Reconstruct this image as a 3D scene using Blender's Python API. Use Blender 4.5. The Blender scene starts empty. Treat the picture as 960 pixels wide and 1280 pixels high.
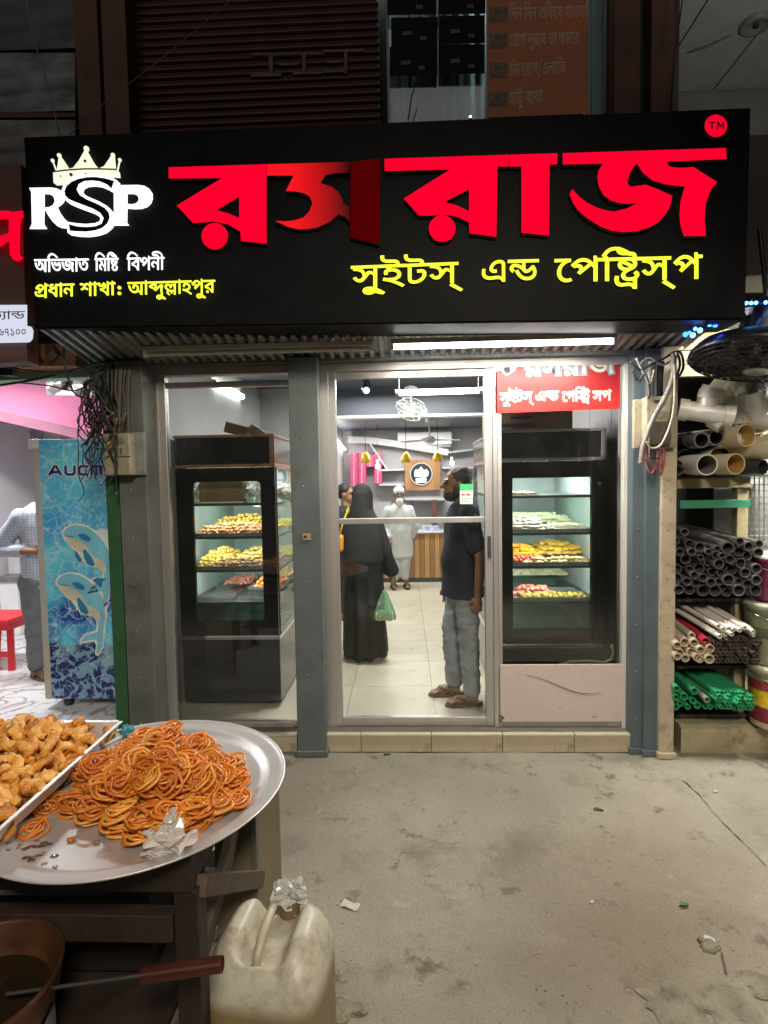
import bpy, bmesh, math, random, json
from mathutils import Vector, Matrix, noise
from mathutils.geometry import tessellate_polygon
random.seed(7)
SC = bpy.context.scene
COL = SC.collection
PI = math.pi
# ------------------------------------------------------------------ camera
CAM = Vector((0, 0, 1.7))
FPX = 700.0
PITCH, YAW, ROLL = math.radians(3.27), math.radians(2.2), math.radians(1.0)
ROT = (Matrix.Rotation(YAW, 3, 'Z') @ Matrix.Rotation(PI / 2 - PITCH, 3, 'X') @ Matrix.Rotation(-ROLL, 3, 'Z'))
cd = bpy.data.cameras.new('camera')
cd.sensor_fit = 'VERTICAL'; cd.sensor_height = 36.0; cd.lens = 36.0 * FPX / 1280.0
cd.clip_start = 0.05; cd.clip_end = 300
cam = bpy.data.objects.new('camera', cd); COL.objects.link(cam)
cam.matrix_world = Matrix.Translation(CAM) @ ROT.to_4x4()
SC.camera = cam
# ------------------------------------------------------------------ world, light, exposure (night)
W = bpy.data.worlds.new('World'); SC.world = W; W.use_nodes = True
nt = W.node_tree
sky = nt.nodes.new('ShaderNodeTexSky'); sky.sky_type = 'NISHITA'; sky.sun_disc = False
sky.sun_elevation = math.radians(40); sky.sun_rotation = math.radians(168)
bg = nt.nodes['Background']; nt.links.new(sky.outputs[0], bg.inputs[0]); bg.inputs[1].default_value = 0.0035
sd = bpy.data.lights.new('ambient_fill_sun', 'SUN'); sd.energy = 0.28; sd.angle = math.radians(40); sd.color = (1, .95, .88)  # weak ambient fill, added to lift the upper facade and beams
so = bpy.data.objects.new('ambient_fill_sun', sd); COL.objects.link(so)
so.rotation_euler = (math.radians(50), 0, math.radians(-12))
SC.view_settings.view_transform = 'Standard'; SC.view_settings.look = 'None'
SC.view_settings.exposure = 0.0; SC.view_settings.gamma = 1.0
SC.cycles.use_denoising = True
SC.cycles.max_bounces = 7; SC.cycles.transparent_max_bounces = 16
SC.cycles.sample_clamp_indirect = 4.0
SC.cycles.caustics_reflective = False; SC.cycles.caustics_refractive = False

def lamp(name, typ, loc, target, power, color=(1, 1, 1), **k):
    l = bpy.data.lights.new(name, typ); l.energy = power; l.color = color
    for a, b in k.items(): setattr(l, a, b)
    o = bpy.data.objects.new(name, l); COL.objects.link(o); o.location = loc
    o.rotation_euler = (Vector(target) - Vector(loc)).to_track_quat('-Z', 'Y').to_euler()
    return o
# the street lamp across the lane that lights the ground and the food stall
lamp('street_lamp_light', 'SPOT', (0.9, -1.9, 4.3), (-0.1, 2.3, 0.0), 720, (1, .89, .70), spot_size=math.radians(72), spot_blend=.5, shadow_soft_size=.45)
# area lamps added out of sight under the shop ceiling, for its LED tubes' light
lamp('shop_led_front', 'AREA', (0.0, 4.5, 2.66), (0.0, 4.5, 0), 62, (1, .98, .93), shape='RECTANGLE', size=1.3, size_y=.12)
lamp('shop_led_middle', 'AREA', (0.0, 5.9, 2.66), (0.0, 5.9, 0), 52, (1, .98, .93), shape='RECTANGLE', size=1.3, size_y=.12)
lamp('shop_led_back', 'AREA', (0.1, 8.0, 2.36), (0.1, 8.3, 0), 55, (1, .97, .95), shape='RECTANGLE', size=1.4, size_y=.12)
lamp('left_shop_led', 'AREA', (-3.3, 4.3, 2.75), (-3.3, 4.3, 0), 80, (1, .97, .98), shape='RECTANGLE', size=1.2, size_y=.2)
lamp('right_shop_led', 'AREA', (2.35, 3.08, 2.56), (1.95, 3.5, 1.0), 120, (1, .95, .82), shape='RECTANGLE', size=.9, size_y=.08)
lamp('canopy_tube_light', 'AREA', (0.55, 3.14, 2.415), (0.55, 3.14, 0), 44, (1, .95, .84), shape='RECTANGLE', size=1.25, size_y=.04)

lamp('upper_ceiling_fill', 'SPOT', (2.7, 3.0, 3.60), (2.6, 4.6, 5.2), 24, (1, .98, .9), spot_size=math.radians(120), spot_blend=.6, shadow_soft_size=.1)  # lamp without fixture, added to brighten the underside of the tiled ceiling
lamp('upper_room_light', 'AREA', (.45, 3.655, 4.9), (.45, 3.62, 3.4), 7, (.85, .97, 1), shape='RECTANGLE', size=1.2, size_y=.05)

# ------------------------------------------------------------------ pixels of the photograph to points of the place
def ray(px, py): return ROT @ Vector(((px - 480) / FPX, -(py - 640) / FPX, -1))
def P(px, py, Y):
    d = ray(px, py); return CAM + d * (Y / d.y)
def PZ(px, py, Z):
    d = ray(px, py); return CAM + d * ((Z - 1.7) / d.z)
def cam_px(p):
    q = ROT.transposed() @ (Vector(p) - CAM); return (480 + FPX * q.x / -q.z, 640 - FPX * q.y / -q.z)
def X(px, py, Y): return P(px, py, Y).x
def Z(px, py, Y): return P(px, py, Y).z

# ------------------------------------------------------------------ materials
MATS = {}
def M(name, col, rough=.6, metal=0.0, var=.18, scale=6.0, bump=.0, bscale=60.0, dirt=None, spec=.5, coat=0, sub=0, trans=0, stretch=None):
    if name in MATS: return MATS[name]
    m = bpy.data.materials.new(name); m.use_nodes = True; MATS[name] = m
    n = m.node_tree.nodes; L = m.node_tree.links; b = n['Principled BSDF']
    tc = n.new('ShaderNodeTexCoord'); src = tc.outputs['Object']
    if stretch:
        mp = n.new('ShaderNodeMapping'); mp.inputs['Scale'].default_value = stretch; L.new(src, mp.inputs[0]); src = mp.outputs[0]
    nz = n.new('ShaderNodeTexNoise'); nz.inputs['Scale'].default_value = scale; nz.inputs['Detail'].default_value = 6
    L.new(src, nz.inputs[0])
    rp = n.new('ShaderNodeValToRGB'); c = col
    rp.color_ramp.elements[0].position = .3; rp.color_ramp.elements[1].position = .72
    rp.color_ramp.elements[0].color = (c[0] * (1 - var), c[1] * (1 - var), c[2] * (1 - var), 1)
    rp.color_ramp.elements[1].color = (min(1, c[0] * (1 + var)), min(1, c[1] * (1 + var)), min(1, c[2] * (1 + var)), 1)
    L.new(nz.outputs[0], rp.inputs[0]); out = rp.outputs[0]
    if dirt:
        dc, amt, ds = dirt
        n2 = n.new('ShaderNodeTexNoise'); n2.inputs['Scale'].default_value = ds; n2.inputs['Detail'].default_value = 9; n2.inputs['Roughness'].default_value = .68
        L.new(src, n2.inputs[0])
        r2 = n.new('ShaderNodeMapRange'); r2.inputs[1].default_value = .52; r2.inputs[2].default_value = .72; r2.inputs[3].default_value = 0; r2.inputs[4].default_value = amt
        L.new(n2.outputs[0], r2.inputs[0])
        mx = n.new('ShaderNodeMix'); mx.data_type = 'RGBA'; L.new(r2.outputs[0], mx.inputs[0]); L.new(out, mx.inputs[6]); mx.inputs[7].default_value = (*dc, 1)
        out = mx.outputs[2]
    L.new(out, b.inputs['Base Color'])
    rr = n.new('ShaderNodeMapRange'); rr.inputs[3].default_value = max(.02, rough - .10); rr.inputs[4].default_value = min(1, rough + .10)
    L.new(nz.outputs[0], rr.inputs[0]); L.new(rr.outputs[0], b.inputs['Roughness'])
    b.inputs['Metallic'].default_value = metal; b.inputs['Specular IOR Level'].default_value = spec
    if coat: b.inputs['Coat Weight'].default_value = coat; b.inputs['Coat Roughness'].default_value = .12
    if sub:
        b.inputs['Subsurface Weight'].default_value = sub; b.inputs['Subsurface Radius'].default_value = (.02, .01, .004); b.inputs['Subsurface Scale'].default_value = .5
    if trans: b.inputs['Transmission Weight'].default_value = trans
    if bump:
        n3 = n.new('ShaderNodeTexNoise'); n3.inputs['Scale'].default_value = bscale; n3.inputs['Detail'].default_value = 5; L.new(src, n3.inputs[0])
        bp = n.new('ShaderNodeBump'); bp.inputs['Strength'].default_value = bump; bp.inputs['Distance'].default_value = .01
        L.new(n3.outputs[0], bp.inputs['Height']); L.new(bp.outputs[0], b.inputs['Normal'])
    return m
def EM(name, col, s):
    if name in MATS: return MATS[name]
    m = bpy.data.materials.new(name); m.use_nodes = True; MATS[name] = m
    n = m.node_tree.nodes; b = n['Principled BSDF']; b.inputs['Base Color'].default_value = (*[c * .04 for c in col], 1); b.inputs['Specular IOR Level'].default_value = .0
    b.inputs['Emission Color'].default_value = (*col, 1); b.inputs['Emission Strength'].default_value = s; b.inputs['Roughness'].default_value = .8
    return m
def GLASS(name, tint=(.95, .97, .96), refl=1.0, rough=.0, haze=0.0):
    if name in MATS: return MATS[name]
    m = bpy.data.materials.new(name); m.use_nodes = True; MATS[name] = m
    n = m.node_tree.nodes; L = m.node_tree.links; n.clear()
    o = n.new('ShaderNodeOutputMaterial'); t = n.new('ShaderNodeBsdfTransparent'); t.inputs[0].default_value = (*tint, 1)
    g = n.new('ShaderNodeBsdfGlossy'); g.inputs['Roughness'].default_value = rough; g.inputs[0].default_value = (1, 1, 1, 1)
    f = n.new('ShaderNodeFresnel'); f.inputs[0].default_value = 1.5
    mu = n.new('ShaderNodeMath'); mu.operation = 'MULTIPLY'; mu.inputs[1].default_value = refl; L.new(f.outputs[0], mu.inputs[0])
    mx = n.new('ShaderNodeMixShader'); L.new(mu.outputs[0], mx.inputs[0]); L.new(t.outputs[0], mx.inputs[1]); L.new(g.outputs[0], mx.inputs[2])
    last = mx.outputs[0]
    if haze:   # smears of dust on the pane
        d = n.new('ShaderNodeBsdfDiffuse'); d.inputs[0].default_value = (.8, .8, .78, 1)
        tc = n.new('ShaderNodeTexCoord'); nz = n.new('ShaderNodeTexNoise'); nz.inputs['Scale'].default_value = 3.5; nz.inputs['Detail'].default_value = 7
        L.new(tc.outputs['Object'], nz.inputs[0])
        mr = n.new('ShaderNodeMapRange'); mr.inputs[1].default_value = .45; mr.inputs[2].default_value = .75; mr.inputs[3].default_value = haze * .25; mr.inputs[4].default_value = haze
        L.new(nz.outputs[0], mr.inputs[0])
        m2 = n.new('ShaderNodeMixShader'); L.new(mr.outputs[0], m2.inputs[0]); L.new(last, m2.inputs[1]); L.new(d.outputs[0], m2.inputs[2]); last = m2.outputs[0]
    L.new(last, o.inputs[0])
    return m

# ------------------------------------------------------------------ mesh helper
class MB:
    def __init__(s): s.v = []; s.f = []; s.mi = []; s.sm = []; s.cm = 0
    def add(s, vs, fs, smooth=False):
        b = len(s.v); s.v += [tuple(v) for v in vs]
        for f in fs: s.f.append([i + b for i in f]); s.mi.append(s.cm); s.sm.append(smooth)
        return s
    def box(s, x0, x1, y0, y1, z0, z1):
        if x0 > x1: x0, x1 = x1, x0
        if y0 > y1: y0, y1 = y1, y0
        if z0 > z1: z0, z1 = z1, z0
        return s.add([(x0, y0, z0), (x1, y0, z0), (x1, y1, z0), (x0, y1, z0), (x0, y0, z1), (x1, y0, z1), (x1, y1, z1), (x0, y1, z1)],
                     [(0, 3, 2, 1), (4, 5, 6, 7), (0, 1, 5, 4), (1, 2, 6, 5), (2, 3, 7, 6), (3, 0, 4, 7)])
    def beam(s, p0, p1, w, h, up=(0, 0, 1)):
        p0, p1 = Vector(p0), Vector(p1); d = (p1 - p0).normalized(); u = Vector(up)
        sd_ = d.cross(u)
        if sd_.length < 1e-4: sd_ = d.cross(Vector((0, 1, 0)))
        sd_.normalize(); u = sd_.cross(d).normalized(); a = sd_ * w / 2; b = u * h / 2
        return s.add([p0 - a - b, p0 + a - b, p0 + a + b, p0 - a + b, p1 - a - b, p1 + a - b, p1 + a + b, p1 - a + b],
                     [(0, 3, 2, 1), (4, 5, 6, 7), (0, 1, 5, 4), (1, 2, 6, 5), (2, 3, 7, 6), (3, 0, 4, 7)])
    def cyl(s, p0, p1, r0, r1=None, n=16, cap=True, smooth=True):
        r1 = r0 if r1 is None else r1
        p0, p1 = Vector(p0), Vector(p1); d = (p1 - p0).normalized()
        a = d.orthogonal().normalized(); b = d.cross(a)
        vs = [p0 + (a * math.cos(2 * PI * i / n) + b * math.sin(2 * PI * i / n)) * r0 for i in range(n)]
        vs += [p1 + (a * math.cos(2 * PI * i / n) + b * math.sin(2 * PI * i / n)) * r1 for i in range(n)]
        s.add(vs, [(i, (i + 1) % n, n + (i + 1) % n, n + i) for i in range(n)], smooth)
        if cap:
            s.add(vs[:n], [tuple(range(n))[::-1]]); s.add(vs[n:], [tuple(range(n))])
        return s
    def pipe(s, p0, p1, r, wall=.12, n=14):
        p0, p1 = Vector(p0), Vector(p1); d = (p1 - p0).normalized(); a = d.orthogonal().normalized(); b = d.cross(a)
        rin = r * (1 - wall); R = lambda p, q: [p + (a * math.cos(2 * PI * i / n) + b * math.sin(2 * PI * i / n)) * q for i in range(n)]
        s.add(R(p0, r) + R(p1, r), [(i, (i + 1) % n, n + (i + 1) % n, n + i) for i in range(n)], True)
        s.add(R(p0, rin) + R(p1, rin), [(i, n + i, n + (i + 1) % n, (i + 1) % n) for i in range(n)], True)
        s.add(R(p0, r) + R(p0, rin), [(i, n + i, n + (i + 1) % n, (i + 1) % n) for i in range(n)])
        s.add(R(p1, r) + R(p1, rin), [(i, (i + 1) % n, n + (i + 1) % n, n + i) for i in range(n)])
        return s
    def tube(s, pts, r, n=6, cap=True):
        pts = [Vector(p) for p in pts]; rr = r if isinstance(r, (list, tuple)) else [r] * len(pts)
        vs = []; t0 = (pts[1] - pts[0]).normalized(); a = t0.orthogonal().normalized()
        for i, p in enumerate(pts):
            t = (pts[min(i + 1, len(pts) - 1)] - pts[max(i - 1, 0)])
            t = t.normalized() if t.length > 1e-9 else t0
            a = (a - t * a.dot(t)); a = a.normalized() if a.length > 1e-6 else t.orthogonal().normalized()
            b = t.cross(a)
            vs += [p + (a * math.cos(2 * PI * k / n) + b * math.sin(2 * PI * k / n)) * rr[i] for k in range(n)]
        fs = []
        for i in range(len(pts) - 1):
            for k in range(n): fs.append((i * n + k, i * n + (k + 1) % n, (i + 1) * n + (k + 1) % n, (i + 1) * n + k))
        if cap: fs += [tuple(range(n))[::-1], tuple(range((len(pts) - 1) * n, len(pts) * n))]
        return s.add(vs, fs, True)
    def loft(s, rings, cap=True, smooth=True):
        n = len(rings[0]); vs = [v for r in rings for v in r]; fs = []
        for i in range(len(rings) - 1):
            for k in range(n): fs.append((i * n + k, i * n + (k + 1) % n, (i + 1) * n + (k + 1) % n, (i + 1) * n + k))
        s.add(vs, fs, smooth)
        if cap: s.add(rings[0], [tuple(range(n))[::-1]]); s.add(rings[-1], [tuple(range(n))])
        return s
    def lathe(s, prof, c=(0, 0, 0), n=48, R=None):
        rings = []
        for r, z in prof:
            ring = []
            for i in range(n):
                v = Vector((r * math.cos(2 * PI * i / n), r * math.sin(2 * PI * i / n), z))
                if R is not None: v = R @ v
                ring.append(v + Vector(c))
            rings.append(ring)
        return s.loft(rings, cap=False)
    def ball(s, c, r, n=8, m=6, R=None):
        c = Vector(c); r = (r, r, r) if not isinstance(r, (tuple, list)) else r
        vs = [Vector((0, 0, -r[2]))]
        for j in range(1, m):
            ph = -PI / 2 + PI * j / m
            for i in range(n): vs.append(Vector((r[0] * math.cos(ph) * math.cos(2 * PI * i / n), r[1] * math.cos(ph) * math.sin(2 * PI * i / n), r[2] * math.sin(ph))))
        vs.append(Vector((0, 0, r[2])))
        fs = [(0, 1 + (i + 1) % n, 1 + i) for i in range(n)]
        for j in range(m - 2):
            for i in range(n): fs.append((1 + j * n + i, 1 + j * n + (i + 1) % n, 1 + (j + 1) * n + (i + 1) % n, 1 + (j + 1) * n + i))
        t = len(vs) - 1; fs += [(t, 1 + (m - 2) * n + i, 1 + (m - 2) * n + (i + 1) % n) for i in range(n)]
        if R is not None: vs = [R @ v for v in vs]
        return s.add([v + c for v in vs], fs, True)
    def poly(s, outer, holes, fn, d0, d1, side=None, front=0, back=False):
        """flat shape in 2D with holes, pushed from depth d0 to d1; fn(x, y, d) gives the point"""
        loops = [outer] + list(holes)
        tri = tessellate_polygon([[Vector((p[0], p[1], 0)) for p in l] for l in loops])
        allp = [p for l in loops for p in l]; keep = s.cm
        s.cm = front
        s.add([fn(p[0], p[1], d1) for p in allp], [tuple(t) for t in tri])
        if back: s.add([fn(p[0], p[1], d0) for p in allp], [tuple(t)[::-1] for t in tri])
        s.cm = side if side is not None else front
        for l in loops:
            n = len(l); s.add([fn(p[0], p[1], d0) for p in l] + [fn(p[0], p[1], d1) for p in l], [(i, (i + 1) % n, n + (i + 1) % n, n + i) for i in range(n)])
        s.cm = keep
        return s
    def build(s, name, mat, parent=None, bev=0, fixn=True, kind=None):
        xs = [v[0] for v in s.v]; ys = [v[1] for v in s.v]; zs = [v[2] for v in s.v]
        o0 = Vector(((min(xs) + max(xs)) / 2, (min(ys) + max(ys)) / 2, min(zs)))
        me = bpy.data.meshes.new(name); me.from_pydata([Vector(v) - o0 for v in s.v], [], s.f)
        for m in (mat if isinstance(mat, (list, tuple)) else [mat]): me.materials.append(m)
        me.polygons.foreach_set('material_index', s.mi); me.polygons.foreach_set('use_smooth', s.sm)
        if fixn:
            bm = bmesh.new(); bm.from_mesh(me); bmesh.ops.recalc_face_normals(bm, faces=bm.faces); bm.to_mesh(me); bm.free()
        me.update()
        o = bpy.data.objects.new(name, me); COL.objects.link(o); o.location = o0
        if bev:
            b = o.modifiers.new('bevel', 'BEVEL'); b.width = bev; b.segments = 2; b.limit_method = 'ANGLE'
        if parent is not None: adopt(o, parent)
        if kind: o['kind'] = kind
        return o
def wloc(o):
    v = Vector(o.location)
    while o.parent: 
        v = v + o.matrix_parent_inverse.translation; o = o.parent; v = v + Vector(o.location)
    return v
def adopt(o, parent): o.parent = parent; o.matrix_parent_inverse = Matrix.Translation(-wloc(parent))
def tag(o, label=None, cat=None, group=None, kind=None):
    if label: o['label'] = label
    if cat: o['category'] = cat
    if group: o['group'] = group
    if kind: o['kind'] = kind
    return o
def thing(name, loc, label, cat, group=None):
    o = bpy.data.objects.new(name, None); COL.objects.link(o); o.location = loc; o.empty_display_size = .1
    return tag(o, label, cat, group)
def copy_thing(o, loc=None, rot=None, scale=None, label=None):
    c = o.copy(); COL.objects.link(c)
    if loc is not None: c.location = loc
    if rot is not None: c.rotation_euler = rot
    if scale is not None: c.scale = scale
    if label: c['label'] = label
    for ch in o.children:
        k = ch.copy(); COL.objects.link(k); k.parent = c; k.matrix_parent_inverse = ch.matrix_parent_inverse
        for g in ch.children:
            h = g.copy(); COL.objects.link(h); h.parent = k; h.matrix_parent_inverse = g.matrix_parent_inverse
    return c
def struct(o): o['kind'] = 'structure'; return o
def bake(o):
    dg = bpy.context.evaluated_depsgraph_get(); dg.update()
    me = bpy.data.meshes.new_from_object(o.evaluated_get(dg)); o.modifiers.clear(); old = o.data; o.data = me; me.name = old.name
    return o
# outlines of the Bengali letters: advance width, then closed outlines as x, y, x, y ... in units of 1/1000 em
FT = {
    'sw': [50, 57, 10, 30, 50, 65],
    'end': [16, 361],
    'pes': [61, 40, 55, 430, 50, 65],
    'pes2': [61, 40, 55, 443],
    'sop': [50, 40],
    'avi': [8, 55, 43, 27, 54, 35],
    'mis': [55, 44, 523],
    'bip': [55, 42, 40, 39, 56],
    'pro': [224, 38, 54, 39],
    'sha': [48, 54, 21, 54],
    'abd': [9, 385, 57, 413, 54, 51, 40, 57, 46],
    'rasraj': [46, 50, 46, 54, 27],
    'stand': [50, 434, 202, 54, 361],
    'num': [81, 82, 76, 75, 75],
    'din': [55, 37, 39, -1, 55, 37, 39, -1, 456, 55, 20, 61, 45, 52, -1, 45, 54, 18, 45, 52, 54],
    'dur': [61, 46, 54, 22, -1, 37, 58, 46, 61, 42, -1, 35, 54, -1, 20, 44, 61, 46],
    'chor': [25, 131, 44, -1, 61, 46, 54, 22, 600, 16, 47, 54, 55, 131, 27],
    'hat': [51, 54, 30, 57, -1, 42, 202, 36, 54],
    'pc': [40],
}
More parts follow.
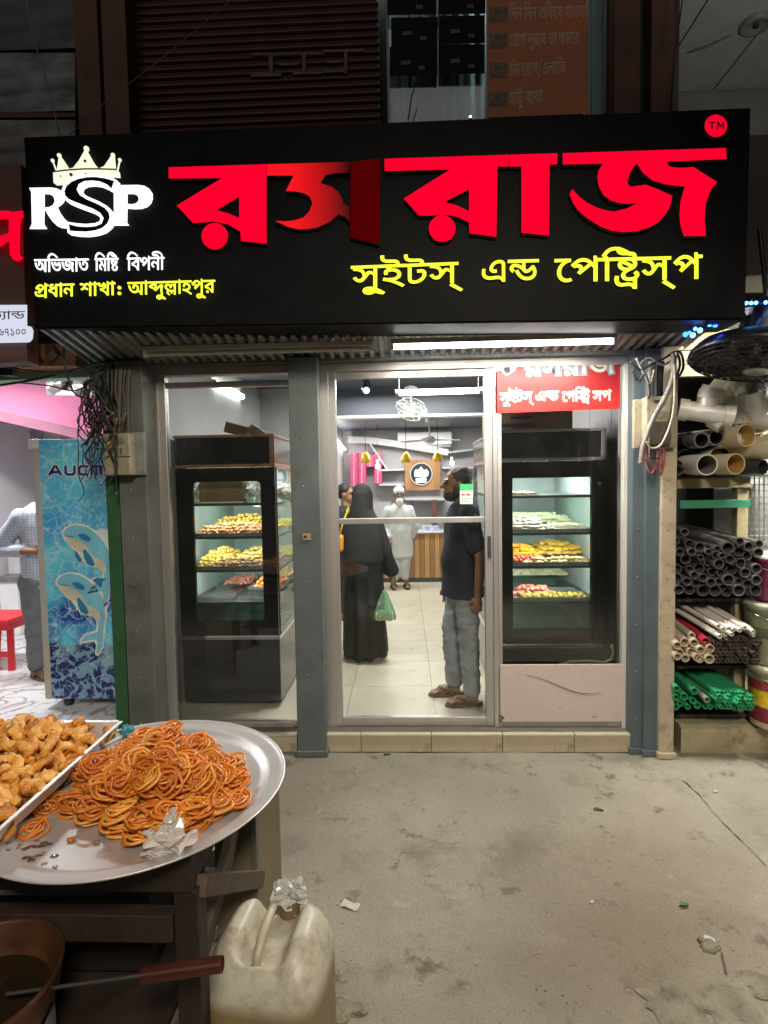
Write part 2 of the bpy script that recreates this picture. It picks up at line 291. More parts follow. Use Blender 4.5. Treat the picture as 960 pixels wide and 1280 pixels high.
FG = {
    50: [682, [[513,397,510,551,-10,551,-10,622,692,622,692,551,587,551,587,0,510,0,510,319,480,353,457,370,436,375,422,373,397,355,294,188,271,160,248,142,220,131,188,127,136,138,88,174,35,244,96,281,141,218,160,207,180,203,197,206,229,228,338,400,362,428,387,444,415,449,446,444,474,430],[271,271,250,379,236,414,214,441,184,461,146,476,38,495,53,571,107,551,202,528,236,512,264,492,284,466,299,436,315,356]]],
    57: [0, [[-181,-123,-231,-108,-279,-103,-310,-106,-333,-117,-346,-133,-351,-153,-346,-177,-332,-192,-310,-201,-286,-204,-253,-200,-226,-188,-207,-171,-192,-150],[-181,-123,-172,-57,-154,-62,-96,-88,-38,-124,89,-217,44,-271,-78,-178],[-172,-57,-172,8,-95,8,-97,-75,-111,-148,-128,-184,-152,-216,-185,-242,-229,-260,-286,-266,-314,-263,-375,-240,-400,-218,-416,-189,-422,-151,-412,-105,-383,-70,-336,-47,-274,-39,-213,-45]]],
    10: [530, [[358,622,353,657,338,681,314,694,278,699,148,701,104,708,44,736,20,759,4,788,-7,821,-10,872,-5,912,69,907,65,869,70,830,75,814,101,788,124,778,157,773,304,769,341,763,370,752,394,734,409,715,420,690,430,622],[264,146,341,115,391,89,442,60,540,-10,494,-63,380,16,279,75,173,119,46,154,61,223,128,208,164,205,270,208,316,221,349,240,370,265,381,292,385,320,375,367,346,402,302,423,247,430,189,423,170,414,150,388,148,370,154,338,81,323,70,384,76,418,92,447,118,470,152,486,194,497,242,500,313,493,370,474,412,444,441,406,458,366,464,325,450,252,406,195,335,158],[175,465,165,495,145,522,114,542,73,556,97,601,143,589,191,566,224,539,245,507,254,468],[540,622,540,551,-10,551,-10,622]]],
    30: [567, [[577,622,577,551,172,551,173,168,177,143,189,117,212,101,244,96,282,101,318,115,351,136,379,162,405,194,424,228,435,263,439,299,435,327,423,348,402,360,370,364,317,357,306,428,389,439,424,436,455,425,481,407,500,381,513,346,517,303,510,245,488,188,455,137,415,95,376,66,334,44,289,29,239,24,205,27,176,35,151,48,132,63,117,84,98,143,95,551,-10,551,-10,622],[395,622,390,657,376,681,351,694,315,699,163,701,120,708,60,736,36,759,20,788,9,821,6,872,11,912,85,907,82,848,91,814,117,788,140,778,216,771,342,769,378,763,407,752,431,734,446,715,457,690,467,622]]],
    65: [0, [[-134,-17,112,-214,69,-268,-186,-81]]],
    16: [758, [[511,628,580,620,605,609,643,576,656,554,664,527,667,0,592,0,569,49,532,78,509,85,446,86,350,74,272,70,199,78,161,88,125,106,93,132,68,168,52,217,46,278,58,377,135,366,125,307,127,240,137,209,152,185,195,156,248,145,276,144,324,146,412,159,501,158,536,148,566,132,590,106,589,495,585,516,569,542,546,553,514,557,479,553,446,541,415,523,388,500,365,474,348,446,337,419,333,393,337,372,354,353,370,347,434,348,441,278,376,270,330,278,290,300,263,338,254,392,259,432,274,474,299,513,331,550,370,582,414,606,461,623]]],
    361: [811, [[652,349,634,373,680,392],[652,349,618,308,587,279,556,258,524,246,493,242,450,248,416,268,389,308,381,342,378,393,378,402,381,398,378,551,-10,551,-10,622,821,622,821,551,455,551,455,373,457,347,464,330,476,319,492,316,532,328,576,366,628,433,688,442,738,345,751,295,755,245,748,184,726,130,692,86,644,52,585,31,515,24,455,30,396,48,340,82,286,132,236,202,189,294,259,325,290,258,324,203,362,159,405,126,455,107,513,100,582,110,635,140,668,186,679,243,676,285],[181,500,222,497,262,486,336,448,371,419,405,386,415,286,360,346,302,390,244,419,189,428,166,425,145,416,130,400,125,375,127,360,146,331,165,318,113,258,83,283,61,311,48,342,43,375,48,413,63,444,86,469,114,486,147,496]]],
    61: [346, [[210,554,-10,551,-10,622,356,622,356,551,336,551,304,540,269,520,234,494,201,460,172,419,148,372,133,320,128,262,133,197,150,148,174,111,203,87,235,74,267,69,309,74,348,92,383,31,356,14,295,-3,264,-5,205,3,152,28,109,68,76,120,56,185,49,260,57,338,80,408,116,470,164,521]]],
    40: [716, [[286,348,437,493,396,527,365,544,333,553,298,556,260,552,226,541,194,524,166,501,120,452,156,464,174,465,224,457,259,434,279,398],[437,493,461,516,510,463,486,440],[546,468,544,688,597,688,620,622,726,622,726,551,621,551,621,0,544,0,544,364,486,440,226,195,167,250,197,280,216,319,219,343,215,366,204,383,186,394,160,398,129,394,98,380,22,452,62,502,147,580,192,606,240,623,291,629,344,624,392,608,436,582,479,546]]],
    55: [266, [[276,622,276,551,171,551,171,0,94,0,94,551,-10,551,-10,622,82,622,20,704,93,812,136,855,185,888,244,910,313,917,365,914,463,888,510,866,605,808,705,731,663,677,538,770,484,802,432,826,380,839,325,844,274,839,230,825,192,802,160,772,131,735,106,693,160,622]]],
    430: [641, [[346,616,434,605,499,574,539,522,552,453,547,409,532,371,510,339,480,313,444,293,404,278,319,267,267,272,220,286,180,309,148,342,129,384,122,436,127,478,141,514,163,545,192,570,227,590,265,604,305,613],[350,554,309,550,272,540,242,523,218,500,203,471,198,436,206,395,231,362,271,342,324,335,363,339,400,350,431,368,455,392,471,422,476,457,468,498,444,529,404,548],[205,549,286,515,364,472,436,424,498,371,464,313,398,369,323,420,242,464,158,499],[651,622,651,551,480,551,351,569,251,555,-10,551,-10,622],[469,622,464,657,450,681,425,694,389,699,244,701,202,708,141,736,117,759,100,788,90,821,87,872,92,912,166,907,162,869,166,830,181,802,198,788,222,778,254,773,416,769,452,763,481,752,505,734,520,715,531,690,541,622],[377,-12,300,-2,242,28,207,76,195,139,200,175,216,208,242,238,278,266,371,315,463,303,354,240,317,215,292,190,277,164,272,136,276,108,287,88,304,74,327,65,381,59,454,70,480,84,500,100,513,119,517,139,508,166,479,190,528,246,562,223,583,200,594,175,598,147,591,106,572,68,539,36,496,10,442,-6],[542,-234,467,-234,451,-196,428,-169,400,-153,340,-149,210,-165,150,-156,121,-144,96,-126,73,-101,56,-68,45,-28,42,49,53,114,130,104,120,42,122,-18,131,-48,145,-68,164,-82,212,-93,321,-77,378,-79,411,-88,440,-104,465,-130,467,18,542,73]]],
    443: [983, [[188,127,136,138,112,153,88,174,35,244,96,281,121,241,141,218,160,207,180,203,212,214,246,250,338,401,362,430,387,444,415,449,446,444,474,430,536,374,539,343,532,292,480,353,457,370,436,375,410,367,383,336,317,223,271,160,248,142,220,131],[271,271,250,379,236,414,214,441,184,461,146,476,38,495,53,571,107,551,202,528,236,512,264,492,284,466,299,436,315,356],[993,622,993,551,588,551,589,182,598,142,628,116,659,111,698,116,734,130,767,151,821,209,840,243,851,278,855,314,851,342,839,362,818,375,786,379,733,372,722,443,805,454,840,450,871,440,897,422,916,396,929,362,933,318,930,278,920,240,904,203,858,138,792,81,750,58,705,44,655,39,621,42,567,62,548,78,522,124,514,158,511,206,511,337,515,373,511,551,-10,551,-10,622],[811,622,806,657,792,681,767,694,731,699,579,701,536,708,476,736,452,759,436,788,425,821,422,872,427,912,501,907,498,848,507,814,533,788,556,778,632,771,758,769,794,763,823,752,847,734,862,715,873,690,883,622],[885,-190,810,-190,794,-152,770,-125,738,-109,670,-105,559,-120,498,-119,436,-100,408,-82,384,-57,366,-24,354,16,351,93,362,158,439,148,429,86,431,26,441,-4,457,-24,478,-38,532,-49,649,-33,716,-35,752,-44,783,-60,808,-86,812,130,885,184]]],
    8: [893, [[903,622,903,551,798,551,798,0,721,0,688,55,649,104,557,180,582,246,661,186,697,148,724,109,721,551,-10,551,-10,622],[376,91,310,99,246,123,186,166,130,232,103,273,77,322,29,442,102,466,139,371,178,296,219,238,266,198,318,175,378,167,428,171,466,184,495,205,515,232,526,265,530,300,522,352,498,394,463,421,420,430,391,426,370,416,357,397,353,372,361,331,285,316,274,354,271,388,276,422,292,450,315,472,344,488,378,497,413,500,468,493,515,474,553,442,582,401,600,351,606,294,600,242,581,194,550,152,505,119,447,98],[344,465,334,495,314,522,284,542,243,556,267,601,312,589,361,566,394,539,414,507,423,468]]],
    43: [721, [[422,43,359,48,300,64,245,92,194,134,146,191,103,264,64,355,29,465,105,485,143,366,164,316,186,272,235,203,290,156,351,128,420,119,469,124,510,138,544,161,568,190,583,226,588,267,586,296,575,344,542,398,590,476,623,422,646,369,660,317,664,266,657,206,636,152,602,107,554,72,495,50],[384,284,328,292,285,316,258,353,249,402,251,425,271,486,351,462,334,422,336,383,347,367,364,358,386,355,428,363,450,375,474,394,527,466,590,476,582,422,526,346,495,320,462,300,425,288],[731,622,731,551,-10,551,-10,622]]],
    27: [917, [[547,318,530,358,590,358],[547,318,500,286,466,270,430,260,391,257,354,261,322,272,295,290,275,316,262,347,258,384,266,428,289,474,331,516,394,553,-10,551,-10,622,927,622,927,551,535,554,461,518,408,485,372,455,350,428,339,404,335,380,339,356,351,340,368,331,387,328,423,332,455,346,523,396,609,365,617,343,624,316,630,254,624,206,608,160,578,121,534,90,476,70,401,63,343,68,288,84,236,111,186,152,141,206,100,276,62,362,29,465,105,485,122,426,160,327,181,286,226,219,278,174,337,148,404,139,469,147,516,171,544,211,554,268],[801,205,809,111,836,10,761,-7,733,106,723,222,732,317,755,388,685,393,626,408,576,430,536,460,503,498,475,543,551,559,592,508,620,487,655,472,698,462,765,459,806,462,845,392,824,348,811,304]]],
    54: [266, [[276,622,276,551,171,551,171,0,94,0,94,469,79,500,58,527,32,545,-10,551,-10,622,30,618,55,606,78,587,97,559,94,688,148,688,170,622]]],
    35: [707, [[407,50,328,60,254,90,219,114,187,144,126,222,99,271,50,393,29,466,105,486,161,325,182,282,226,212,278,164,337,136,405,126,448,129,484,138,513,151,536,170,564,218,571,247,569,318,557,354,538,385,512,409,480,424,444,429,410,425,386,412,373,392,369,367,378,321,301,306,288,380,293,416,308,446,331,469,362,486,398,496,440,500,498,493,549,472,591,437,623,392,643,337,650,274,643,214,624,160,590,115,543,80,482,58],[717,622,717,551,-10,551,-10,622]]],
    44: [622, [[452,217,450,551,-10,551,-10,622,632,622,632,551,527,551,527,0,450,0,450,108,398,180,361,221,322,253,281,274,236,281,202,276,174,262,154,238,148,205,154,175,172,150,202,129,243,111,218,34,169,55,130,80,102,108,82,140,70,173,66,208,72,252,90,288,116,316,150,336,186,349,223,353,279,348,328,331,371,305,408,272],[299,323,297,299,221,322,215,374,201,415,178,446,144,468,98,484,38,494,51,566,182,534,217,515,246,490,269,459,286,420,296,375]]],
    523: [831, [[536,616,624,605,689,574,729,522,742,453,737,409,722,371,700,339,670,313,634,293,594,278,509,267,457,272,410,286,370,309,338,342,319,384,312,436,317,478,331,514,353,545,382,570,417,590,455,604,495,613],[540,554,499,550,462,540,432,523,408,500,393,471,388,436,396,395,421,362,461,342,514,335,553,339,590,350,621,368,645,392,661,422,666,457,658,498,634,529,594,548],[395,549,476,515,554,472,626,424,688,371,654,313,588,369,513,420,432,464,348,499],[841,622,841,551,670,551,541,569,441,555,256,551,256,622],[659,622,653,657,636,679,609,691,434,697,392,704,331,732,307,755,290,784,280,817,277,868,282,906,356,901,353,843,362,810,388,783,412,772,444,766,575,759,693,734,720,690,728,660,731,622],[567,-12,490,-2,432,28,397,76,385,139,390,175,406,208,432,238,467,266,561,315,653,303,544,240,507,215,482,190,467,164,462,136,466,108,477,88,494,74,517,65,571,59,644,70,670,84,690,100,703,119,707,139,698,166,669,190,718,246,752,223,773,200,784,175,788,147,781,106,762,68,729,36,686,10,632,-6],[276,622,276,551,171,551,171,0,94,0,94,551,-10,551,-10,622,82,622,20,704,93,812,136,855,185,888,244,910,313,917,380,912,443,895,503,868,564,832,693,734,653,688,516,786,439,824,364,844,325,846,274,841,230,826,192,803,160,772,131,735,106,693,160,622]]],
    42: [596, [[424,517,424,551,-10,551,-10,622,606,622,606,551,501,551,501,0,424,0,388,58,342,110,285,157,221,196,151,225,76,243,37,339,236,444,340,488],[428,105,424,438,285,384,204,346,130,304,186,288,245,263,304,230,358,190,404,142]]],
    39: [604, [[434,302,432,551,-10,551,-10,622,614,622,614,551,509,551,509,0,432,0,432,208,376,270,336,303,296,329,256,346,216,351,182,346,154,332,134,307,128,274,133,246,149,222,176,202,214,184,176,113,122,142,80,180,55,226,46,277,52,322,70,358,96,387,130,407,166,419,204,423,254,418,299,405,341,384,380,356]]],
    56: [266, [[276,551,171,551,171,0,94,0,94,551,-10,551,-10,622,94,622,84,682,60,731,26,770,-16,800,-67,822,-124,837,-187,845,-307,846,-354,842,-419,823,-436,809,-442,792,-436,776,-418,768,-365,763,-222,761,-185,754,-157,742,-135,725,-108,680,-100,615,-167,615,-173,654,-180,668,-200,685,-254,692,-392,693,-453,704,-476,713,-497,728,-511,747,-518,768,-521,789,-505,841,-456,882,-374,908,-258,917,-162,913,-78,899,-6,877,54,846,103,805,139,754,163,693,174,622,276,622]]],
    224: [755, [[325,348,476,494,435,527,404,544,372,553,337,556,299,552,264,541,233,524,205,501,159,452,178,460,213,465,264,457,298,434,318,398],[476,494,500,516,549,463,525,440],[586,466,583,688,636,688,659,622,765,622,765,551,660,551,660,0,583,0,583,364,525,440,265,195,206,250,236,280,255,319,258,343,254,366,243,383,224,394,199,398,168,394,137,380,61,452,143,544,186,580,231,606,279,623,330,629,383,624,430,608,474,582,518,546],[660,-43,585,-43,560,6,523,34,500,41,424,41,324,28,269,26,194,33,156,43,121,59,90,82,66,115,50,158,45,212,54,287,131,277,123,211,127,174,140,145,162,124,191,109,269,98,316,100,409,113,494,112,528,102,558,86,583,61,583,151,660,151]]],
    38: [596, [[424,517,424,622,606,622,606,551,501,551,501,0,424,0,388,58,342,110,285,157,221,196,151,225,76,243,37,339,236,444,340,488],[428,105,424,438,285,384,204,346,130,304,186,288,245,263,304,230,358,190,404,142],[240,629,293,624,287,552,224,551,204,542,192,527,188,509,194,485,211,464,293,423,233,378,167,418,142,441,124,466,113,494,109,524,112,550,123,575,141,597,166,614,199,625]]],
    48: [677, [[687,622,687,551,582,551,582,0,505,0,505,512,510,532,505,586,505,688,558,688,582,622],[361,629,398,625,433,614,464,596,492,572,516,543,534,509,530,404,496,468,457,516,412,546,363,556,328,551,300,534,282,508,276,471,284,435,308,406,351,386,413,377,406,300,346,309,298,327,261,354,235,388,220,428,215,474,220,522,236,562,260,592,290,612,325,625],[77,629,118,625,156,612,191,590,218,558,236,515,242,461,237,421,222,383,197,350,160,323,113,306,54,300,48,377,94,381,128,392,153,407,169,426,181,468,174,505,155,532,122,550,76,556,40,554,-1,545,-9,620]]],
    21: [696, [[706,622,706,551,601,551,601,0,524,0,460,79,380,149,334,179,283,204,227,224,166,238,142,331,190,296,276,276,348,248,407,213,456,175,526,97,524,688,577,688,600,622],[450,470,442,416,418,372,381,335,332,308,274,288,209,276,162,285,142,331,216,340,274,354,319,375,350,400,369,431,375,466,372,496,361,522,343,547,316,571,371,625,402,592,428,554,444,514],[182,430,127,438,85,462,58,499,49,548,51,570,71,628,147,607,131,568,134,529,144,514,161,504,182,501,224,509,246,521,270,541,316,612,371,625,373,575,351,534,325,498,295,470,262,448,224,434]]],
    9: [1158, [[898,622,898,551,798,551,798,0,721,0,688,55,649,104,557,180,582,246,661,186,697,148,724,109,721,551,-10,551,-10,622],[376,91,310,99,246,123,186,166,130,232,103,273,77,322,29,442,102,466,139,371,178,296,219,238,266,198,318,175,378,167,428,171,466,184,495,205,515,232,526,264,530,300,522,352,498,394,463,421,420,430,391,426,370,416,357,397,353,372,361,331,285,316,274,354,271,388,276,422,292,450,315,472,344,488,378,497,413,500,468,493,515,474,553,442,582,401,600,351,606,294,600,242,581,194,550,152,505,119,447,98],[344,465,334,495,314,522,284,542,243,556,267,601,312,589,361,566,394,539,414,507,423,468],[1168,622,1168,551,1063,551,1063,0,986,0,986,479,968,512,948,534,924,547,887,551,887,622,924,618,950,606,972,587,990,559,986,688,1039,688,1062,622]]],
    385: [875, [[718,396,626,349,572,314,467,227,413,175,369,175,369,551,-10,551,-10,622,885,622,885,551,431,551,431,287,508,357,561,394,681,459,747,486,812,422,782,354,764,285,760,247,761,157,767,111,794,10,719,-7,691,106,681,222,682,262,694,333],[401,606,400,175,354,175,316,218,274,252,228,279,128,316,74,326,36,416,142,464,250,506,354,539,354,605],[129,383,196,366,237,349,277,328,358,268,354,464,240,428]]],
    413: [731, [[561,430,559,551,-10,551,-10,622,741,622,741,551,636,551,636,212,559,212,559,342,518,385,493,399,450,403,420,391,408,378,401,359,400,296,335,292,321,345,292,386,254,411,210,419,175,414,149,400,133,379,128,352,135,318,154,293,225,256,198,182,120,218,90,244,66,275,51,313,46,358,51,394,66,426,91,453,122,474,160,487,201,491,256,486,299,472,336,446,360,419,369,437,392,458,422,472,452,476,486,472,514,462],[559,81,559,134,592,48],[559,81,523,106,500,110,481,107,465,98,454,81,453,24,392,21,380,67,358,102,329,123,293,130,267,126,248,115,237,98,233,79,238,54,252,34,278,16,317,-1,288,-69,234,-44,192,-12,164,30,155,82,164,128,192,165,234,190,286,198,325,194,362,182,392,161,415,134,428,154,444,168,465,175,488,178,517,174,559,153,559,238,636,238,636,-43,559,-43]]],
    51: [530, [[264,146,341,115,391,89,442,60,540,-10,494,-63,380,16,279,75,173,119,46,154,61,223,128,208,164,205,270,208,316,221,349,240,370,265,381,292,385,320,375,367,346,402,302,423,247,430,189,423,170,414,150,388,148,370,154,338,81,323,70,384,76,418,92,447,118,470,152,486,194,497,242,500,313,493,370,474,412,444,441,406,458,366,464,325,450,252,406,195,335,158],[175,465,165,495,145,522,114,542,73,556,97,601,143,589,191,566,224,539,245,507,254,468],[540,622,540,551,-10,551,-10,622]]],
    46: [596, [[424,517,424,551,-10,551,-10,622,606,622,606,551,501,551,501,0,424,0,388,58,342,110,285,157,221,196,151,225,76,243,37,339,236,444,340,488],[428,105,424,438,285,384,204,346,130,304,186,288,245,263,304,230,358,190,404,142],[185,-6,162,-2,142,10,129,28,125,52,129,76,142,95,162,108,185,112,208,108,228,95,241,76,245,52,241,28,228,10,208,-2]]],
    434: [983, [[188,127,136,138,112,153,88,174,35,244,96,281,121,241,141,218,160,207,180,203,212,214,246,250,338,401,362,430,387,444,415,449,446,444,474,430,536,374,539,343,532,292,480,353,457,370,436,375,410,367,383,336,317,223,271,160,248,142,220,131],[271,271,250,379,236,414,214,441,184,461,146,476,38,495,53,571,107,551,202,528,236,512,264,492,284,466,299,436,315,356],[993,622,993,551,588,551,589,168,598,128,605,117,628,101,659,96,698,101,734,115,767,136,821,194,840,228,851,263,855,299,851,327,839,348,818,360,786,364,733,357,722,428,805,439,840,436,871,425,897,407,916,381,929,346,933,303,926,245,904,188,871,137,831,95,792,66,750,44,705,29,655,24,621,27,592,35,567,48,548,63,522,109,514,143,511,191,511,337,515,373,511,551,-10,551,-10,622],[811,622,806,657,792,681,767,694,731,699,579,701,536,708,476,736,452,759,436,788,425,821,422,872,427,912,501,907,498,848,507,814,533,788,556,778,632,771,758,769,794,763,823,752,847,734,862,715,873,690,883,622]]],
    202: [255, [[139,551,-10,551,-10,622,265,622,265,551,229,551,219,542,193,514,165,460,158,395,160,361,189,208,191,166,183,96,172,64,154,34,128,8,92,-16,47,-36,-10,-52,-31,17,25,34,64,54,89,79,104,106,111,136,111,208,82,358,82,429,96,488]]],
    81: [592, [[469,348,449,391,489,392],[469,348,427,291,400,272,372,261,320,258,285,271,270,282,245,321,238,353,234,473,230,490,223,502,210,510,166,517,175,593,243,584,286,560,298,543,310,499,314,357,320,341,331,331,348,328,380,337,411,370,443,438,499,452,531,396,552,331,559,268,553,206,536,151,508,104,467,69,414,46,347,39,296,44,248,58,202,85,160,124,120,179,67,294,21,452,96,475,142,308,168,246,196,196,228,160,262,134,301,120,342,115,400,125,445,154,474,203,483,271,480,312]]],
    82: [592, [[382,267,308,250,268,248,182,259,120,292,82,343,70,411,75,454,89,494,111,530,140,561,175,587,214,606,255,618,332,620,391,601,415,584,433,563,447,538,456,504,459,455,460,121,464,104,484,84,528,77,520,0,473,5,436,15,411,31,394,54,385,85,382,122],[382,267,382,301,432,286],[382,346,378,496,372,515,350,540,318,550,297,551,245,540,198,510,164,464,154,436,151,406,159,366,182,340,219,326,266,322,339,330]]],
    76: [592, [[287,0,213,9,162,36,133,76,123,122,129,160,148,194,182,223,234,244,263,167,218,149,208,136,205,120,210,102,226,88,251,78,286,75,341,82,382,105,408,139,416,181,413,209,404,234,388,259,364,284,190,418,159,447,140,474,129,500,125,529,128,553,138,580,177,631,243,596,213,551,212,523,221,498,270,452,390,366,430,331,459,298,478,264,489,226,493,182,486,130,466,85,435,49,394,22,344,6]]],
    75: [592, [[290,91,230,97,178,115,133,145,100,188,79,244,72,313,78,370,96,424,127,472,170,510,228,536,300,544,373,536,429,513,470,477,498,432,515,378,520,320,514,263,496,208,464,161,420,124,363,99],[301,473,261,468,226,454,196,431,172,398,158,358,153,311,156,272,166,236,184,206,210,182,246,167,291,162,333,167,370,182,399,207,421,240,434,279,439,324,435,367,424,404,404,433,378,455,343,468]]],
    37: [603, [[446,396,354,349,300,314,195,227,141,175,82,215,82,551,-10,551,-10,622,613,622,613,551,159,551,159,287,236,357,289,394,409,459,475,486,540,422,510,354,492,285,488,247,489,157,495,111,522,10,447,-7,419,106,409,222,410,262,422,333]]],
    456: [825, [[651,543,633,559,682,581],[651,543,582,459,521,457,509,502,492,532,468,550,439,556,422,554,393,539,376,510,374,490,380,461,398,438,430,422,476,416,471,339,421,347,382,364,352,387,331,418,319,453,315,493,319,536,332,570,353,596,378,614,408,625,440,629,477,624,508,610,536,584,562,542,616,608,677,622,707,594,733,560,751,519,757,471,751,421,732,376,703,337,665,303,619,274,566,250,535,323,595,350,642,382,671,420,681,470,678,495,670,518],[207,629,242,625,275,614,304,594,328,565,343,527,348,480,344,445,332,411,312,381,282,358,244,342,196,337,189,414,238,420,268,438,284,462,289,486,284,515,268,538,241,551,186,555,141,545,133,620],[519,32,414,43,316,75,270,100,226,131,148,213,113,264,53,390,28,464,102,487,125,423,176,314,236,231,304,169,342,147,424,118,517,108,586,115,640,134,675,169,687,218,680,256,661,286,632,311,596,330,677,363,716,335,745,300,762,259,768,212,760,161,738,118,702,82,652,54,591,38]]],
    20: [807, [[415,510,415,551,-10,551,-10,622,817,622,817,551,492,551,492,0,415,0,380,57,334,111,278,159,216,198,147,227,76,243,37,339,231,439],[418,106,415,432,277,378,130,304,187,288,246,262,302,228,354,186,398,140],[761,288,758,256,748,226,731,199,705,177,670,163,625,158,566,163,572,235,606,233,646,238,668,252,679,272,683,296,670,345,632,386,568,418,479,438,482,513,556,499,622,474,679,440,723,396,752,346]]],
    45: [626, [[70,551,-10,551,-10,622,636,622,636,551,531,551,531,0,454,0,410,53,361,98,306,138,243,170,170,195,84,212,48,303,147,362,252,414,164,466,111,486,48,502],[456,98,454,551,143,551,240,505,310,456,336,432,341,376,227,322,140,275,194,264,264,240,324,209,378,172]]],
    52: [0, [[-255,-183,-278,-179,-298,-167,-311,-148,-315,-125,-311,-101,-298,-82,-278,-69,-255,-65,-232,-69,-212,-82,-199,-101,-195,-125,-199,-148,-212,-167,-232,-179]]],
    18: [738, [[509,629,577,619,628,590,660,544,671,483,665,438,646,397,617,362,579,331,480,282,449,354,509,378,554,406,582,439,591,482,586,515,570,538,544,553,509,558,474,555,411,532,384,516,345,476,334,457,331,439,334,424,341,412,357,402,386,395,365,321,315,336,280,360,258,392,251,431,256,465,272,500,296,533,328,564,367,590,410,611,458,624],[681,225,666,150,620,92,547,54,453,42,385,48,320,67,259,100,204,147,152,210,84,338,45,446,28,507,103,529,145,399,192,295,246,216,306,161,376,129,455,118,512,125,559,144,590,179,600,228,594,264,574,294,545,318,509,338,589,373,628,346,657,311,675,270]]],
    22: [656, [[488,495,484,688,537,688,560,622,666,622,666,551,561,551,561,0,484,0,484,391,440,448,381,509,353,530,294,553,263,556,215,549,178,528,147,499,122,468,180,485,216,487,258,482,290,469,315,449,332,424,343,396,346,369,336,313,306,264,255,217,182,172,131,245,226,296,256,328,266,365,262,385,249,402,228,413,200,417,152,411,103,392,22,458,54,507,88,548,125,583,164,608,208,624,255,629,303,625,346,612,388,590,428,559]]],
    58: [0, [[-177,-241,-238,-230,-265,-217,-288,-197,-303,-170,-308,-137,-298,-93,-268,-62,-224,-43,-172,-36,-172,8,-95,8,-95,-56,-128,-102,-195,-102,-217,-110,-230,-122,-235,-140,-231,-157,-219,-169,-179,-179,-139,-174,-103,-159,-70,-135,-38,-102,62,-154,163,-218,121,-271,46,-220,-22,-183,-43,-200,-91,-226,-146,-239]]],
    25: [567, [[170,433,173,168,182,128,189,117,212,101,244,96,282,101,318,115,379,162,404,193,434,260,438,296,433,323,420,339,397,346,322,351,262,365,213,391],[172,532,215,474,241,452,272,436,312,426,411,422,455,412,492,386,506,364,514,338,517,306,510,246,488,189,455,138,415,95,376,66,334,43,288,29,238,24,175,35,132,63,117,84,98,143,95,191,95,551,-10,551,-10,622,577,622,577,551,172,551]]],
    131: [0, [[-254,707,72,917,110,860,-209,644]]],
    600: [449, [[315,792,397,792,135,-125,52,-125]]],
    47: [731, [[561,405,559,551,-10,551,-10,622,741,622,741,551,636,551,636,0,559,0,559,317,518,360,493,374,450,378,420,366,408,353,401,334,400,271,335,266,328,304,313,336,293,361,269,379,242,390,213,394,167,384,150,371,130,337,128,316,135,279,158,248,193,222,241,201,214,127,168,145,128,168,94,197,68,232,52,273,46,320,52,362,68,398,94,426,127,448,166,462,208,466,257,461,299,446,336,421,360,394,369,412,392,434,422,447,452,451,486,448,514,437]]],
    36: [645, [[655,622,655,551,550,551,550,0,473,0,432,53,383,104,327,149,264,188,194,218,115,238,92,331,144,296,223,276,292,248,351,215,401,178,442,138,475,97,473,688,526,688,549,622],[211,625,269,620,316,604,353,578,379,546,395,507,400,464,384,393,336,337,259,297,158,275,110,285,92,331,168,340,226,356,269,376,298,402,314,433,319,466,312,504,291,532,256,549,209,555,166,550,138,536,121,515,116,494,118,480,134,456,150,446,106,384,72,412,47,449,38,497,43,530,58,561,83,587,117,608,160,621]]],
}
# ================================================================== MATERIALS IN USE
m_grey_post = M('grey_painted_steel', (.13, .155, .16), .45, .1, .15, 5, .12, 90, dirt=((.10, .08, .06), .6, 9))
m_bluegrey = M('blue_grey_painted_steel', (.10, .135, .155), .45, .1, .15, 4, .12, 80, dirt=((.09, .08, .07), .5, 8))
m_grime_post = M('grimy_grey_green_steel', (.14, .15, .14), .5, .1, .25, 4, .15, 70, dirt=((.05, .045, .035), .7, 5))
m_cream = M('cream_painted_wood', (.48, .40, .29), .6, 0, .14, 7, .15, 60, dirt=((.13, .10, .07), .7, 11))
m_green_post = M('green_painted_post', (.035, .12, .05), .5, 0, .18, 6, .1, 60, dirt=((.03, .05, .03), .6, 9))
m_alu = M('brushed_aluminium', (.62, .60, .58), .34, .75, .1, 5, .05, 120, stretch=(1, 1, .1))
m_alu_dull = M('dull_aluminium', (.50, .45, .42), .42, .6, .14, 5, .05, 100, dirt=((.25, .2, .17), .4, 6))
m_chrome = M('chrome_strip', (.75, .76, .78), .16, .95, .06, 8)
m_glass = GLASS('window_glass', (.97, .98, .975), 1.0, 0, .006)
m_caseglass = GLASS('display_glass', (.95, .98, .97), .8, 0, .006)
m_black = M('black_gloss_panel', (.012, .012, .013), .14, 0, .3, 9, .01, 40, spec=.6)
m_black_matt = M('black_sign_board', (.009, .009, .010), .5, 0, .3, 6, .02, 40, spec=.05)
m_tile_cream = M('cream_floor_tile', (.52, .48, .37), .30, 0, .10, 3, 0, 50, dirt=((.26, .23, .17), .40, 5))
m_step_tile = M('worn_step_tile', (.50, .42, .30), .5, 0, .14, 5, .12, 60, dirt=((.18, .13, .09), .65, 8))
m_grout = M('dark_grout', (.14, .12, .10), .9)
m_wall_grey = M('grey_plaster_wall', (.34, .35, .35), .55, 0, .08, 3, .03, 30)
m_wall_pale = M('pale_lilac_wall', (.35, .345, .36), .6, 0, .06, 3, .02, 30)
m_ceil = M('slate_blue_ceiling', (.085, .10, .13), .5, 0, .08, 3)
m_white_plastic = M('white_plastic', (.78, .78, .78), .4, 0, .05, 5)
m_wood = M('varnished_brown_wood', (.30, .15, .06), .4, 0, .30, 9, .1, 50, stretch=(1, 1, .12))
m_corr = M('corrugated_zinc', (.34, .34, .33), .45, .55, .2, 5, .05, 50, dirt=((.08, .07, .06), .6, 6))
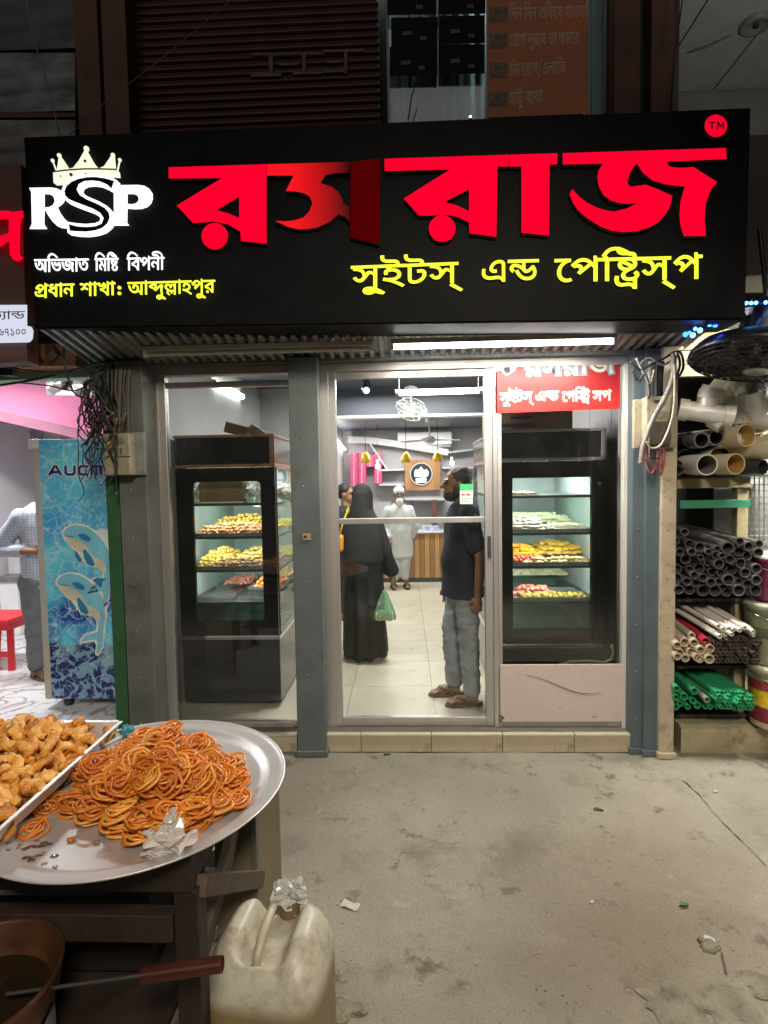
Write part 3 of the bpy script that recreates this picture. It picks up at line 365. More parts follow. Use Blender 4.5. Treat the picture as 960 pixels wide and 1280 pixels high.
m_dark_steel = M('dark_steel', (.05, .052, .055), .5, .3, .2, 8)
m_led = EM('led_tube', (1, .98, .93), 22)
m_led_soft = EM('led_tube_soft', (.95, .98, 1), 9)
m_red_panel = M('red_vinyl_banner', (.36, .015, .014), .4, 0, .1, 4)
m_print_white = M('printed_cream_white', (.60, .57, .48), .5, 0, .03, 5)
m_black_print = M('printed_black', (.02, .02, .03), .5)
m_pinkboard = M('pale_pink_board', (.60, .49, .46), .5, 0, .05, 3, .03, 30, dirt=((.42, .33, .30), .35, 4))
m_wire = M('black_cable', (.015, .015, .015), .5)
m_wire_grey = M('grey_cable', (.20, .19, .18), .55, 0, .2, 10)
m_wire_pink = M('faded_red_cable', (.32, .08, .09), .55)
m_meter = M('grubby_beige_plastic', (.34, .30, .22), .5, 0, .15, 12, .05, 80, dirt=((.10, .08, .06), .6, 14))
m_meter_grey = M('grey_meter_board', (.22, .23, .22), .6, 0, .2, 10, dirt=((.08, .07, .06), .6, 14))
m_rivet = M('steel_rivet', (.35, .35, .34), .35, .8)

# ================================================================== GROUND
def ground_mat():
    m = bpy.data.materials.new('worn_concrete'); m.use_nodes = True
    n = m.node_tree.nodes; L = m.node_tree.links; b = n['Principled BSDF']
    tc = n.new('ShaderNodeTexCoord'); s = tc.outputs['Object']
    def N(sc, det=8, ro=.6, off=0):
        mp = n.new('ShaderNodeMapping'); mp.inputs['Location'].default_value = (off, off * .7, 0); L.new(s, mp.inputs[0])
        t = n.new('ShaderNodeTexNoise'); t.inputs['Scale'].default_value = sc; t.inputs['Detail'].default_value = det; t.inputs['Roughness'].default_value = ro; L.new(mp.outputs[0], t.inputs[0]); return t.outputs[0]
    def R(x, a, b_, c, d):
        r = n.new('ShaderNodeMapRange'); r.inputs[1].default_value = a; r.inputs[2].default_value = b_; r.inputs[3].default_value = c; r.inputs[4].default_value = d; L.new(x, r.inputs[0]); return r.outputs[0]
    def MX(f, a, c, mode='MIX'):
        x = n.new('ShaderNodeMix'); x.data_type = 'RGBA'; x.blend_type = mode
        if isinstance(f, float): x.inputs[0].default_value = f
        else: L.new(f, x.inputs[0])
        for i, v in ((6, a), (7, c)):
            if isinstance(v, tuple): x.inputs[i].default_value = (*v, 1)
            else: L.new(v, x.inputs[i])
        return x.outputs[2]
    base = MX(R(N(1.3, 6, .55), .3, .7, 0, 1), (.23, .215, .175), (.33, .305, .245))
    base = MX(R(N(.9, 5, .6, 7), .48, .62, 0, .8), base, (.25, .215, .175))
    base = MX(R(N(2.1, 9, .7, 3), .53, .68, 0, .6), base, (.12, .10, .075))
    base = MX(R(N(5.5, 8, .75, 11), .57, .66, 0, .8), base, (.08, .065, .05))
    base = MX(R(N(19, 5, .7, 19), .65, .71, 0, .7), base, (.07, .06, .05))
    base = MX(R(N(3.4, 8, .7, 31), .60, .68, 0, .45), base, (.42, .39, .33))
    sp = n.new('ShaderNodeTexVoronoi'); sp.inputs['Scale'].default_value = 26; L.new(s, sp.inputs[0])
    base = MX(R(sp.outputs['Distance'], .04, .10, .55, 0), base, (.10, .09, .07))
    c0 = PZ(790, 1215, 0); vd = n.new('ShaderNodeVectorMath'); vd.operation = 'DISTANCE'; L.new(s, vd.inputs[0]); vd.inputs[1].default_value = (c0.x, c0.y, 0)
    wob = n.new('ShaderNodeMath'); wob.operation = 'MULTIPLY_ADD'; wob.inputs[1].default_value = -1.1; L.new(N(2.6, 8, .7, 23), wob.inputs[0]); L.new(vd.outputs['Value'], wob.inputs[2])
    base = MX(R(wob.outputs[0], -.35, .35, .62, 0), base, (.15, .115, .08))
    fine = R(N(160, 3, .8, 5), .35, .65, .80, 1.16)
    cb = n.new('ShaderNodeCombineColor'); [L.new(fine, cb.inputs[i]) for i in range(3)]
    base = MX(1.0, base, cb.outputs[0], 'MULTIPLY')
    L.new(base, b.inputs['Base Color'])
    L.new(R(N(4, 6, .6, 2), .3, .7, .62, .92), b.inputs['Roughness']); b.inputs['Specular IOR Level'].default_value = .35
    ad = n.new('ShaderNodeMath'); L.new(N(14, 8, .7), ad.inputs[0]); L.new(N(120, 4, .7, 9), ad.inputs[1])
    bp = n.new('ShaderNodeBump'); bp.inputs['Strength'].default_value = .35; bp.inputs['Distance'].default_value = .012
    L.new(ad.outputs[0], bp.inputs['Height']); L.new(bp.outputs[0], b.inputs['Normal'])
    return m
m_ground = ground_mat()
g = MB()
nx, ny = 80, 80
def gz(x, y):
    z = .006 * noise.noise(Vector((x * 1.3, y * 1.3, 0))) + .003 * noise.noise(Vector((x * 5, y * 5, 2)))
    # broken, patched edge in the near right corner
    if x > .2 and y < 2.3: z += .022 * max(0, noise.noise(Vector((x * 4.2, y * 4.2, 5)))) * min(1, (2.3 - y) * 1.6)
    return z - .004
gx = [-3 + 6.5 * i / nx for i in range(nx + 1)]; gy = [-.5 + 4.6 * j / ny for j in range(ny + 1)]
vs = [(x, y, gz(x, y)) for y in gy for x in gx]
g.add(vs, [(j * (nx + 1) + i, j * (nx + 1) + i + 1, (j + 1) * (nx + 1) + i + 1, (j + 1) * (nx + 1) + i) for j in range(ny) for i in range(nx)], True)
o = g.build('ground', m_ground, fixn=False, kind='structure')
o.data.transform(Matrix.Translation(Vector(o.location))); o.location = (0, 0, 0)
g = MB(); g.box(-40, 40, -40, 40, -.16, -.05)
o = g.build('street', m_ground, kind='structure'); o.data.transform(Matrix.Translation(Vector(o.location))); o.location = (0, 0, 0)
# crack lines in the concrete
m_crack = M('dark_crack', (.045, .04, .03), .95)
g = MB()
def crack(pts, w):
    pts = [Vector((p[0], p[1], 0)) for p in pts]; out = []
    for i in range(len(pts) - 1):
        for k in range(8):
            t = k / 8; p = pts[i].lerp(pts[i + 1], t); q = noise.noise_vector(p * 14) * .022; out.append(p + Vector((q.x, q.y, 0)))
    out.append(pts[-1])
    for i in range(len(out) - 1):
        a, b = out[i], out[i + 1]; d = (b - a).normalized(); s_ = Vector((-d.y, d.x, 0)); w0 = w * (.15 + 1.6 * abs(noise.noise(a * 11))); w1 = w * (.15 + 1.6 * abs(noise.noise(b * 11)))
        g.add([(*(a - s_ * w0).xy, gz(a.x, a.y) + .003), (*(a + s_ * w0).xy, gz(a.x, a.y) + .003), (*(b + s_ * w1).xy, gz(b.x, b.y) + .003), (*(b - s_ * w1).xy, gz(b.x, b.y) + .003)], [(0, 1, 2, 3)])
def pz2(px, py): v = PZ(px, py, 0); return (v.x, v.y)
crack([pz2(855, 975), pz2(880, 1000), pz2(915, 1040), pz2(958, 1082)], .0045)
o = g.build('crack', m_crack, fixn=False); o['kind'] = 'stuff'; adopt(o, bpy.data.objects['ground'])
# patches of broken concrete at the near right
m_patch = M('broken_concrete', (.20, .18, .135), .9, 0, .35, 14, .8, 60, dirt=((.08, .065, .045), .8, 9))
g = MB()
for (px, py, r, s_) in [(845, 1256, .085, 1), (915, 1262, .10, 2), (952, 1232, .06, 3), (948, 1278, .06, 6), (885, 1182, .028, 7), (430, 1262, .05, 5)]:
    c = PZ(px, py, 0); n_ = 34
    ring = []
    for k in range(n_):
        a = 2 * PI * k / n_; q = r * (1 + .75 * noise.noise(Vector((math.cos(a) * 1.6, math.sin(a) * 1.6, s_ * 3.1)))); ring.append((c.x + q * math.cos(a) * 1.3, c.y + q * math.sin(a) * .9))
    g.loft([[Vector((x, y, -.01)) for x, y in ring], [Vector((x, y, .003)) for x, y in ring], [Vector((c.x + (x - c.x) * .8, c.y + (y - c.y) * .8, .008 + .008 * noise.noise(Vector((x * 30, y * 30, 0))))) for x, y in ring]], smooth=False)
o = g.build('broken_patches', m_patch, kind='stuff'); adopt(o, bpy.data.objects['ground'])

# litter
m_scrap = M('dirty_paper', (.55, .50, .40), .8, 0, .25, 30, dirt=((.35, .10, .06), .6, 30))
m_leaf = M('green_leaf', (.07, .16, .05), .5, 0, .3, 20); m_leaf2 = M('dry_leaf', (.09, .06, .04), .7, 0, .3, 20)
def flatbit(name, px, py, l, w, rot, mat, label, cat, leaf=False):
    c = PZ(px, py, 0); g = MB(); z0 = gz(c.x, c.y) + .004; n_ = 8; top = []
    R = Matrix.Rotation(rot, 3, 'Z'); base = Vector((c.x, c.y, z0))
    if leaf:
        for i in range(n_ + 1):
            t = i / n_; ww = w * math.sin(PI * t) ** .8
            for s_ in (-1, 0, 1): top.append(base + R @ Vector((l * (t - .5), s_ * ww / 2, .006 * abs(s_) + .004 * math.sin(t * 5))))
    else:
        for i in range(n_ + 1):
            for s_ in (-1, 0, 1): top.append(base + R @ Vector((l * (i / n_ - .5), s_ * w / 2 * (1 + .08 * math.sin(i * 2.1)), .003 * math.sin(i * .9 + s_) + .003)))
    fs = [(i * 3 + k, i * 3 + k + 1, i * 3 + k + 4, i * 3 + k + 3) for i in range(n_) for k in range(2)]
    g.add(top, fs, True); g.add([v + Vector((0, 0, -.0015)) for v in top], [f[::-1] for f in fs], True)
    return tag(g.build(name, mat, fixn=False), label, cat)
flatbit('paper_scrap', 438, 1132, .075, .035, -.35, m_scrap, 'small dirty white paper scrap lying on the bare concrete beside the jerrycan', 'litter')
flatbit('fallen_leaf', 855, 1132, .045, .022, .3, m_leaf, 'small green leaf lying on the brownish concrete at the right', 'leaf', True)
flatbit('dry_leaf', 748, 1012, .05, .018, -.1, m_leaf2, 'dark dry leaf lying on the pale concrete in front of the pink board', 'leaf', True)
flatbit('green_leaf', 484, 943, .05, .02, .4, m_leaf, 'dark green leaf lying against the tiled shop step', 'leaf', True)
flatbit('twig', 905, 1205, .09, .006, 1.2, m_leaf2, 'thin brown twig lying by the crushed plastic scrap', 'twig')
flatbit('paper_bit', 740, 1128, .018, .010, .8, m_scrap, 'tiny pale paper bit on the brown stained concrete', 'litter')
flatbit('paper_bit', 632, 965, .02, .012, .2, m_scrap, 'tiny pale paper bit in front of the glass door', 'litter')
flatbit('paper_bit', 895, 989, .02, .014, .5, m_scrap, 'tiny pale paper bit near the foot of the cream post', 'litter')
flatbit('plastic_scrap', 887, 1180, .06, .035, 1.1, M('grey_plastic_scrap', (.40, .42, .38), .5), 'crushed pale plastic scrap lying near the broken concrete', 'litter')
g = MB(); random.seed(3)
for i in range(420):
    px, py = random.uniform(345, 958), random.uniform(945, 1278); c = PZ(px, py, 0); r = random.uniform(.0015, .0045)
    g.ball((c.x, c.y, gz(c.x, c.y) + .001), (r * random.uniform(.8, 1.8), r, r * .6), 6, 4)
o = g.build('grit', M('grit', (.30, .28, .23), .9, 0, .6, 3)); tag(o, 'scattered grit and crumbs on the concrete', 'grit', kind='stuff')

# ================================================================== SHOP SHELL
# floor of cream tiles
floor = MB().box(-1.62, 1.55, 3.44, 9.05, .02, .118).build('shop_floor', m_grout, kind='structure')
tw = .6; first = None
for i in range(6):
    for j in range(10):
        x0 = -1.62 + i * tw; y0 = 3.58 + j * tw; x1 = min(x0 + tw, 1.55); y1 = min(y0 + tw, 9.03)
        if x1 - x0 < .05: continue
        t = MB().box(x0 + .0015, x1 - .0015, y0 + .0015, y1 - .0015, .119, .13).build('tile', m_tile_cream, floor)
# the step
step = thing('shop_step', (.4, 3.42, 0), 'low tiled step running along the foot of the sweet shop front', 'step')
MB().box(-1.60, 1.385, 3.425, 3.60, -.02, .10).build('core', m_grout, step)
for (a, b) in [(-1.60, -1.15), (-1.15, -.70), (-.52, -.30), (-.30, .14), (.14, .58), (.58, 1.02), (1.02, 1.385)]:
    MB().box(a + .002, b - .002, 3.412, 3.424, .0, .098).build('tile', m_step_tile, step, bev=.002)
    MB().box(a + .002, b - .002, 3.405, 3.60, .1005, .116).build('tile', m_tile_cream, step, bev=.003)
# walls, ceiling
g = MB(); g.box(-1.72, -1.62, 3.5, 6.4, .0, 2.9).box(-1.62, -.98, 6.3, 6.4, .0, 2.9).box(-1.08, -.98, 6.4, 9.1, 0, 2.9)
g.build('wall_left', m_wall_grey, kind='structure')
g = MB(); g.box(1.43, 1.53, 3.60, 9.1, 0, 2.9); wr = g.build('wall_right', m_wall_pale, kind='structure')
g = MB()
for z in (.75, 1.35, 1.95): g.box(1.428, 1.4295, 3.6, 6.2, z, z + .006)
for y in (3.95, 4.4): g.box(1.428, 1.4295, y, y + .006, 0, 2.5)
o = g.build('tile_joint', M('tile_joint', (.28, .28, .27), .7), wr)
MB().box(-1.08, 1.53, 9.0, 9.1, 0, 2.9).build('wall_back', m_wall_pale, kind='structure')
g = MB(); g.box(-1.62, 1.43, 3.45, 6.6, 2.74, 2.85).box(-1.0, 1.43, 6.6, 9.0, 2.50, 2.62)
g.build('ceiling', m_ceil, kind='structure')
bm_ = thing('ceiling_beam', (0, 6.5, 2.42), 'slate blue dropped ceiling beam with a pale lower edge across the shop', 'beam')
MB().box(-1.0, 1.43, 6.42, 6.6, 2.44, 2.74).build('beam_face', m_ceil, bm_)
MB().box(-1.0, 1.43, 6.415, 6.6, 2.41, 2.4395).build('trim', m_white_plastic, bm_)

# ================================================================== SHOP FRONT (posts, frame, panes)
ZS, ZT = .118, 2.375        # sill and head of the glass front
fr = thing('glass_storefront', (0, 3.53, ZS), 'aluminium framed glass front of the sweet shop with hinged glass door', 'shop front')
YF = 3.53
def fb(name, x0, x1, z0, z1, mat, d=.045, y=YF, par=None, bev=.003): return MB().box(x0, x1, y - d / 2, y + d / 2, z0, z1).build(name, mat, par or fr, bev=bev)
xl = X(207, 700, YF); xp0 = -.70; xp1 = -.52
# left jamb, three strips side by side
fb('frame', -1.635, -1.585, ZS, ZT, m_alu, .06); fb('frame', -1.585, -1.545, ZS, ZT, m_alu_dull, .045); fb('frame', -1.5445, -1.50, ZS, ZT, m_alu, .05)
fb('frame', -1.50, xp0 + .02, ZS, ZS + .035, m_alu_dull, .06); fb('frame', -1.50, xp0 + .02, 2.30, 2.335, m_alu_dull, .04)
fb('frame', xp1 - .02, -.468, ZS, ZT, m_alu, .05)
fb('frame', -1.635, 1.40, ZT, 2.425, m_alu_dull, .07)
MB().box(-1.50, -.68, YF - .003, YF + .003, ZS + .035, 2.30).build('pane', m_glass, fr)
MB().box(-1.50, -.68, YF - .003, YF + .003, 2.335, ZT).build('pane', m_glass, fr)
# sliding/hinged door
dx0, dx1 = -.468, .545
door = MB().box(dx0, dx0 + .045, YF - .02, YF + .02, ZS + .004, ZT - .002).box(dx1 - .05, dx1, YF - .02, YF + .02, ZS + .004, ZT - .002).build('door', m_alu, fr, bev=.003)
MB().box(dx0 + .0455, dx1 - .0505, YF - .018, YF + .018, ZS + .004, ZS + .062).build('rail', m_alu, door, bev=.003)
MB().box(dx0 + .0455, dx1 - .0505, YF - .018, YF + .018, 1.425, 1.460).build('rail', m_alu, door, bev=.003)
MB().box(dx0 + .0455, dx1 - .0505, YF - .018, YF + .018, 2.33, ZT - .003).build('rail', m_alu_dull, door, bev=.003)
MB().box(dx0 + .045, dx1 - .05, YF - .003, YF + .003, ZS + .062, 1.425).build('pane', m_glass, door)
MB().box(dx0 + .045, dx1 - .05, YF - .003, YF + .003, 1.46, 2.33).build('pane', m_glass, door)
lk = MB().box(dx1 - .036, dx1 - .014, YF - .026, YF - .0195, 1.20, 1.34)
lk.build('lock_plate', m_chrome, door)
MB().cyl((dx1 - .025, YF - .035, 1.245), (dx1 - .025, YF - .026, 1.245), .007).box(dx1 - .029, dx1 - .021, YF - .028, YF - .0265, 1.305, 1.33).build('keyhole', m_dark_steel, door)
# fixed frame right of the door
fb('frame', .5455, .575, ZS, ZT, m_alu, .06); fb('frame', .5755, .60, ZS, ZT, m_alu_dull, .05)
fb('frame', .60, 1.335, ZS, ZS + .03, m_alu_dull, .05)
fb('frame', 1.335, 1.40, ZS, ZT, M('white_painted_jamb', (.58, .55, .52), .5, 0, .08, 5, .05, 50, dirt=((.3, .22, .16), .5, 5)), .10)
MB().box(.60, 1.335, YF - .003, YF + .003, ZS + .03, ZT).build('pane', m_glass, fr)
# steel posts
def post(x0, x1, y0, y1, z1, mat, label, rivets=True, name='steel_post', cat='post', lip=True):
    t = thing(name, ((x0 + x1) / 2, (y0 + y1) / 2, 0), label, cat)
    MB().box(x0, x1, y0, y1, .0, z1).build('shaft', mat, t, bev=.004)
    if rivets:
        xm = x0 + (x1 - x0) * .42
        for k in range(8):
            z = .22 + k * .29
            if z < z1: MB().ball((xm, y0, z), (.006, .004, .006), 8, 5).build('rivet', m_rivet, t)
    if lip: MB().box(x0 - .012, x1 + .012, y0 - .014, y1, .0, .035).build('foot', mat, t, bev=.004)
    return t
pc = post(X(366, 700, 3.36), X(402, 700, 3.36), 3.36, 3.46, 2.44, m_grey_post, 'riveted grey steel post between the left pane and the glass door')
MB().box(-.625, -.575, 3.354, 3.359, 1.345, 1.385).build('sticker', M('tan_sticker', (.42, .28, .17), .6), pc)
MB().box(-.618, -.600, 3.3525, 3.3538, 1.358, 1.372).build('print', m_black_print, pc)
post(X(153, 700, 3.33), X(187, 700, 3.33), 3.33, 3.52, 2.44, m_grime_post, 'grimy grey steel post carrying the left electric meter')
post(X(136, 700, 3.35) , X(152, 700, 3.35), 3.35, 3.50, 2.44, m_green_post, 'narrow dark green post beside the blue freezer', False)
post(X(790, 700, 3.40), X(806, 700, 3.40), 3.40, 3.52, 2.44, m_bluegrey, 'narrow blue grey steel post right of the shop window')
post(X(806.5, 700, 3.37), X(826, 700, 3.37), 3.37, 3.52, 2.44, m_bluegrey, 'rounded blue grey steel post behind the right meter', False)
post(X(826.5, 700, 3.34), X(845, 700, 3.34), 3.34, 3.55, 2.44, m_cream, 'cream painted post with dark stains beside the pipe racks', True)
# header above the glass and wall behind the sign
MB().box(-1.80, 1.62, 3.43, 3.60, 2.426, 2.50).build('header', M('dark_grey_header', (.16, .17, .17), .5, .2, .15, 5, dirt=((.06, .05, .05), .5, 6)), kind='structure')

# ================================================================== CANOPY SOFFIT (corrugated)
def soffit():
    g = MB(); per = .060; xs = []
    x = -1.93
    while x < 1.64:
        for dx, dz in ((0, 0), (.016, 0), (.024, .022), (.046, .022), (.054, 0)): xs.append((x + dx, dz))
        x += per
    a = [(x, 2.96 - .04 * (x + 1.95) / 3.6, 2.53 + dz) for x, dz in xs]; b = [(x, 3.43, 2.44 + dz) for x, dz in xs]; n = len(xs)
    g.add(a + b, [(i, i + 1, n + i + 1, n + i) for i in range(n - 1)])
    g.add([(x, y, z + .06) for x, y, z in a + b], [(i, i + 1, n + i + 1, n + i) for i in range(n - 1)])
    return g
cn = thing('canopy', (0, 3.2, 2.45), 'corrugated metal soffit under the black signboard over the shop front', 'canopy')
soffit().build('corrugated_sheet', m_corr, cn, fixn=False)
MB().box(1.605, 1.64, 2.96, 3.45, 2.50, 2.53).build('side_rail', m_dark_steel, cn)
def batten(name, x0, x1, y, z, lit, label, cat='tube light'):
    t = thing(name, ((x0 + x1) / 2, y, z), label, cat)
    MB().box(x0, x1, y - .022, y + .022, z, z + .028).build('housing', M('cream_batten', (.55, .50, .42), .5, 0, .1, 6), t, bev=.003)
    MB().cyl((x0 + .02, y, z - .014), (x1 - .02, y, z - .014), .013, n=10).build('tube', m_led if lit else M('unlit_tube', (.62, .60, .56), .3), t)
    MB().box(x0, x0 + .018, y - .016, y + .016, z - .03, z).box(x1 - .018, x1, y - .016, y + .016, z - .03, z).build('end_cap', m_white_plastic, t)
    return t
batten('canopy_tube_light', X(488, 438, 3.14), X(770, 434, 3.14), 3.14, 2.445, True, 'lit white tube light under the right half of the canopy')
batten('canopy_tube_light', X(180, 444, 3.2), X(466, 440, 3.2), 3.2, 2.455, False, 'unlit cream tube light under the left half of the canopy')
# ================================================================== SIGNBOARD
TL_, TR_ = P(30, 172, 2.95), P(938, 136, 2.82)
nrm = Vector((-(TR_.y - TL_.y), TR_.x - TL_.x, 0)).normalized()   # points away from the street
if nrm.y < 0: nrm = -nrm
def S(px, py, d=0.0):
    r = ray(px, py); t = (Vector((TL_.x, TL_.y, 0)) - CAM).dot(nrm) / r.dot(nrm)
    return CAM + r * t - nrm * d
sign = thing('signboard', S(480, 405), 'long black illuminated signboard with big red letters above the sweet shop', 'signboard')
cs = [S(30, 172), S(938, 135), S(931, 398), S(45, 410)]
g = MB(); bk = [c + nrm * .26 for c in cs]
g.add(cs + bk, [(0, 1, 2, 3), (7, 6, 5, 4), (0, 4, 5, 1), (1, 5, 6, 2), (2, 6, 7, 3), (3, 7, 4, 0)])
g.build('board', m_black_matt, sign)
g = MB(); g.beam(S(45, 407, .004), S(931, 395, .004), .012, .02); g.beam(S(44, 410, -.1), S(931, 398, -.1), .2, .012)
g.build('edge_trim', m_black_matt, sign)

m_red = EM('lit_red_acrylic', (1.0, .0, .025), 1.1)
m_red_dim = EM('dim_red_acrylic', (.9, .004, .008), .07)
m_side = M('brass_letter_side', (.30, .22, .08), .35, .7)
m_side_chrome = M('steel_letter_side', (.35, .33, .32), .3, .9)
def red_fade():
    m = bpy.data.materials.new('half_lit_red_acrylic'); m.use_nodes = True; n = m.node_tree.nodes; L = m.node_tree.links; b = n['Principled BSDF']
    tc = n.new('ShaderNodeTexCoord'); sx = n.new('ShaderNodeSeparateXYZ'); L.new(tc.outputs['Object'], sx.inputs[0])
    mr = n.new('ShaderNodeMapRange'); mr.inputs[1].default_value = -.10; mr.inputs[2].default_value = .20; mr.inputs[3].default_value = 1.0; mr.inputs[4].default_value = .03
    L.new(sx.outputs[0], mr.inputs[0]); L.new(mr.outputs[0], b.inputs['Emission Strength'])
    b.inputs['Emission Color'].default_value = (1, .005, .012, 1); b.inputs['Base Color'].default_value = (.04, .002, .002, 1); b.inputs['Specular IOR Level'].default_value = .1
    return m
m_red_fade = red_fade()
m_white_lit = EM('lit_white_acrylic', (.93, .97, 1.0), 1.6)
m_yellow_lit = EM('lit_yellow_acrylic', (.80, .92, .04), 1.6)
m_cream_lit = EM('lit_cream_acrylic', (.93, .96, .70), 1.15)

WL, YL = [m_white_lit], [m_yellow_lit]
def zf(ox, oy, sc): return lambda p: (ox + p[0] / sc, oy + p[1] / sc)
def letter(pts, f, mats, holes=(), depth=.028, par=sign, name='letter', base=.001):
    if mats in (WL, YL): base, depth = .014, .020
    g = MB(); fn = lambda x, y, d: S(x, y, d)
    g.poly([f(p) for p in pts], [[f(p) for p in h] for h in holes], fn, base, depth, side=1 if len(mats) > 1 else 0, back=base > .01)
    return g.build(name, mats, par, fixn=False)
def circ(cx, cy, r, n=28): return [(cx + r * math.cos(2 * PI * i / n), cy + r * math.sin(2 * PI * i / n)) for i in range(n)]
def smooth(pts, keep=()):
    """rounds a traced outline once; corners in keep stay sharp"""
    out = []; n = len(pts)
    for i, p in enumerate(pts):
        if i in keep: out.append(p); continue
        a, b = pts[i - 1], pts[(i + 1) % n]
        out += [((a[0] + 3 * p[0]) / 4, (a[1] + 3 * p[1]) / 4), ((b[0] + 3 * p[0]) / 4, (b[1] + 3 * p[1]) / 4)]
    return out
RL = [m_red, m_side]
f1 = zf(200, 180, 3.4286); f2 = zf(470, 170, 4.0); f3 = zf(690, 130, 3.84)
letter([(48, 113), (463, 100), (463, 437), (355, 425), (352, 385), (300, 355), (240, 343), (190, 347), (150, 348), (82, 275), (275, 158), (48, 160)], f1, RL, [[(250, 295), (347, 238), (347, 328), (300, 308)]])
letter(circ(243, 405, 56), f1, RL, name='letter_dot')
letter([(465, 100), (817, 90), (810, 136), (760, 137), (715, 145), (692, 180), (740, 195), (765, 215), (780, 238), (790, 268), (815, 280), (815, 345), (795, 322), (768, 312), (735, 342), (680, 368), (640, 375), (600, 376), (555, 366), (500, 340), (545, 342), (580, 338), (620, 326), (645, 300), (658, 265), (645, 236), (620, 222), (590, 216), (545, 214), (578, 148), (465, 148)], f1, [m_red_fade, m_side_chrome])
letter([(819, 91), (945, 75), (942, 440), (819, 410)], f1, [m_red_dim, m_side_chrome])
letter([(45, 130), (662, 110), (662, 168), (603, 168), (598, 516), (465, 498), (463, 445), (420, 422), (380, 411), (340, 407), (280, 411), (215, 410), (140, 327), (370, 183), (45, 190)], f2, RL, [[(340, 345), (463, 280), (463, 390), (400, 360)]])
letter(circ(330, 475, 66), f2, RL, name='letter_dot')
letter([(664, 110), (900, 103), (900, 155), (862, 160), (858, 510), (722, 495), (722, 168), (664, 168)], f2, RL)
letter([(45, 252), (820, 228), (822, 280), (540, 292), (548, 312), (570, 320), (620, 322), (665, 318), (778, 390), (755, 415), (738, 450), (722, 500), (718, 570), (725, 645), (620, 645), (606, 600), (599, 550), (605, 480), (625, 410), (580, 406), (530, 399), (470, 380), (425, 345), (398, 300), (380, 318), (362, 350), (352, 385), (356, 402), (370, 412), (440, 402), (500, 425), (565, 455), (556, 500), (535, 540), (505, 575), (460, 603), (400, 622), (330, 627), (280, 620), (225, 600), (160, 560), (120, 525), (95, 490), (78, 450), (90, 422), (120, 455), (160, 488), (210, 512), (250, 524), (290, 530), (350, 515), (400, 487), (360, 492), (320, 490), (270, 475), (240, 452), (218, 415), (209, 370), (215, 335), (235, 302), (45, 305)], f3, RL)
letter(circ(772, 122, 53), f3, RL, name='trade_mark_disc')
m_tm = M('dark_red_print', (.35, .0, .01), .5)
letter([(735, 103), (770, 103), (770, 110), (757, 110), (757, 140), (749, 140), (749, 110), (735, 110)], f3, [m_tm], depth=.031, base=.029)
letter([(776, 140), (776, 103), (784, 103), (793, 122), (802, 103), (810, 103), (810, 140), (803, 140), (803, 118), (796, 132), (790, 132), (783, 118), (783, 140)], f3, [m_tm], depth=.031, base=.029)
# white monogram with crown
fr4 = zf(30, 180, 5.333)
letter([(52, 305), (195, 303), (235, 309), (265, 325), (285, 350), (288, 375), (278, 398), (262, 415), (238, 432), (255, 470), (280, 505), (322, 545), (300, 572), (262, 568), (235, 555), (205, 525), (180, 490), (163, 460), (150, 450), (148, 545), (168, 575), (55, 575), (70, 545), (66, 335)], fr4, WL, [[(150, 343), (185, 345), (206, 355), (219, 375), (221, 398), (208, 420), (185, 433), (150, 436)]], depth=.03)
letter([(612, 288), (770, 286), (815, 292), (845, 310), (866, 340), (868, 375), (858, 405), (832, 430), (795, 442), (745, 444), (700, 440), (698, 535), (712, 552), (600, 553), (614, 530)], fr4, WL, [[(700, 343), (740, 343), (765, 352), (778, 370), (776, 392), (760, 408), (735, 414), (700, 412)]], depth=.03)
sp = [(635, 268), (605, 252), (560, 240), (500, 232), (440, 234), (385, 245), (335, 266), (300, 298), (286, 335), (292, 368), (318, 396), (360, 415), (420, 438), (480, 460), (525, 486), (545, 515), (535, 542), (500, 557), (440, 562), (380, 558), (318, 545), (325, 604), (380, 611), (440, 613), (500, 605), (550, 588), (588, 556), (605, 515), (600, 475), (570, 440), (520, 412), (450, 382), (405, 355), (388, 325), (398, 298), (430, 280), (480, 276), (530, 283), (575, 302), (612, 330)]
def band(pts, w, f, mats, d=.034):
    n = len(pts); inn = []; out = []
    for i in range(n):
        a = Vector(pts[i - 1]); b = Vector(pts[(i + 1) % n]); t = (b - a).normalized(); nn = Vector((-t.y, t.x)); p = Vector(pts[i])
        inn.append(f(p + nn * w / 2)); out.append(f(p - nn * w / 2))
    g = MB(); vs = [S(x, y, d) for x, y in inn] + [S(x, y, d) for x, y in out] + [S(x, y, .002) for x, y in inn] + [S(x, y, .002) for x, y in out]
    fs = []
    for i in range(n):
        j = (i + 1) % n; fs += [(i, j, n + j, n + i), (i, 2 * n + i, 2 * n + j, j), (n + i, n + j, 3 * n + j, 3 * n + i)]
    g.add(vs, fs); return g.build('letter', mats, sign, fixn=False)
letter(sp, fr4, [m_black_matt], depth=.0325)
band(sp, 19, fr4, WL)
crown = letter([(222, 278), (219, 208), (234, 198), (244, 192), (258, 98), (300, 160), (325, 186), (352, 178), (390, 130), (430, 58), (470, 130), (515, 186), (556, 168), (608, 92), (616, 180), (640, 192), (645, 228), (560, 222), (480, 218), (400, 222), (330, 246), (300, 272)], fr4, [m_cream_lit], name='crown', depth=.03)
g = MB()
for cx, cy, r in ((432, 48, 15), (252, 92, 12), (607, 90, 12), (208, 125, 10), (653, 122, 10)):
    q = fr4((cx, cy)); MB().ball(S(q[0], q[1], .02), r * .0009, 10, 8).build('crown_ball', m_cream_lit, crown)
g.tube([S(*fr4((208, 125)), .02), S(*fr4((234, 195)), .02)], .004); g.tube([S(*fr4((653, 122)), .02), S(*fr4((638, 195)), .02)], .004)
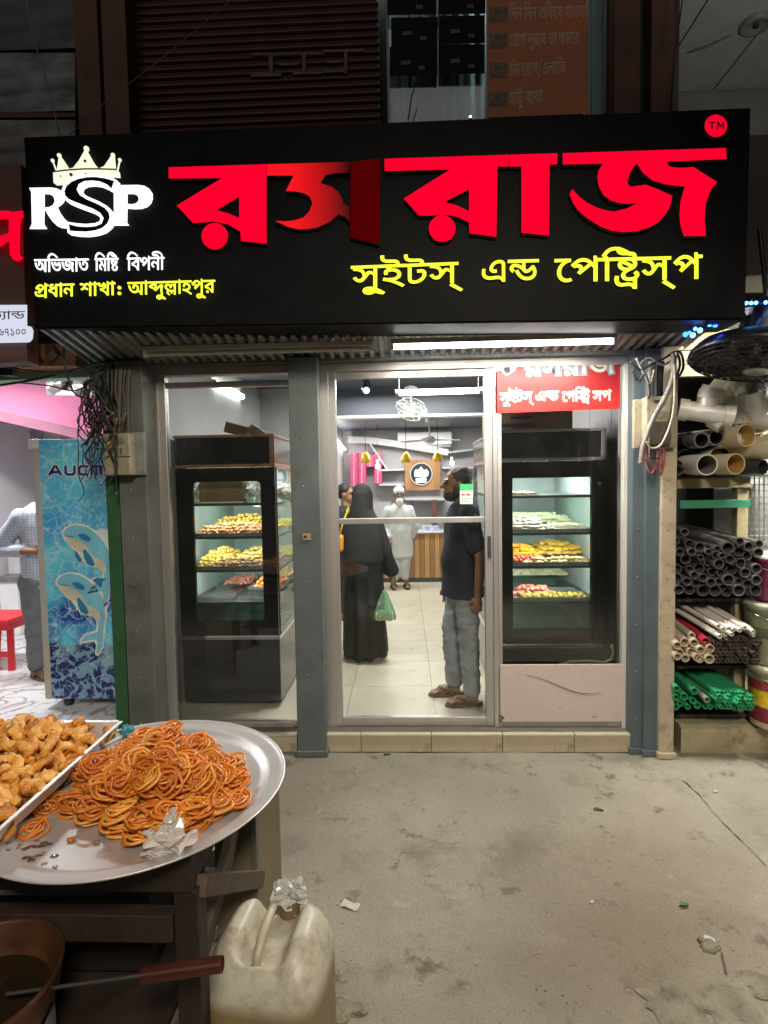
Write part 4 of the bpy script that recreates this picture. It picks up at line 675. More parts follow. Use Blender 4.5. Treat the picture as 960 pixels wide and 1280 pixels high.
g.build('crown_rod', m_cream_lit, crown)
g = MB()
for cx, cy, r in ((432, 137, 11), (340, 227, 13), (436, 222, 7), (270, 236, 6)):
    q = fr4((cx, cy)); g.ball(S(q[0], q[1], .032), r * .0007, 8, 6)
g.build('gem', M('red_gem', (.30, .01, .01), .2), crown)
g = MB(); g.tube([S(*fr4((222, 208)), .034), S(*fr4((330, 196)), .034), S(*fr4((430, 190)), .034), S(*fr4((520, 190)), .034), S(*fr4((640, 194)), .034)], .004)
g.build('crown_band', m_side, crown)

# ------------------------------------------------------------------ Bengali lettering
def area(c): return sum(c[i - 1][0] * c[i][1] - c[i][0] * c[i - 1][1] for i in range(len(c))) / 2
def inside(p, c):
    r = False
    for i in range(len(c)):
        a, b = c[i - 1], c[i]
        if (a[1] > p[1]) != (b[1] > p[1]) and p[0] < (b[0] - a[0]) * (p[1] - a[1]) / (b[1] - a[1]) + a[0]: r = not r
    return r
def fatten(c, e):
    out = []; n = len(c)
    for i in range(n):
        a, p, b = Vector(c[i - 1]), Vector(c[i]), Vector(c[(i + 1) % n])
        d0 = (p - a); d1 = (b - p)
        if d0.length < .5 or d1.length < .5: 
            if d0.length < .5: continue
            d1 = d0
        d0.normalize(); d1.normalize(); n0 = Vector((-d0.y, d0.x)); n1 = Vector((-d1.y, d1.x)); m = (n0 + n1)
        if m.length < .2: m = n0
        m.normalize(); k = 1 / max(.5, m.dot(n0)); out.append(tuple(p + m * e * k))
    return out
def write(key, p0, p1, h, mats, bold=14, depth=.022, base=.001, fn=None, par=sign, name='letter', side=None, single=False):
    lit = mats in (WL, YL)
    if lit: base, depth = .014, .020
    seq = FT[key]; fn = fn or S
    tot = sum(260 if g_ < 0 else FG[g_][0] for g_ in seq); x = 0
    dx = (p1[0] - p0[0]) / tot; dy = (p1[1] - p0[1]) / tot
    mp = lambda u, v, d: fn(p0[0] + dx * u, p0[1] + dy * u + (622 - v) / 622 * h, d)
    allg = MB()
    for g_ in seq:
        if g_ < 0: x += 260; continue
        adv, cs = FG[g_]
        cs = [[(c[i], c[i + 1]) for i in range(0, len(c), 2)] for c in cs]
        outs = [c for c in cs if area(c) < 0]; ins = [c for c in cs if area(c) >= 0]
        mb = allg if single else MB()
        for k, c in enumerate(outs):
            hs = [h_ for h_ in ins if inside(h_[0], c)]
            f_ = lambda q: [(x + a, b) for a, b in fatten(q, bold)]
            try: mb.poly(f_(c), [f_(h_) for h_ in hs], mp, base + .0003 * k, depth + .0004 * k, side=side, back=lit)
            except Exception as e: print('glyph', g_, e)
        if not single and mb.v: mb.build(name, mats, par, fixn=False)
        x += adv
    if single and allg.v: return allg.build(name, mats, par, fixn=False)
write('avi', (46, 326), (113, 325), 15.5, WL, 2, .007)
write('mis', (121, 324.7), (150, 324.2), 15.5, WL, 2, .007)
write('bip', (161, 324), (207, 323), 15.5, WL, 2, .007)
write('pro', (46, 357.5), (95, 356), 15.5, YL, 4, .007)
write('sha', (103, 356), (146, 354.5), 15.5, YL, 4, .007)
for yy in (361, 368): letter(circ(151.5, yy, 2.1, 10), lambda p: p, YL, depth=.007)
write('abd', (162, 354.5), (270, 351.5), 15.5, YL, 4, .007)
write('sw', (440, 334.5), (572, 329.5), 25, YL, 5, .014)
write('end', (600, 328), (672, 326), 26, YL, 5, .014)
write('pes', (693, 326), (836, 322.5), 28, YL, 5, .014)
write('pc', (839, 322), (875, 320.5), 29, YL, 5, .014)
# two small bright bulbs fixed to the top of the board
# ------------------------------------------------------------------ neighbour's sign at far left
ns = thing('neighbour_signboard', P(10, 430, 3.05), 'brown signboard with one red letter at the left edge', 'signboard')
N3 = lambda x, y, d=0: P(x, y, 3.06 - d)
q = [N3(-260, 215), N3(26, 205), N3(34, 452), N3(-260, 470)]
g = MB(); g.add(q + [v + Vector((0, .1, 0)) for v in q], [(0, 1, 2, 3), (7, 6, 5, 4), (0, 4, 5, 1), (1, 5, 6, 2), (2, 6, 7, 3), (3, 7, 4, 0)])
g.build('board', M('brown_board', (.12, .055, .04), .5, 0, .2, 4), ns)
f8 = zf(0, 240, 6.4); g = MB()
g.poly([f8(p) for p in [(-160, 155), (60, 150), (100, 160), (140, 155), (185, 150), (190, 205), (165, 232), (158, 400), (160, 500), (188, 530), (150, 557), (110, 545), (80, 500), (75, 390), (0, 440), (-120, 430), (-120, 250), (-160, 205)]], [[f8(p) for p in [(-60, 230), (70, 210), (70, 330), (0, 352), (-60, 350)]]], N3, .002, .04)
g.build('letter', m_red, ns, fixn=False)
ps = thing('light_box_sign', P(0, 428, 3.0), 'white lit panel with small black lettering at the left edge', 'sign')
g = MB(); N4 = lambda x, y, d=0: P(x, y, 3.0 - d)
g.poly([(-170, 382), (34, 381), (34, 407), (40, 409), (42, 414), (41, 424), (37, 428), (-170, 432)], [], N4, -.06, .0)
g.build('panel', EM('lit_white_panel', (.80, .84, 1.0), .85), ps, fixn=False)
write('stand', (-33, 390), (31, 389), 9.5, [m_black_print], 4, .003, .001, N4, ps)
write('num', (-2, 411), (33, 410), 9, [m_black_print], 4, .003, .001, N4, ps)

# ------------------------------------------------------------------ red banner behind the right pane
ban = thing('red_banner', P(697, 512, 3.50), 'red printed banner with cream lettering hung inside the top of the right pane', 'banner')
B3 = lambda x, y, d=0: P(x, y, 3.500 - d)
g = MB(); g.poly([(619, 452), (775, 448), (775, 511), (619, 516.5)], [], B3, -.003, 0); g.build('sheet', m_red_panel, ban, fixn=False)
write('rasraj', (655, 449), (769, 446), 20, [M('printed_blue', (.25, .42, .58), .5)], 75, .0008, .0002, B3, ban, 'print')
write('rasraj', (655, 449), (769, 446), 20, [m_black_print], 45, .0016, .0009, B3, ban, 'print')
write('rasraj', (655, 449), (769, 446), 20, [m_print_white], 26, .0024, .0017, B3, ban, 'print')
g = MB()
g.poly([(619, 458), (646, 457), (645, 462), (640, 466), (634, 470), (629, 467), (626, 463), (619, 465)], [], B3, .0002, .001)
g.build('print', m_print_white, ban, fixn=False)
g = MB(); g.poly([(630, 460), (637, 459), (638, 465), (633, 467), (630, 464)], [], B3, .0012, .002); g.build('print', m_black_print, ban, fixn=False)
write('sw', (625, 491.5), (665, 489.5), 11.5, [m_print_white], 34, .001, .0002, B3, ban, 'print')
write('end', (669, 490), (698, 488.5), 11.5, [m_print_white], 34, .001, .0002, B3, ban, 'print')
write('pes2', (703, 490), (737, 488.5), 12, [m_print_white], 34, .001, .0002, B3, ban, 'print')
write('sop', (741, 489), (764, 488), 12, [m_print_white], 34, .001, .0002, B3, ban, 'print')

# ================================================================== UPPER FACADE
m_shut = M('maroon_roller_shutter', (.075, .018, .014), .5, .2, .3, 4, .05, 40, dirt=((.02, .008, .008), .6, 3))
m_brownpost = M('rusty_brown_pillar', (.13, .055, .03), .7, 0, .3, 3, .1, 30, dirt=((.03, .015, .01), .6, 5))
m_dkwall = M('dark_plaster', (.035, .028, .026), .85, 0, .3, 3)
YU = 3.6
MB().box(-6, 1.75, YU + .12, YU + .3, 2.50, 8).build('upper_wall', m_dkwall, kind='structure')
MB().box(1.75, 6, 5.5, 5.7, 2.9, 8).build('upper_rear_wall', M('rear_grey_wall', (.35, .35, .34), .85, 0, .2, 2), kind='structure')
sh = thing('roller_shutter', P(320, 150, YU), 'dark maroon roller shutter with faded lettering above the signboard', 'shutter')
g = MB(); xa, xb = X(160, 100, YU), X(474, 100, YU); z = 3.35
while z < 5.0:
    g.loft([[Vector((x, YU + .02 + .022 * math.cos(k / 6 * PI * 2 + PI), z + .048 * k / 6)) for k in range(7)] for x in (xa, xb)], cap=False); z += .048
o = g.build('slats', m_shut, sh, fixn=False); o['kind'] = 'stuff'
MB().box(xa, xb, YU + .05, YU + .06, 3.3, 5.0).build('backing', m_shut, sh)
g = MB(); fsh = lambda x, y, d=0: P(x, y, YU - .012 - d)
for a in ((313, 66, 398, 69), (404, 62, 456, 65), (313, 92, 352, 96), (366, 90, 402, 93), (404, 88, 434, 91), (336, 70, 341, 92), (378, 66, 382, 90), (430, 66, 434, 92), (350, 79, 372, 82), (408, 76, 426, 79)): g.poly([(a[0], a[1]), (a[2], a[1] - 1), (a[2], a[3] - 1), (a[0], a[3])], [], fsh, 0, .001)
g.build('worn_print', M('faded_pale_paint', (.20, .12, .11), .8, 0, .5, 40), sh, fixn=False)
def pillar(px0, px1, label, mat=m_brownpost, y=YU - .12, d=.3):
    return tag(MB().box(X(px0, 100, y), X(px1, 100, y), y, y + d, 2.9, 7).build('pillar', mat), label, 'pillar')
pillar(96, 125, 'rust brown pillar left of the maroon shutter'); pillar(130, 160, 'dark brown pillar touching the edge of the maroon shutter')
pillar(768, 800, 'brown pillar right of the upper curtained window'); pillar(814, 842, 'brown pillar beside the tiled upper ceiling')
tag(MB().box(X(800.5, 100, YU), X(813.5, 100, YU), YU, YU + .1, 2.9, 7).build('downpipe', m_dark_steel), 'dark slot pipe between two brown upper pillars', 'pipe')
# curtained window, dark tiles hung in front, banner
wn = thing('upper_window', P(620, 150, YU), 'upper window with pale blue curtains above the signboard', 'window')
wx0, wx1 = X(484, 100, YU), X(768, 100, YU)
MB().box(wx0, wx1, YU + .10, YU + .115, 3.3, 5.2).build('back_panel', m_dkwall, wn)
def curtain(px0, px1, mat):
    g = MB(); x0, x1 = X(px0, 100, YU), X(px1, 100, YU); n = 60
    r = [[Vector((x0 + (x1 - x0) * i / n, YU + .06 + .022 * math.sin(i * .9 + .2 * z * math.sin(i)), z)) for i in range(n + 1)] for z in (3.3, 4.0, 5.2)]
    g.loft(r, cap=False); return g.build('curtain', mat, wn, fixn=False)
m_curt = M('pale_blue_curtain', (.50, .68, .74), .8, 0, .5, 9, stretch=(1, 1, .03))
curtain(487, 612, m_curt); curtain(733, 766, m_curt)
for px in (484, 609, 734, 766): MB().box(X(px, 100, YU), X(px + 3, 100, YU), YU - .01, YU + .03, 3.3, 5.2).build('frame', M('pale_window_frame', (.30, .32, .32), .5), wn)
MB().box(wx0, wx1, YU + .001, YU + .005, 3.3, 5.2).build('pane', GLASS('upper_glass', (.9, .93, .93), .8), wn)
m_dktile = M('black_speaker_tile', (.006, .006, .006), .6, 0, .4, 9, spec=.1)
gr = 'black panels in the upper window'
for i, (a, b, c, d) in enumerate([(484, -40, 546, 18), (548, -42, 607, 17), (489, 22, 547, 57), (549, 20, 606, 54), (487, 58, 547, 94), (549, 56, 606, 92)]):
    lab = ['black panel in the upper window, top left of six', 'black panel in the upper window, top right of six', 'black panel in the upper window, middle left of six', 'black panel in the upper window, middle right of six', 'black panel in the upper window, bottom left of six', 'black panel in the upper window, bottom right of six'][i]
    t = thing('black_placard', P((a + b) / 2, d, YU - .03), lab, 'placard', gr)
    g = MB(); fnu = lambda x, y, dd=0: P(x, y, YU - .02 - dd); g.poly([(a, b), (c, b - 1), (c, d), (a, d + 1)], [], fnu, 0, .03); g.build('plate', m_dktile, t, fixn=False)
    g = MB(); g.poly([(a + 14, (b + d) / 2), (a + 26, (b + d) / 2 - 1), (a + 26, (b + d) / 2 + 4), (a + 14, (b + d) / 2 + 5)], [], fnu, .031, .034); g.poly([(a + 36, d - 12), (a + 44, d - 12), (a + 44, d - 7), (a + 36, d - 7)], [], fnu, .031, .034); g.build('print', M('grey_print', (.07, .07, .08), .6), t, fixn=False)
ub = thing('orange_banner', P(670, 140, YU - .05), 'dim orange printed banner with four lines of text beside the upper window', 'banner')
fnb = lambda x, y, d=0: P(x, y, YU - .05 - d)
g = MB(); g.poly([(608, -30), (733, -36), (735, 142), (609, 147)], [], fnb, -.004, 0); g.build('sheet', M('dim_orange_vinyl', (.55, .16, .06), .6, 0, .15, 5), ub, fixn=False)
m_dimtext = M('dim_cream_print', (.72, .50, .30), .6)
for key, y, x1 in (('din', 10, 733), ('dur', 43, 724), ('chor', 80, 708), ('hat', 116, 678)):
    write(key, (637, y), (x1, y - 3), 15, [m_dimtext], 6, .001, .0002, fnb, ub, 'print')
    g = MB(); g.poly([(611, y - 1), (634, y - 2), (634, y + 17), (611, y + 18)], [], fnb, .0002, .001)
    g.build('print', M('dim_photo_print', (.20, .13, .08), .6, 0, .7, 25), ub, fixn=False)
# upper tiled ceiling at right with round lamp
uc = MB().box(1.72, 5.2, 3.4, 5.5, 5.26, 5.35).build('upper_ceiling', M('ceiling_grid_dark', (.05, .05, .05), .7), kind='structure')
m_ct = M('grey_ceiling_tile', (.62, .63, .60), .8, 0, .12, 6)
for i in range(6):
    for j in range(4): MB().box(1.74 + i * .58, 1.74 + i * .58 + .565, 3.42 + j * .52, 3.42 + j * .52 + .505, 5.235, 5.258).build('tile', m_ct, uc)
cl = thing('round_ceiling_lamp', P(945, 34, 4.6), 'round unlit ceiling lamp on the grey tiled upper ceiling', 'lamp')
c = PZ(945, 34, 5.2); MB().lathe([(.0, .02), (.07, .02), (.075, .0), (.105, .0), (.11, .02), (.12, .035)], c, 24).build('ring', M('lamp_white', (.35, .36, .34), .4), cl)
MB().lathe([(.0, .0), (.02, .0), (.022, .02)], c, 12).build('bulb', m_dark_steel, cl)
g = MB(); a = PZ(915, 44, 5.22); b = PZ(860, 66, 5.22); g.tube([a, (a + b) / 2 + Vector((0, 0, -.02)), b], .006); tag(g.build('ceiling_cable', M('pale_cable', (.35, .35, .32), .5)), 'pale cable running to the round ceiling lamp', 'cable')
# blue-ish posters at far left upper
pt = thing('wall_poster', P(45, 160, YU), 'dim grey patterned poster at the upper left', 'poster')
fnp = lambda x, y, d=0: P(x, y, YU - .02 - d)
for k, (a, b, m_) in enumerate([(-40, 60, (.07, .09, .09)), (66, 138, (.20, .21, .21)), (150, 210, (.20, .18, .16))]):
    g = MB(); g.poly([(-60, a), (94, a), (94, b), (-60, b + 5)], [], fnp, 0, .02); g.build('sheet', M('poster_' + 'abc'[k] + '_print', m_, .6, 0, .9, 4, stretch=(1, 1, 3)), pt, fixn=False)
g = MB(); g.poly([(-60, 139), (94, 141), (94, 146), (-60, 148)], [], fnp, 0, .022); g.build('stripe', M('dim_red', (.10, .012, .012), .6), pt, fixn=False)
g = MB(); g.tube([P(33, 0, 3.3), P(40, 40, 3.3), P(60, 110, 3.3), P(76, 172, 3.2)], .004); tag(g.build('hanging_cable', M('pale_cable2', (.22, .22, .2), .6)), 'pale cable hanging down the upper left poster', 'cable')
g = MB(); g.tube([P(88, 168, 3.2), P(135, 125, 3.3), P(200, 75, 3.4), P(290, 0, 3.45)], .003); tag(g.build('slanting_cable', M('pale_cable3', (.20, .15, .12), .6)), 'thin cable slanting up across the brown pillars', 'cable')
for (a, b, lab) in (((523, 92), (510, 150), 'thin black wire below the black window panels'), ((853, 0), (838, 138), 'thin black wire beside the tiled upper ceiling')):
    g = MB(); g.tube([P(*a, YU - .15), P((a[0] + b[0]) / 2 - 2, (a[1] + b[1]) / 2, YU - .15), P(*b, YU - .2)], .004); tag(g.build('black_wire', m_wire), lab, 'wire')
bl = thing('spark_bulb', S(588, 148), 'tiny bright bulb on top of the signboard', 'bulb')
g = MB(); g.ball(S(588, 146, .0), .006); g.build('glass', EM('tiny_bulb', (.9, 1, 1), 12), bl)
g = MB(); g.cyl(S(588, 147.5, 0), S(588, 150, 0), .006); g.build('socket', m_dark_steel, bl)
# ================================================================== DISPLAY CASES
m_sweet = {}
def sweetmat(name, col, rough=.35): return M(name, col, rough, 0, .35, 40, .1, 200, coat=.3)
m_swy = sweetmat('pale_yellow_sweet', (.74, .47, .08)); m_swb = sweetmat('peach_brown_sweet', (.55, .27, .11)); m_swo = sweetmat('orange_sweet', (.85, .34, .02))
m_swr = sweetmat('rose_red_sweet', (.75, .12, .10)); m_swp = sweetmat('salmon_pink_sweet', (.80, .25, .17)); m_swl = sweetmat('olive_gold_sweet', (.42, .32, .05))
m_sww = sweetmat('cream_white_sweet', (.75, .70, .55)); m_swd = sweetmat('dark_brown_sweet', (.22, .12, .05))
m_steel_tray = M('steel_tray', (.55, .56, .55), .25, .85, .1, 6)
m_shelf = M('steel_shelf_edge', (.10, .11, .11), .35, .6, .2, 6)
m_backpanel = M('pale_green_back_panel', (.50, .57, .54), .35, 0, .2, 2.2)
m_sideglass = GLASS('clear_side_glass', (.96, .98, .97), .22, 0, .01)
def heap(name, x0, x1, y0, y1, z0, mat, label, n, r, h=.03, shape='ball', lumps=0):
    g = MB()
    cols = max(1, int((x1 - x0) / (r * 1.9))); rows = max(1, int((y1 - y0) / (r * 1.9))); c = 0
    lay = max(1, int(h / (r * 1.3)) + 1)
    for k in range(lay):
        for i in range(cols):
            for j in range(rows):
                u = (i + .5) / cols; v = (j + .5) / rows; prof = math.sin(PI * min(1, max(0, u))) ** .4 * math.sin(PI * v) ** .4
                if k and prof < k / lay * 1.15: continue
                x = x0 + (x1 - x0) * u + random.uniform(-.5, .5) * r + (k % 2) * r * .9; y = y0 + (y1 - y0) * v + random.uniform(-.5, .5) * r; z = z0 + r * .8 + k * r * 1.35 + random.uniform(-.3, .3) * r
                if shape == 'ball': g.ball((x, y, z), (r, r, r * .9), 6, 4)
                elif shape == 'oval': g.ball((x, y, z), (r * 1.3, r * .8, r * .7), 6, 4, Matrix.Rotation(random.uniform(-.4, .4), 3, 'Z'))
                elif shape == 'bar': 
                    a = random.uniform(-.15, .15); g.beam((x - r * math.cos(a), y - r * math.sin(a), z), (x + r * math.cos(a), y + r * math.sin(a), z), r * 1.1, r * 1.1)
                c += 1
    return tag(g.build(name, mat, fixn=False), label, 'sweets', kind='stuff')
def tray(x0, x1, y0, y1, z, label, mat=None):
    t = thing('sweet_tray', ((x0 + x1) / 2, (y0 + y1) / 2, z), label, 'tray', 'steel trays in the display cases')
    MB().box(x0, x1, y0, y1, z, z + .004).build('plate', mat or m_steel_tray, t)
    g = MB(); e = .006
    for a in ((x0, x1, y0, y0 + e), (x0, x1, y1 - e, y1), (x0, x0 + e, y0 + e, y1 - e), (x1 - e, x1, y0 + e, y1 - e)): g.box(*a, z + .0045, z + .022)
    g.build('rim', mat or m_steel_tray, t); return t
def case(x0, x1, yf, yb, zb, zt, zhead, zwin0, zwin1, wx0, wx1, rim, shelves, label, side, trim, base_to=None):
    t = thing('display_case', ((x0 + x1) / 2, (yf + yb) / 2, zb), label, 'display case', 'tall black sweet display cases behind the glass front')
    # base cabinet and header
    MB().box(x0, x1, yf + .01, yb, zb, zwin0 - .13).build('base_cabinet', m_black, t, bev=.004)
    MB().box(x0 - .008, x1 + .008, yf - .004, yb, zwin0 - .129, zwin0 - .10).build('base_trim', m_chrome, t, bev=.003)
    MB().box(x0, x1, yf, yb, zhead, zt - .02).build('header_box', m_black, t, bev=.003)
    MB().box(x0 - .006, x1 + .006, yf - .008, yb + .005, zt - .0195, zt).build('header_trim', trim, t, bev=.002)
    MB().box(x0 - .006, x1 + .006, yf - .008, yb + .005, zhead - .022, zhead - .0005).build('header_trim', trim, t, bev=.002)
    for xx in ((x1 - .03, x1 + .004),): MB().box(xx[0], xx[1], yf - .006, yf - .0005, zhead, zt - .02).build('header_trim', trim, t)
    # front panel with rounded window
    za, zc = zwin0 - .0995, zhead - .023
    def rrect(a, b, c, d, r, n=5):
        pts = []
        for cx, cz, a0 in ((b - r, d - r, 0), (a + r, d - r, 90), (a + r, c + r, 180), (b - r, c + r, 270)):
            for k in range(n + 1):
                q = math.radians(a0 + 90 * k / n); pts.append((cx + r * math.cos(q), cz + r * math.sin(q)))
        return pts
    g = MB(); fn = lambda x, z, d: Vector((x, yf + .03 - d, z))
    g.poly([(x0, za), (x1, za), (x1, zc), (x0, zc)], [rrect(wx0, wx1, zwin0, zwin1, rim)[::-1]], fn, 0, .03)
    g.build('front_panel', m_black, t, fixn=False)
    MB().box(wx0 - .01, wx1 + .01, yf + .031, yf + .035, zwin0 - .01, zwin1 + .01).build('pane', m_caseglass, t)
    xs = x1 if side > 0 else x0; xo = x0 if side > 0 else x1
    MB().box(xs - side * .005, xs, yf + .05, yb - .03, za, zc).build('pane', m_sideglass, t)
    MB().box(xo, xo + side * .012, yf + .04, yb, za, zc).build('side_panel', m_backpanel, t)
    MB().box(min(x0, x1) + .013, max(x0, x1) - .006, yb - .028, yb - .02, za, zc).build('back_panel', m_backpanel, t)
    MB().box(xs - side * .03, xs + side * .004, yf + .031, yf + .05, za, zc).box(xs - side * .03, xs + side * .002, yb - .0285, yb, za, zc).build('corner_post', m_dark_steel, t)
    MB().box(x0 + .013, x1 - .006, yf + .04, yb - .03, za, za + .012).build('bottom_plate', m_steel_tray, t)
    for z in shelves:
        MB().box(x0 + .02, x1 - .012, yf + .045, yb - .035, z - .006, z).build('shelf', GLASS('shelf_glass', (.75, .88, .84), .9, .05, .12), t)
        MB().box(x0 + .014, x1 - .007, yf + .040, yf + .0448, z - .014, z + .004).box(xs - side * .0115, xs - side * .0065, yf + .05, yb - .04, z - .014, z + .004).build('shelf_edge', m_shelf, t)
    zl = zhead - .04
    MB().cyl((x0 + .05, yf + .09, zl), (x1 - .05, yf + .09, zl), .008, n=8).build('led_strip', EM('case_led', (.88, 1, .96), 22), t)
    lamp('case_light', 'AREA', ((x0 + x1) / 2, (yf + yb) / 2 - .05, zhead - .05), ((x0 + x1) / 2, (yf + yb) / 2, 0), 15, (.94, 1, .97), shape='RECTANGLE', size=.45, size_y=.6)
    for z in shelves[:-1]:
        lamp('shelf_light', 'AREA', ((x0 + x1) / 2, yf + .08, z - .02), ((x0 + x1) / 2, yf + .5, z - .25), 4.0, (.95, 1, .95), shape='RECTANGLE', size=.5, size_y=.02)
    return t
YC = 3.80
zz = lambda px, py: Z(px, py, YC)
# ---- left case
shl = [zz(285, 630), zz(285, 672), zz(285, 714), zz(285, 755)]
lx0, lx1 = -1.575, X(346, 690, YC)
case(lx0, lx1, YC, 5.05, .165, zz(300, 543), zz(300, 580), zz(285, 777), zz(285, 602), X(243, 690, YC), X(328, 690, YC), .03, shl, 'black sweet display case behind the left pane, with rounded window', 1, M('copper_trim', (.35, .20, .13), .3, .6, .2, 6))
trs = 'steel tray %s, left display case'
for i, z in enumerate(shl):
    if i in (1, 2): tray(lx0 + .05, lx1 - .05, YC + .07, YC + .58, z + .001, trs % ['', 'of yellow sweets on the second shelf', 'of brown sweets on the third shelf'][i])
tray(lx0 + .05, lx0 + .33, YC + .15, YC + .9, shl[3] + .001, trs % 'empty on the lowest shelf, nearer the wall'); tray(lx0 + .36, lx1 - .03, YC + .15, YC + .9, shl[3] + .001, trs % 'empty on the lowest shelf, nearer the door')
heap('yellow_sweets', lx0 + .08, lx1 - .08, YC + .35, YC + .56, shl[1] + .006, m_swy, 'heap of pale yellow sweets at the back of the second shelf, left display case', 0, .016, .11)
heap('peach_sweets', lx0 + .08, lx1 - .08, YC + .10, YC + .33, shl[1] + .006, m_swb, 'heap of peach brown sweets at the front of the second shelf, left display case', 0, .015, .075)
heap('yellow_sweets', lx0 + .07, lx0 + .30, YC + .14, YC + .56, shl[2] + .006, m_swy, 'heap of yellow sweets on the third shelf, left display case', 0, .015, .10)
heap('golden_sweets', lx0 + .30, lx1 - .08, YC + .22, YC + .56, shl[2] + .006, M('golden_sweet', (.62, .38, .10), .3, 0, .35, 40, coat=.3), 'heap of golden sweets on the third shelf, left display case', 0, .017, .10, 'oval')
heap('brown_sweets', lx0 + .16, lx1 - .14, YC + .09, YC + .21, shl[2] + .006, m_swd, 'row of dark brown sweets at the front of the third shelf, left display case', 0, .016, .045, 'oval')
heap('pink_sweets', lx0 + .12, lx0 + .34, YC + .55, YC + .85, shl[3] + .03, m_swp, 'small heap of pink sweets deep on the lowest shelf, left display case', 0, .016, .03)
heap('yellow_sweets', lx1 - .28, lx1 - .05, YC + .62, YC + 1.12, shl[1] + .012, M('lemon_sweet', (.85, .65, .10), .35, 0, .3, 40), 'lemon yellow sweets seen through the side of the left display case, second shelf', 0, .017, .03, 'bar')
heap('yellow_sweets', lx1 - .28, lx1 - .05, YC + .62, YC + 1.12, shl[2] + .012, M('pale_lemon_sweet', (.85, .68, .25), .35, 0, .3, 40), 'pale lemon sweets seen through the side of the left display case, third shelf', 0, .017, .03, 'bar')
heap('orange_sweets', lx1 - .22, lx1 - .03, YC + .18, YC + .42, shl[3] + .075, M('orange_red_sweet', (.85, .20, .04), .3, 0, .3, 40), 'orange red sweets by the side glass of the left display case', 0, .015, .04)
heap('yellow_sweets', lx1 - .22, lx1 - .03, YC + .46, YC + .8, shl[3] + .075, m_swy, 'yellow sweets by the side glass of the left display case, behind the orange ones', 0, .015, .04)
tray(lx1 - .25, lx1 - .015, YC + .15, YC + .86, shl[3] + .07, 'raised steel tray of orange and yellow sweets by the side glass, left display case')
# wrapped brown box on the top shelf
wb = tag(MB().box(lx0 + .12, lx0 + .44, YC + .10, YC + .5, shl[0] + .001, shl[0] + .17).build('cardboard_box', M('brown_card', (.20, .13, .07), .5, 0, .2, 8), bev=.01), 'brown box wrapped in clear plastic on the top shelf of the left display case', 'box')
g = MB(); random.seed(5)
def crumple(c, r, seed, n=24, m=14, amp=.5, fr=3.0, ridge=False):
    g = MB(); vs = []; c = Vector(c)
    g.ball(c, r, n, m); out = []
    for v in g.v:
        d = Vector(v) - c; q = noise.noise(d * fr / max(r) + Vector((seed, 0, 0))) + .5 * noise.noise(d * fr * 2.6 / max(r) + Vector((0, seed, 0))); 
        if ridge: q = 1.3 * noise.noise(d * 1.3 / max(r) + Vector((seed, 3, 0))) + fr * (noise.cell(d * 900 + Vector((seed, 0, 0))) - .35)
        out.append(tuple(c + d * (1 + amp * q)))
    g.v = out; g.sm = [False] * len(g.sm); return g
m_film = M('crumpled_clear_film', (.75, .74, .70), .2, 0, .2, 30, spec=.8, trans=.45)
tag(crumple((lx0 + .09, YC + .2, shl[0] + .08), (.07, .10, .08), 3).build('plastic_wrap', m_film, fixn=False), 'crumpled clear plastic at the left end of the wrapped box', 'plastic wrap')
tag(crumple((lx0 + .49, YC + .2, shl[0] + .075), (.065, .10, .085), 9).build('plastic_wrap', m_film, fixn=False), 'crumpled clear plastic at the right end of the wrapped box', 'plastic wrap')
tag(crumple((lx1 - .09, YC + .7, shl[0] + .07), (.08, .25, .06), 14).build('plastic_wrap', m_film, fixn=False), 'pale plastic bag seen through the side glass of the left display case', 'plastic wrap')
# papers on top of the left case
zt = zz(300, 543)
m_card = M('pale_card', (.42, .38, .30), .7, 0, .1, 10)
g = MB(); g.beam((-1.27, 3.95, zt + .07), (-1.12, 4.0, zt + .03), .14, .006, (0, .5, 1)); g.build('x', m_card)
bpy.data.objects['x'].name = 'paper_card'; tag(bpy.data.objects['paper_card'], 'pale card leaning on top of the left display case', 'card')
g = MB(); g.beam((-1.10, 3.95, zt + .06), (-1.02, 4.0, zt + .005), .12, .006, (0, .5, 1)); o = g.build('paper_card', m_card); tag(o, 'smaller pale card beside the leaning one on the left display case', 'card')
# ---- right case
shr = [zz(690, 620), zz(690, 667), zz(690, 709), zz(690, 754)]
rx0, rx1 = .615, X(756, 690, YC)
case(rx0, rx1, YC, 5.05, .165, zz(690, 536), zz(690, 572), zz(690, 787), zz(690, 597), X(641, 690, YC), X(739, 690, YC), .004, shr, 'black sweet display case behind the right pane, with square window', -1, m_chrome)
for sx in (rx0 + .02, rx1 - .04):
    tag(MB().cyl((sx, YC - .012, zz(690, 605)), (sx, YC - .0005, zz(690, 605)), .011).build('panel_stud', m_chrome), 'steel stud at the upper %s corner of the right display case' % ('left' if sx < .9 else 'right'), 'stud')
trr = 'steel tray %s, right display case'
tray(rx0 + .08, rx1 - .05, YC + .08, YC + .5, shr[1] + .001, trr % 'of cream sweets on the second shelf')
tray(rx0 + .10, rx1 - .04, YC + .07, YC + .50, shr[2] + .001, trr % 'of red and cream sweets on the third shelf')
tray(rx0 + .08, rx0 + .64, YC + .07, YC + .45, shr[3] + .001, trr % 'of pink and olive sweets on the lowest shelf')
heap('cream_sweets', rx0 + .10, rx0 + .36, YC + .1, YC + .46, shr[1] + .006, m_sww, 'heap of cream white sweets on the second shelf, right display case', 0, .015, .085, 'oval')
heap('cream_sweets', rx0 + .38, rx1 - .08, YC + .1, YC + .42, shr[1] + .006, M('grey_cream_sweet', (.60, .55, .42), .4, 0, .4, 40), 'flat layer of greyish cream sweets on the second shelf, right display case', 0, .015, .03, 'bar')
